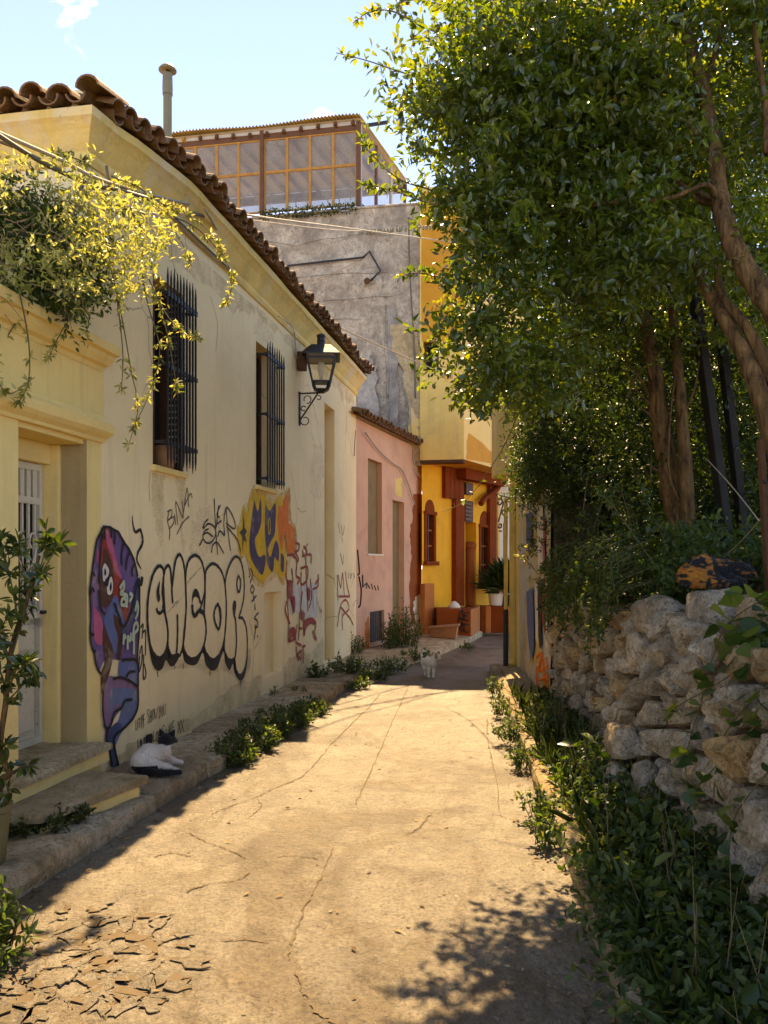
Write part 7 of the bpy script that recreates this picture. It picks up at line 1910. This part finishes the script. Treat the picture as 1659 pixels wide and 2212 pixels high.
for s in stems:
    S = spline([at(*p) for p in s], 7)
    t = MB(); t.tube([Vector(q) for q in S], .003, 5); t.build('stem', M['stem'], bv, smooth=True)
    for k in range(11):
        q = S[int(rV.integers(2, len(S)))]
        o = link('leaf', hm[int(rV.integers(3))], bv, loc=Vector(q) + Vector(rV.normal(0, .02, 3)) - wloc(bv) + Vector((-.01, -.02, 0)))
        sc_ = rV.uniform(.05, .10); o.scale = (sc_, sc_, sc_)
        o.rotation_euler = (rV.uniform(.3, 1.0), rV.uniform(-.2, .7), rV.uniform(0, 6.28))
for k in range(34):     # the thick tuft at the top right
    o = link('leaf', hm[int(rV.integers(3))], bv, loc=at(rV.uniform(1560, 1720), rV.uniform(1275, 1440), rV.uniform(3.5, 3.9)) - wloc(bv))
    sc_ = rV.uniform(.07, .12); o.scale = (sc_, sc_, sc_); o.rotation_euler = (rV.uniform(.2, 1.1), rV.uniform(-.3, .7), rV.uniform(0, 6.28))

# ------------------------------------------------------------------ cats
WHITE, BLK, ORG = np.array([.66, .58, .46]), np.array([.010, .009, .009]), np.array([.36, .13, .016])
def cat_thing(label, org, prims, colour, step=.0055, k=.022):
    t = thing('cat', label, 'cat', org, 'cats in the alley')
    P = [(tuple(np.array(p[0]) + 0), tuple(np.array(p[1]) + 0), *p[2:]) for p in prims]
    me = body_mesh('body', P, step, M['cat'], colour, k)
    link('body', me, t); return t
def ear(t, c, d, s, col):
    c = Vector(c); d = Vector(d).normalized(); x = d.cross(Vector((0, 1, .01))).normalized(); y = d.cross(x)
    mb = MB()
    mb.add([c + x * s * .55, c - x * s * .55, c + y * s * .22, c + d * s * 1.15], ((0, 2, 3), (2, 1, 3), (1, 0, 3), (0, 1, 2)))
    me = mb.mesh('ear', M['cat']); ca = me.color_attributes.new('coat', 'FLOAT_COLOR', 'POINT'); ca.data.foreach_set('color', list((*col, 1)) * len(me.vertices)); 
    link('ear', me, t)
def small(t, c, r, mat, nm):
    bm = bmesh.new(); bmesh.ops.create_icosphere(bm, subdivisions=1, radius=r); me = bpy.data.meshes.new(nm); bm.to_mesh(me); bm.free(); me.materials.append(M[mat]); link(nm, me, t, loc=c)
def fur(t, n, ln, seed):
    me = [c for c in t.children if c.name.startswith('body')][0].data
    m = len(me.vertices); co = np.empty(m * 3, np.float32); me.vertices.foreach_get('co', co); co = co.reshape(-1, 3)
    no = np.empty(m * 3, np.float32); me.vertices.foreach_get('normal', no); no = no.reshape(-1, 3)
    ca = np.empty(m * 4, np.float32); me.color_attributes['coat'].data.foreach_get('color', ca); ca = ca.reshape(-1, 4)
    rg = np.random.default_rng(seed); i = rg.integers(0, m, n)
    ax = nrm(no[i] * .75 + rg.normal(0, .28, (n, 3)) + np.array([-.35, .1, -.45]))
    h = leaves_mesh('fur', co[i] - no[i] * .002, ax, rg.normal(0, 1, (n, 3)), rg.uniform(.6, 1.2, n) * ln, .16, M['cat'], rng=rg)
    cc = h.color_attributes.new('coat', 'FLOAT_COLOR', 'POINT'); C = np.repeat(ca[i], 6, 0); C[:, :3] *= np.repeat(rg.uniform(.7, 1.15, n), 6)[:, None]
    cc.data.foreach_set('color', C.astype(np.float32).ravel())
    link('fur', h, t)['kind'] = 'stuff'
# lying cat seen from behind
def col1(V):
    C = np.tile(WHITE, (len(V), 1))
    head = (V[:, 1] > .19) & (V[:, 2] > .150) & (V[:, 0] > -.08)
    tail = (V[:, 1] < -.035) & (V[:, 2] < .062)
    C[head | tail] = BLK
    pat = np.array([mnoise.noise(Vector(v) * 9) for v in V]); C *= (1 + .12 * pat)[:, None]
    return C
oc1 = atz(332, 1670, .132)
c1_ = cat_thing('black and white cat lying on the left pavement, back turned, black tail stretched out', oc1, [
    ((-.085, .02, .075), (-.055, .09, .095), .082, .088), ((-.055, .09, .095), (.0, .2, .09), .088, .064), ((-.02, .0, .055), (-.08, .0, .05), .05, .06), ((.0, .2, .09), (.015, .25, .155), .058, .042),
    ((.015, .262, .178), (.035, .285, .172), .05, .044), ((.06, .315, .158), (.07, .322, .156), .022, .018), ((.0, .0, .05), (.09, .01, .035), .045, .030), ((.09, .01, .035), (.175, .0, .018), .026, .015),
    ((.03, .22, .06), (.06, .25, .03), .035, .024), ((.06, .25, .03), (.135, .24, .018), .024, .016), ((-.03, -.06, .03), (.07, -.075, .022), .021, .021), ((.07, -.075, .022), (.2, -.055, .021), .021, .017), ((-.085, .0, .05), (-.03, -.06, .03), .022, .021)], col1)
ear(c1_, (-.012, .262, .216), (-.3, -.1, 1), .046, BLK); ear(c1_, (.056, .27, .212), (.6, -.1, 1), .05, BLK)
# white cat walking towards us, head turned right
def col2(V):
    C = np.tile(np.array([.78, .67, .50]), (len(V), 1))
    C[(V[:, 0] > .05) & (V[:, 0] < .09) & (V[:, 2] > .275)] = ORG * 1.2 + .05
    C[(V[:, 1] > .14) & (V[:, 1] < .26) & (V[:, 2] > .265) & (V[:, 0] < -.05)] = BLK
    return C
oc2 = atz(931, 1463.5, -.002)
c2_ = cat_thing('white cat standing in the shaded middle of the alley, head turned right', oc2, [
    ((.012, .03, .205), (-.065, .22, .215), .068, .076), ((.012, .02, .2), (.04, .0, .27), .058, .045), ((.072, -.012, .308), (.086, -.018, .304), .046, .043), ((.112, -.03, .288), (.126, -.036, .283), .021, .016),
    ((-.024, .03, .17), (-.034, .01, .09), .032, .018), ((-.034, .01, .09), (-.034, .0, .014), .017, .014), ((-.034, .0, .014), (-.034, -.022, .012), .016, .013), ((.036, .03, .17), (.038, .01, .09), .032, .018), ((.038, .01, .09), (.034, .0, .014), .017, .014), ((.034, .0, .014), (.036, -.022, .012), .016, .013),
    ((-.09, .21, .18), (-.085, .17, .11), .045, .026), ((-.085, .17, .11), (-.075, .22, .06), .022, .016), ((-.075, .22, .06), (-.07, .19, .013), .016, .015), ((-.03, .23, .18), (-.04, .19, .11), .045, .026), ((-.04, .19, .11), (-.035, .24, .06), .022, .016), ((-.035, .24, .06), (-.03, .21, .013), .016, .015),
    ((-.08, .28, .24), (-.115, .33, .27), .02, .015), ((-.115, .33, .27), (-.125, .34, .31), .015, .013), ((-.125, .34, .31), (-.10, .31, .345), .013, .012), ((-.10, .31, .345), (-.05, .28, .345), .012, .010)], col2, step=.0055, k=.018)
ear(c2_, (.046, -.012, .342), (-.3, 0, 1), .046, (.62, .48, .36)); ear(c2_, (.104, -.012, .34), (.35, 0, 1), .046, ORG)
for q in ((.108, -.052, .297), (.088, -.062, .297)): small(c2_, q, .006, 'iron', 'eye')
small(c2_, (.133, -.045, .274), .006, 'rose', 'nose')
# tortoiseshell cat curled on the stone wall
def col3(V):
    pat = np.array([mnoise.noise(Vector(v) * 9 + Vector((3, 1, 0))) + .9 * mnoise.noise(Vector((v[0] * 28, v[1] * 28, v[2] * 60))) for v in V])
    C = np.tile(BLK, (len(V), 1))
    m = (V[:, 0] < .0) & (pat > -.05); C[m] = ORG * (1 + .6 * pat[m])[:, None]
    m = (V[:, 0] > .0) & (pat > .5); C[m] = ORG * .8
    return C
oc3 = at(1532, 1265, 4.72)
c3_ = cat_thing('orange and black tortoiseshell cat curled up on top of the tall stone wall', oc3, [
    ((-.11, .0, .055), (-.02, .03, .085), .065, .085), ((-.02, .03, .085), (.10, .05, .08), .085, .072), ((.10, .05, .08), (.17, .02, .09), .065, .05), ((.185, .0, .085), (.2, -.02, .08), .048, .043), ((.225, -.05, .07), (.232, -.055, .068), .02, .017),
    ((-.13, -.02, .03), (-.07, -.08, .022), .026, .022), ((-.07, -.08, .022), (.04, -.10, .02), .022, .02), ((.04, -.10, .02), (.11, -.09, .02), .02, .014), ((.1, -.03, .04), (.16, -.08, .022), .034, .022), ((-.06, -.04, .05), (.02, -.06, .035), .05, .035)], col3)
ear(c3_, (.165, .0, .125), (-.3, .0, 1), .042, BLK); ear(c3_, (.215, .0, .122), (.35, .0, 1), .042, BLK)

fur(c1_, 9000, .013, 1); fur(c2_, 3500, .006, 2); fur(c3_, 9000, .016, 3)

# dead leaves and bits swept against the kerbs
rL = np.random.default_rng(77)
nL = 420; yl = rL.uniform(2.8, 10.5, nL); sd_ = rL.random(nL)
xl = np.where(sd_ < .5, kerb_r(yl) - .02 - np.abs(rL.normal(0, .10, nL)), np.where(sd_ < .8, kerb_l(yl) + .03 + np.abs(rL.normal(0, .10, nL)), kerb_l(yl) + (kerb_r(yl) - kerb_l(yl)) * rL.random(nL)))
pl = np.stack([xl, yl, [road_z(x, y) + .008 for x, y in zip(xl, yl)]], 1)
al = rL.normal(0, 1, (nL, 3)); al[:, 2] *= .12
nl_ = rL.normal(0, .25, (nL, 3)) + np.array([0, 0, 1])
lt = link('leaf_litter', leaves_mesh('leaf_litter', pl, al, nl_, rL.uniform(.015, .045, nL), .45, M['litter'], rng=rL))
tag(lt, 'dead leaves scattered on the road along both kerbs', 'leaf litter', kind='stuff')

# second species in the verge: thin grass and dry stalks
nG = 900; yg = 2.2 + 7.4 * rL.random(nG) ** 1.3; off = np.abs(rL.normal(0, .22, nG)); xg = kerb_r(yg) + .10 + off
xg = np.minimum(xg, 1.50 + .04 * (yg - 1.75))
dg = nrm(np.stack([rL.normal(0, .45, nG) - .15, rL.normal(0, .45, nG), np.ones(nG)], 1))
gl_ = leaves_mesh('grass', np.stack([xg, yg, np.full(nG, .09)], 1), dg, rL.normal(0, 1, (nG, 3)), rL.uniform(.08, .24, nG), .022, M['weed'], rng=rL, curl=.45)
tag(link('grass', gl_), 'thin grass blades mixed into the ground cover along the right kerb', 'grass', kind='stuff')
nD = 150; yd_ = 2.3 + 6.5 * rL.random(nD); xd_ = kerb_r(yd_) + .15 + rL.random(nD) * .45
mb = MB()
for i in range(nD):
    b0 = Vector((xd_[i], yd_[i], .09)); t0 = b0 + Vector((rL.normal(0, .09), rL.normal(0, .09), rL.uniform(.2, .5))); mb.tube([b0, (b0 + t0) / 2 + Vector((rL.normal(0, .015), rL.normal(0, .015), 0)), t0], [.0022, .0018, .001], 4)
tag(mb.build('dry_stalks', M['drystem']), 'dry stalks standing among the ground cover on the right', 'dry stalks', kind='stuff')
nB = 340; yb2 = 2.3 + 3.6 * rL.random(nB); xb2 = np.minimum(kerb_r(yb2) + .2 + .5 * rL.random(nB), 1.5); cb = np.stack([xb2, yb2, .14 + .22 * rL.random(nB)], 1)
ab = nrm(rL.normal(0, 1, (nB, 3)) * np.array([1, 1, .4])); o_ = link('broad_leaves', leaves_mesh('broad_leaves', cb, ab, rL.normal(0, .5, (nB, 3)) + np.array([0, 0, 1.2]), rL.uniform(.07, .13, nB), .62, M['heart'], rng=rL))
tag(o_, 'larger pale leaves scattered through the ground cover on the right', 'ground cover', kind='stuff')

nK = 5200; xk2 = 1.95 + 4.6 * rL.random(nK) ** 1.3; yk2 = -2.5 + 13 * rL.random(nK)
zk2 = np.array([bank_z(x, y) for x, y in zip(xk2, yk2)]) + .01 + .10 * rL.random(nK)
ak2 = nrm(rL.normal(0, 1, (nK, 3)) * np.array([1, 1, .45]) + np.array([0, 0, .25]))
bc = link('bank_cover', leaves_mesh('bank_cover', np.stack([xk2, yk2, zk2], 1), ak2, rL.normal(0, .5, (nK, 3)) + np.array([0, 0, 1.2]), rL.uniform(.06, .14, nK), .5, M['hedge'], rng=rL))
tag(bc, 'shaded low leaves carpeting the bank above the stone walls', 'ground cover', kind='stuff')
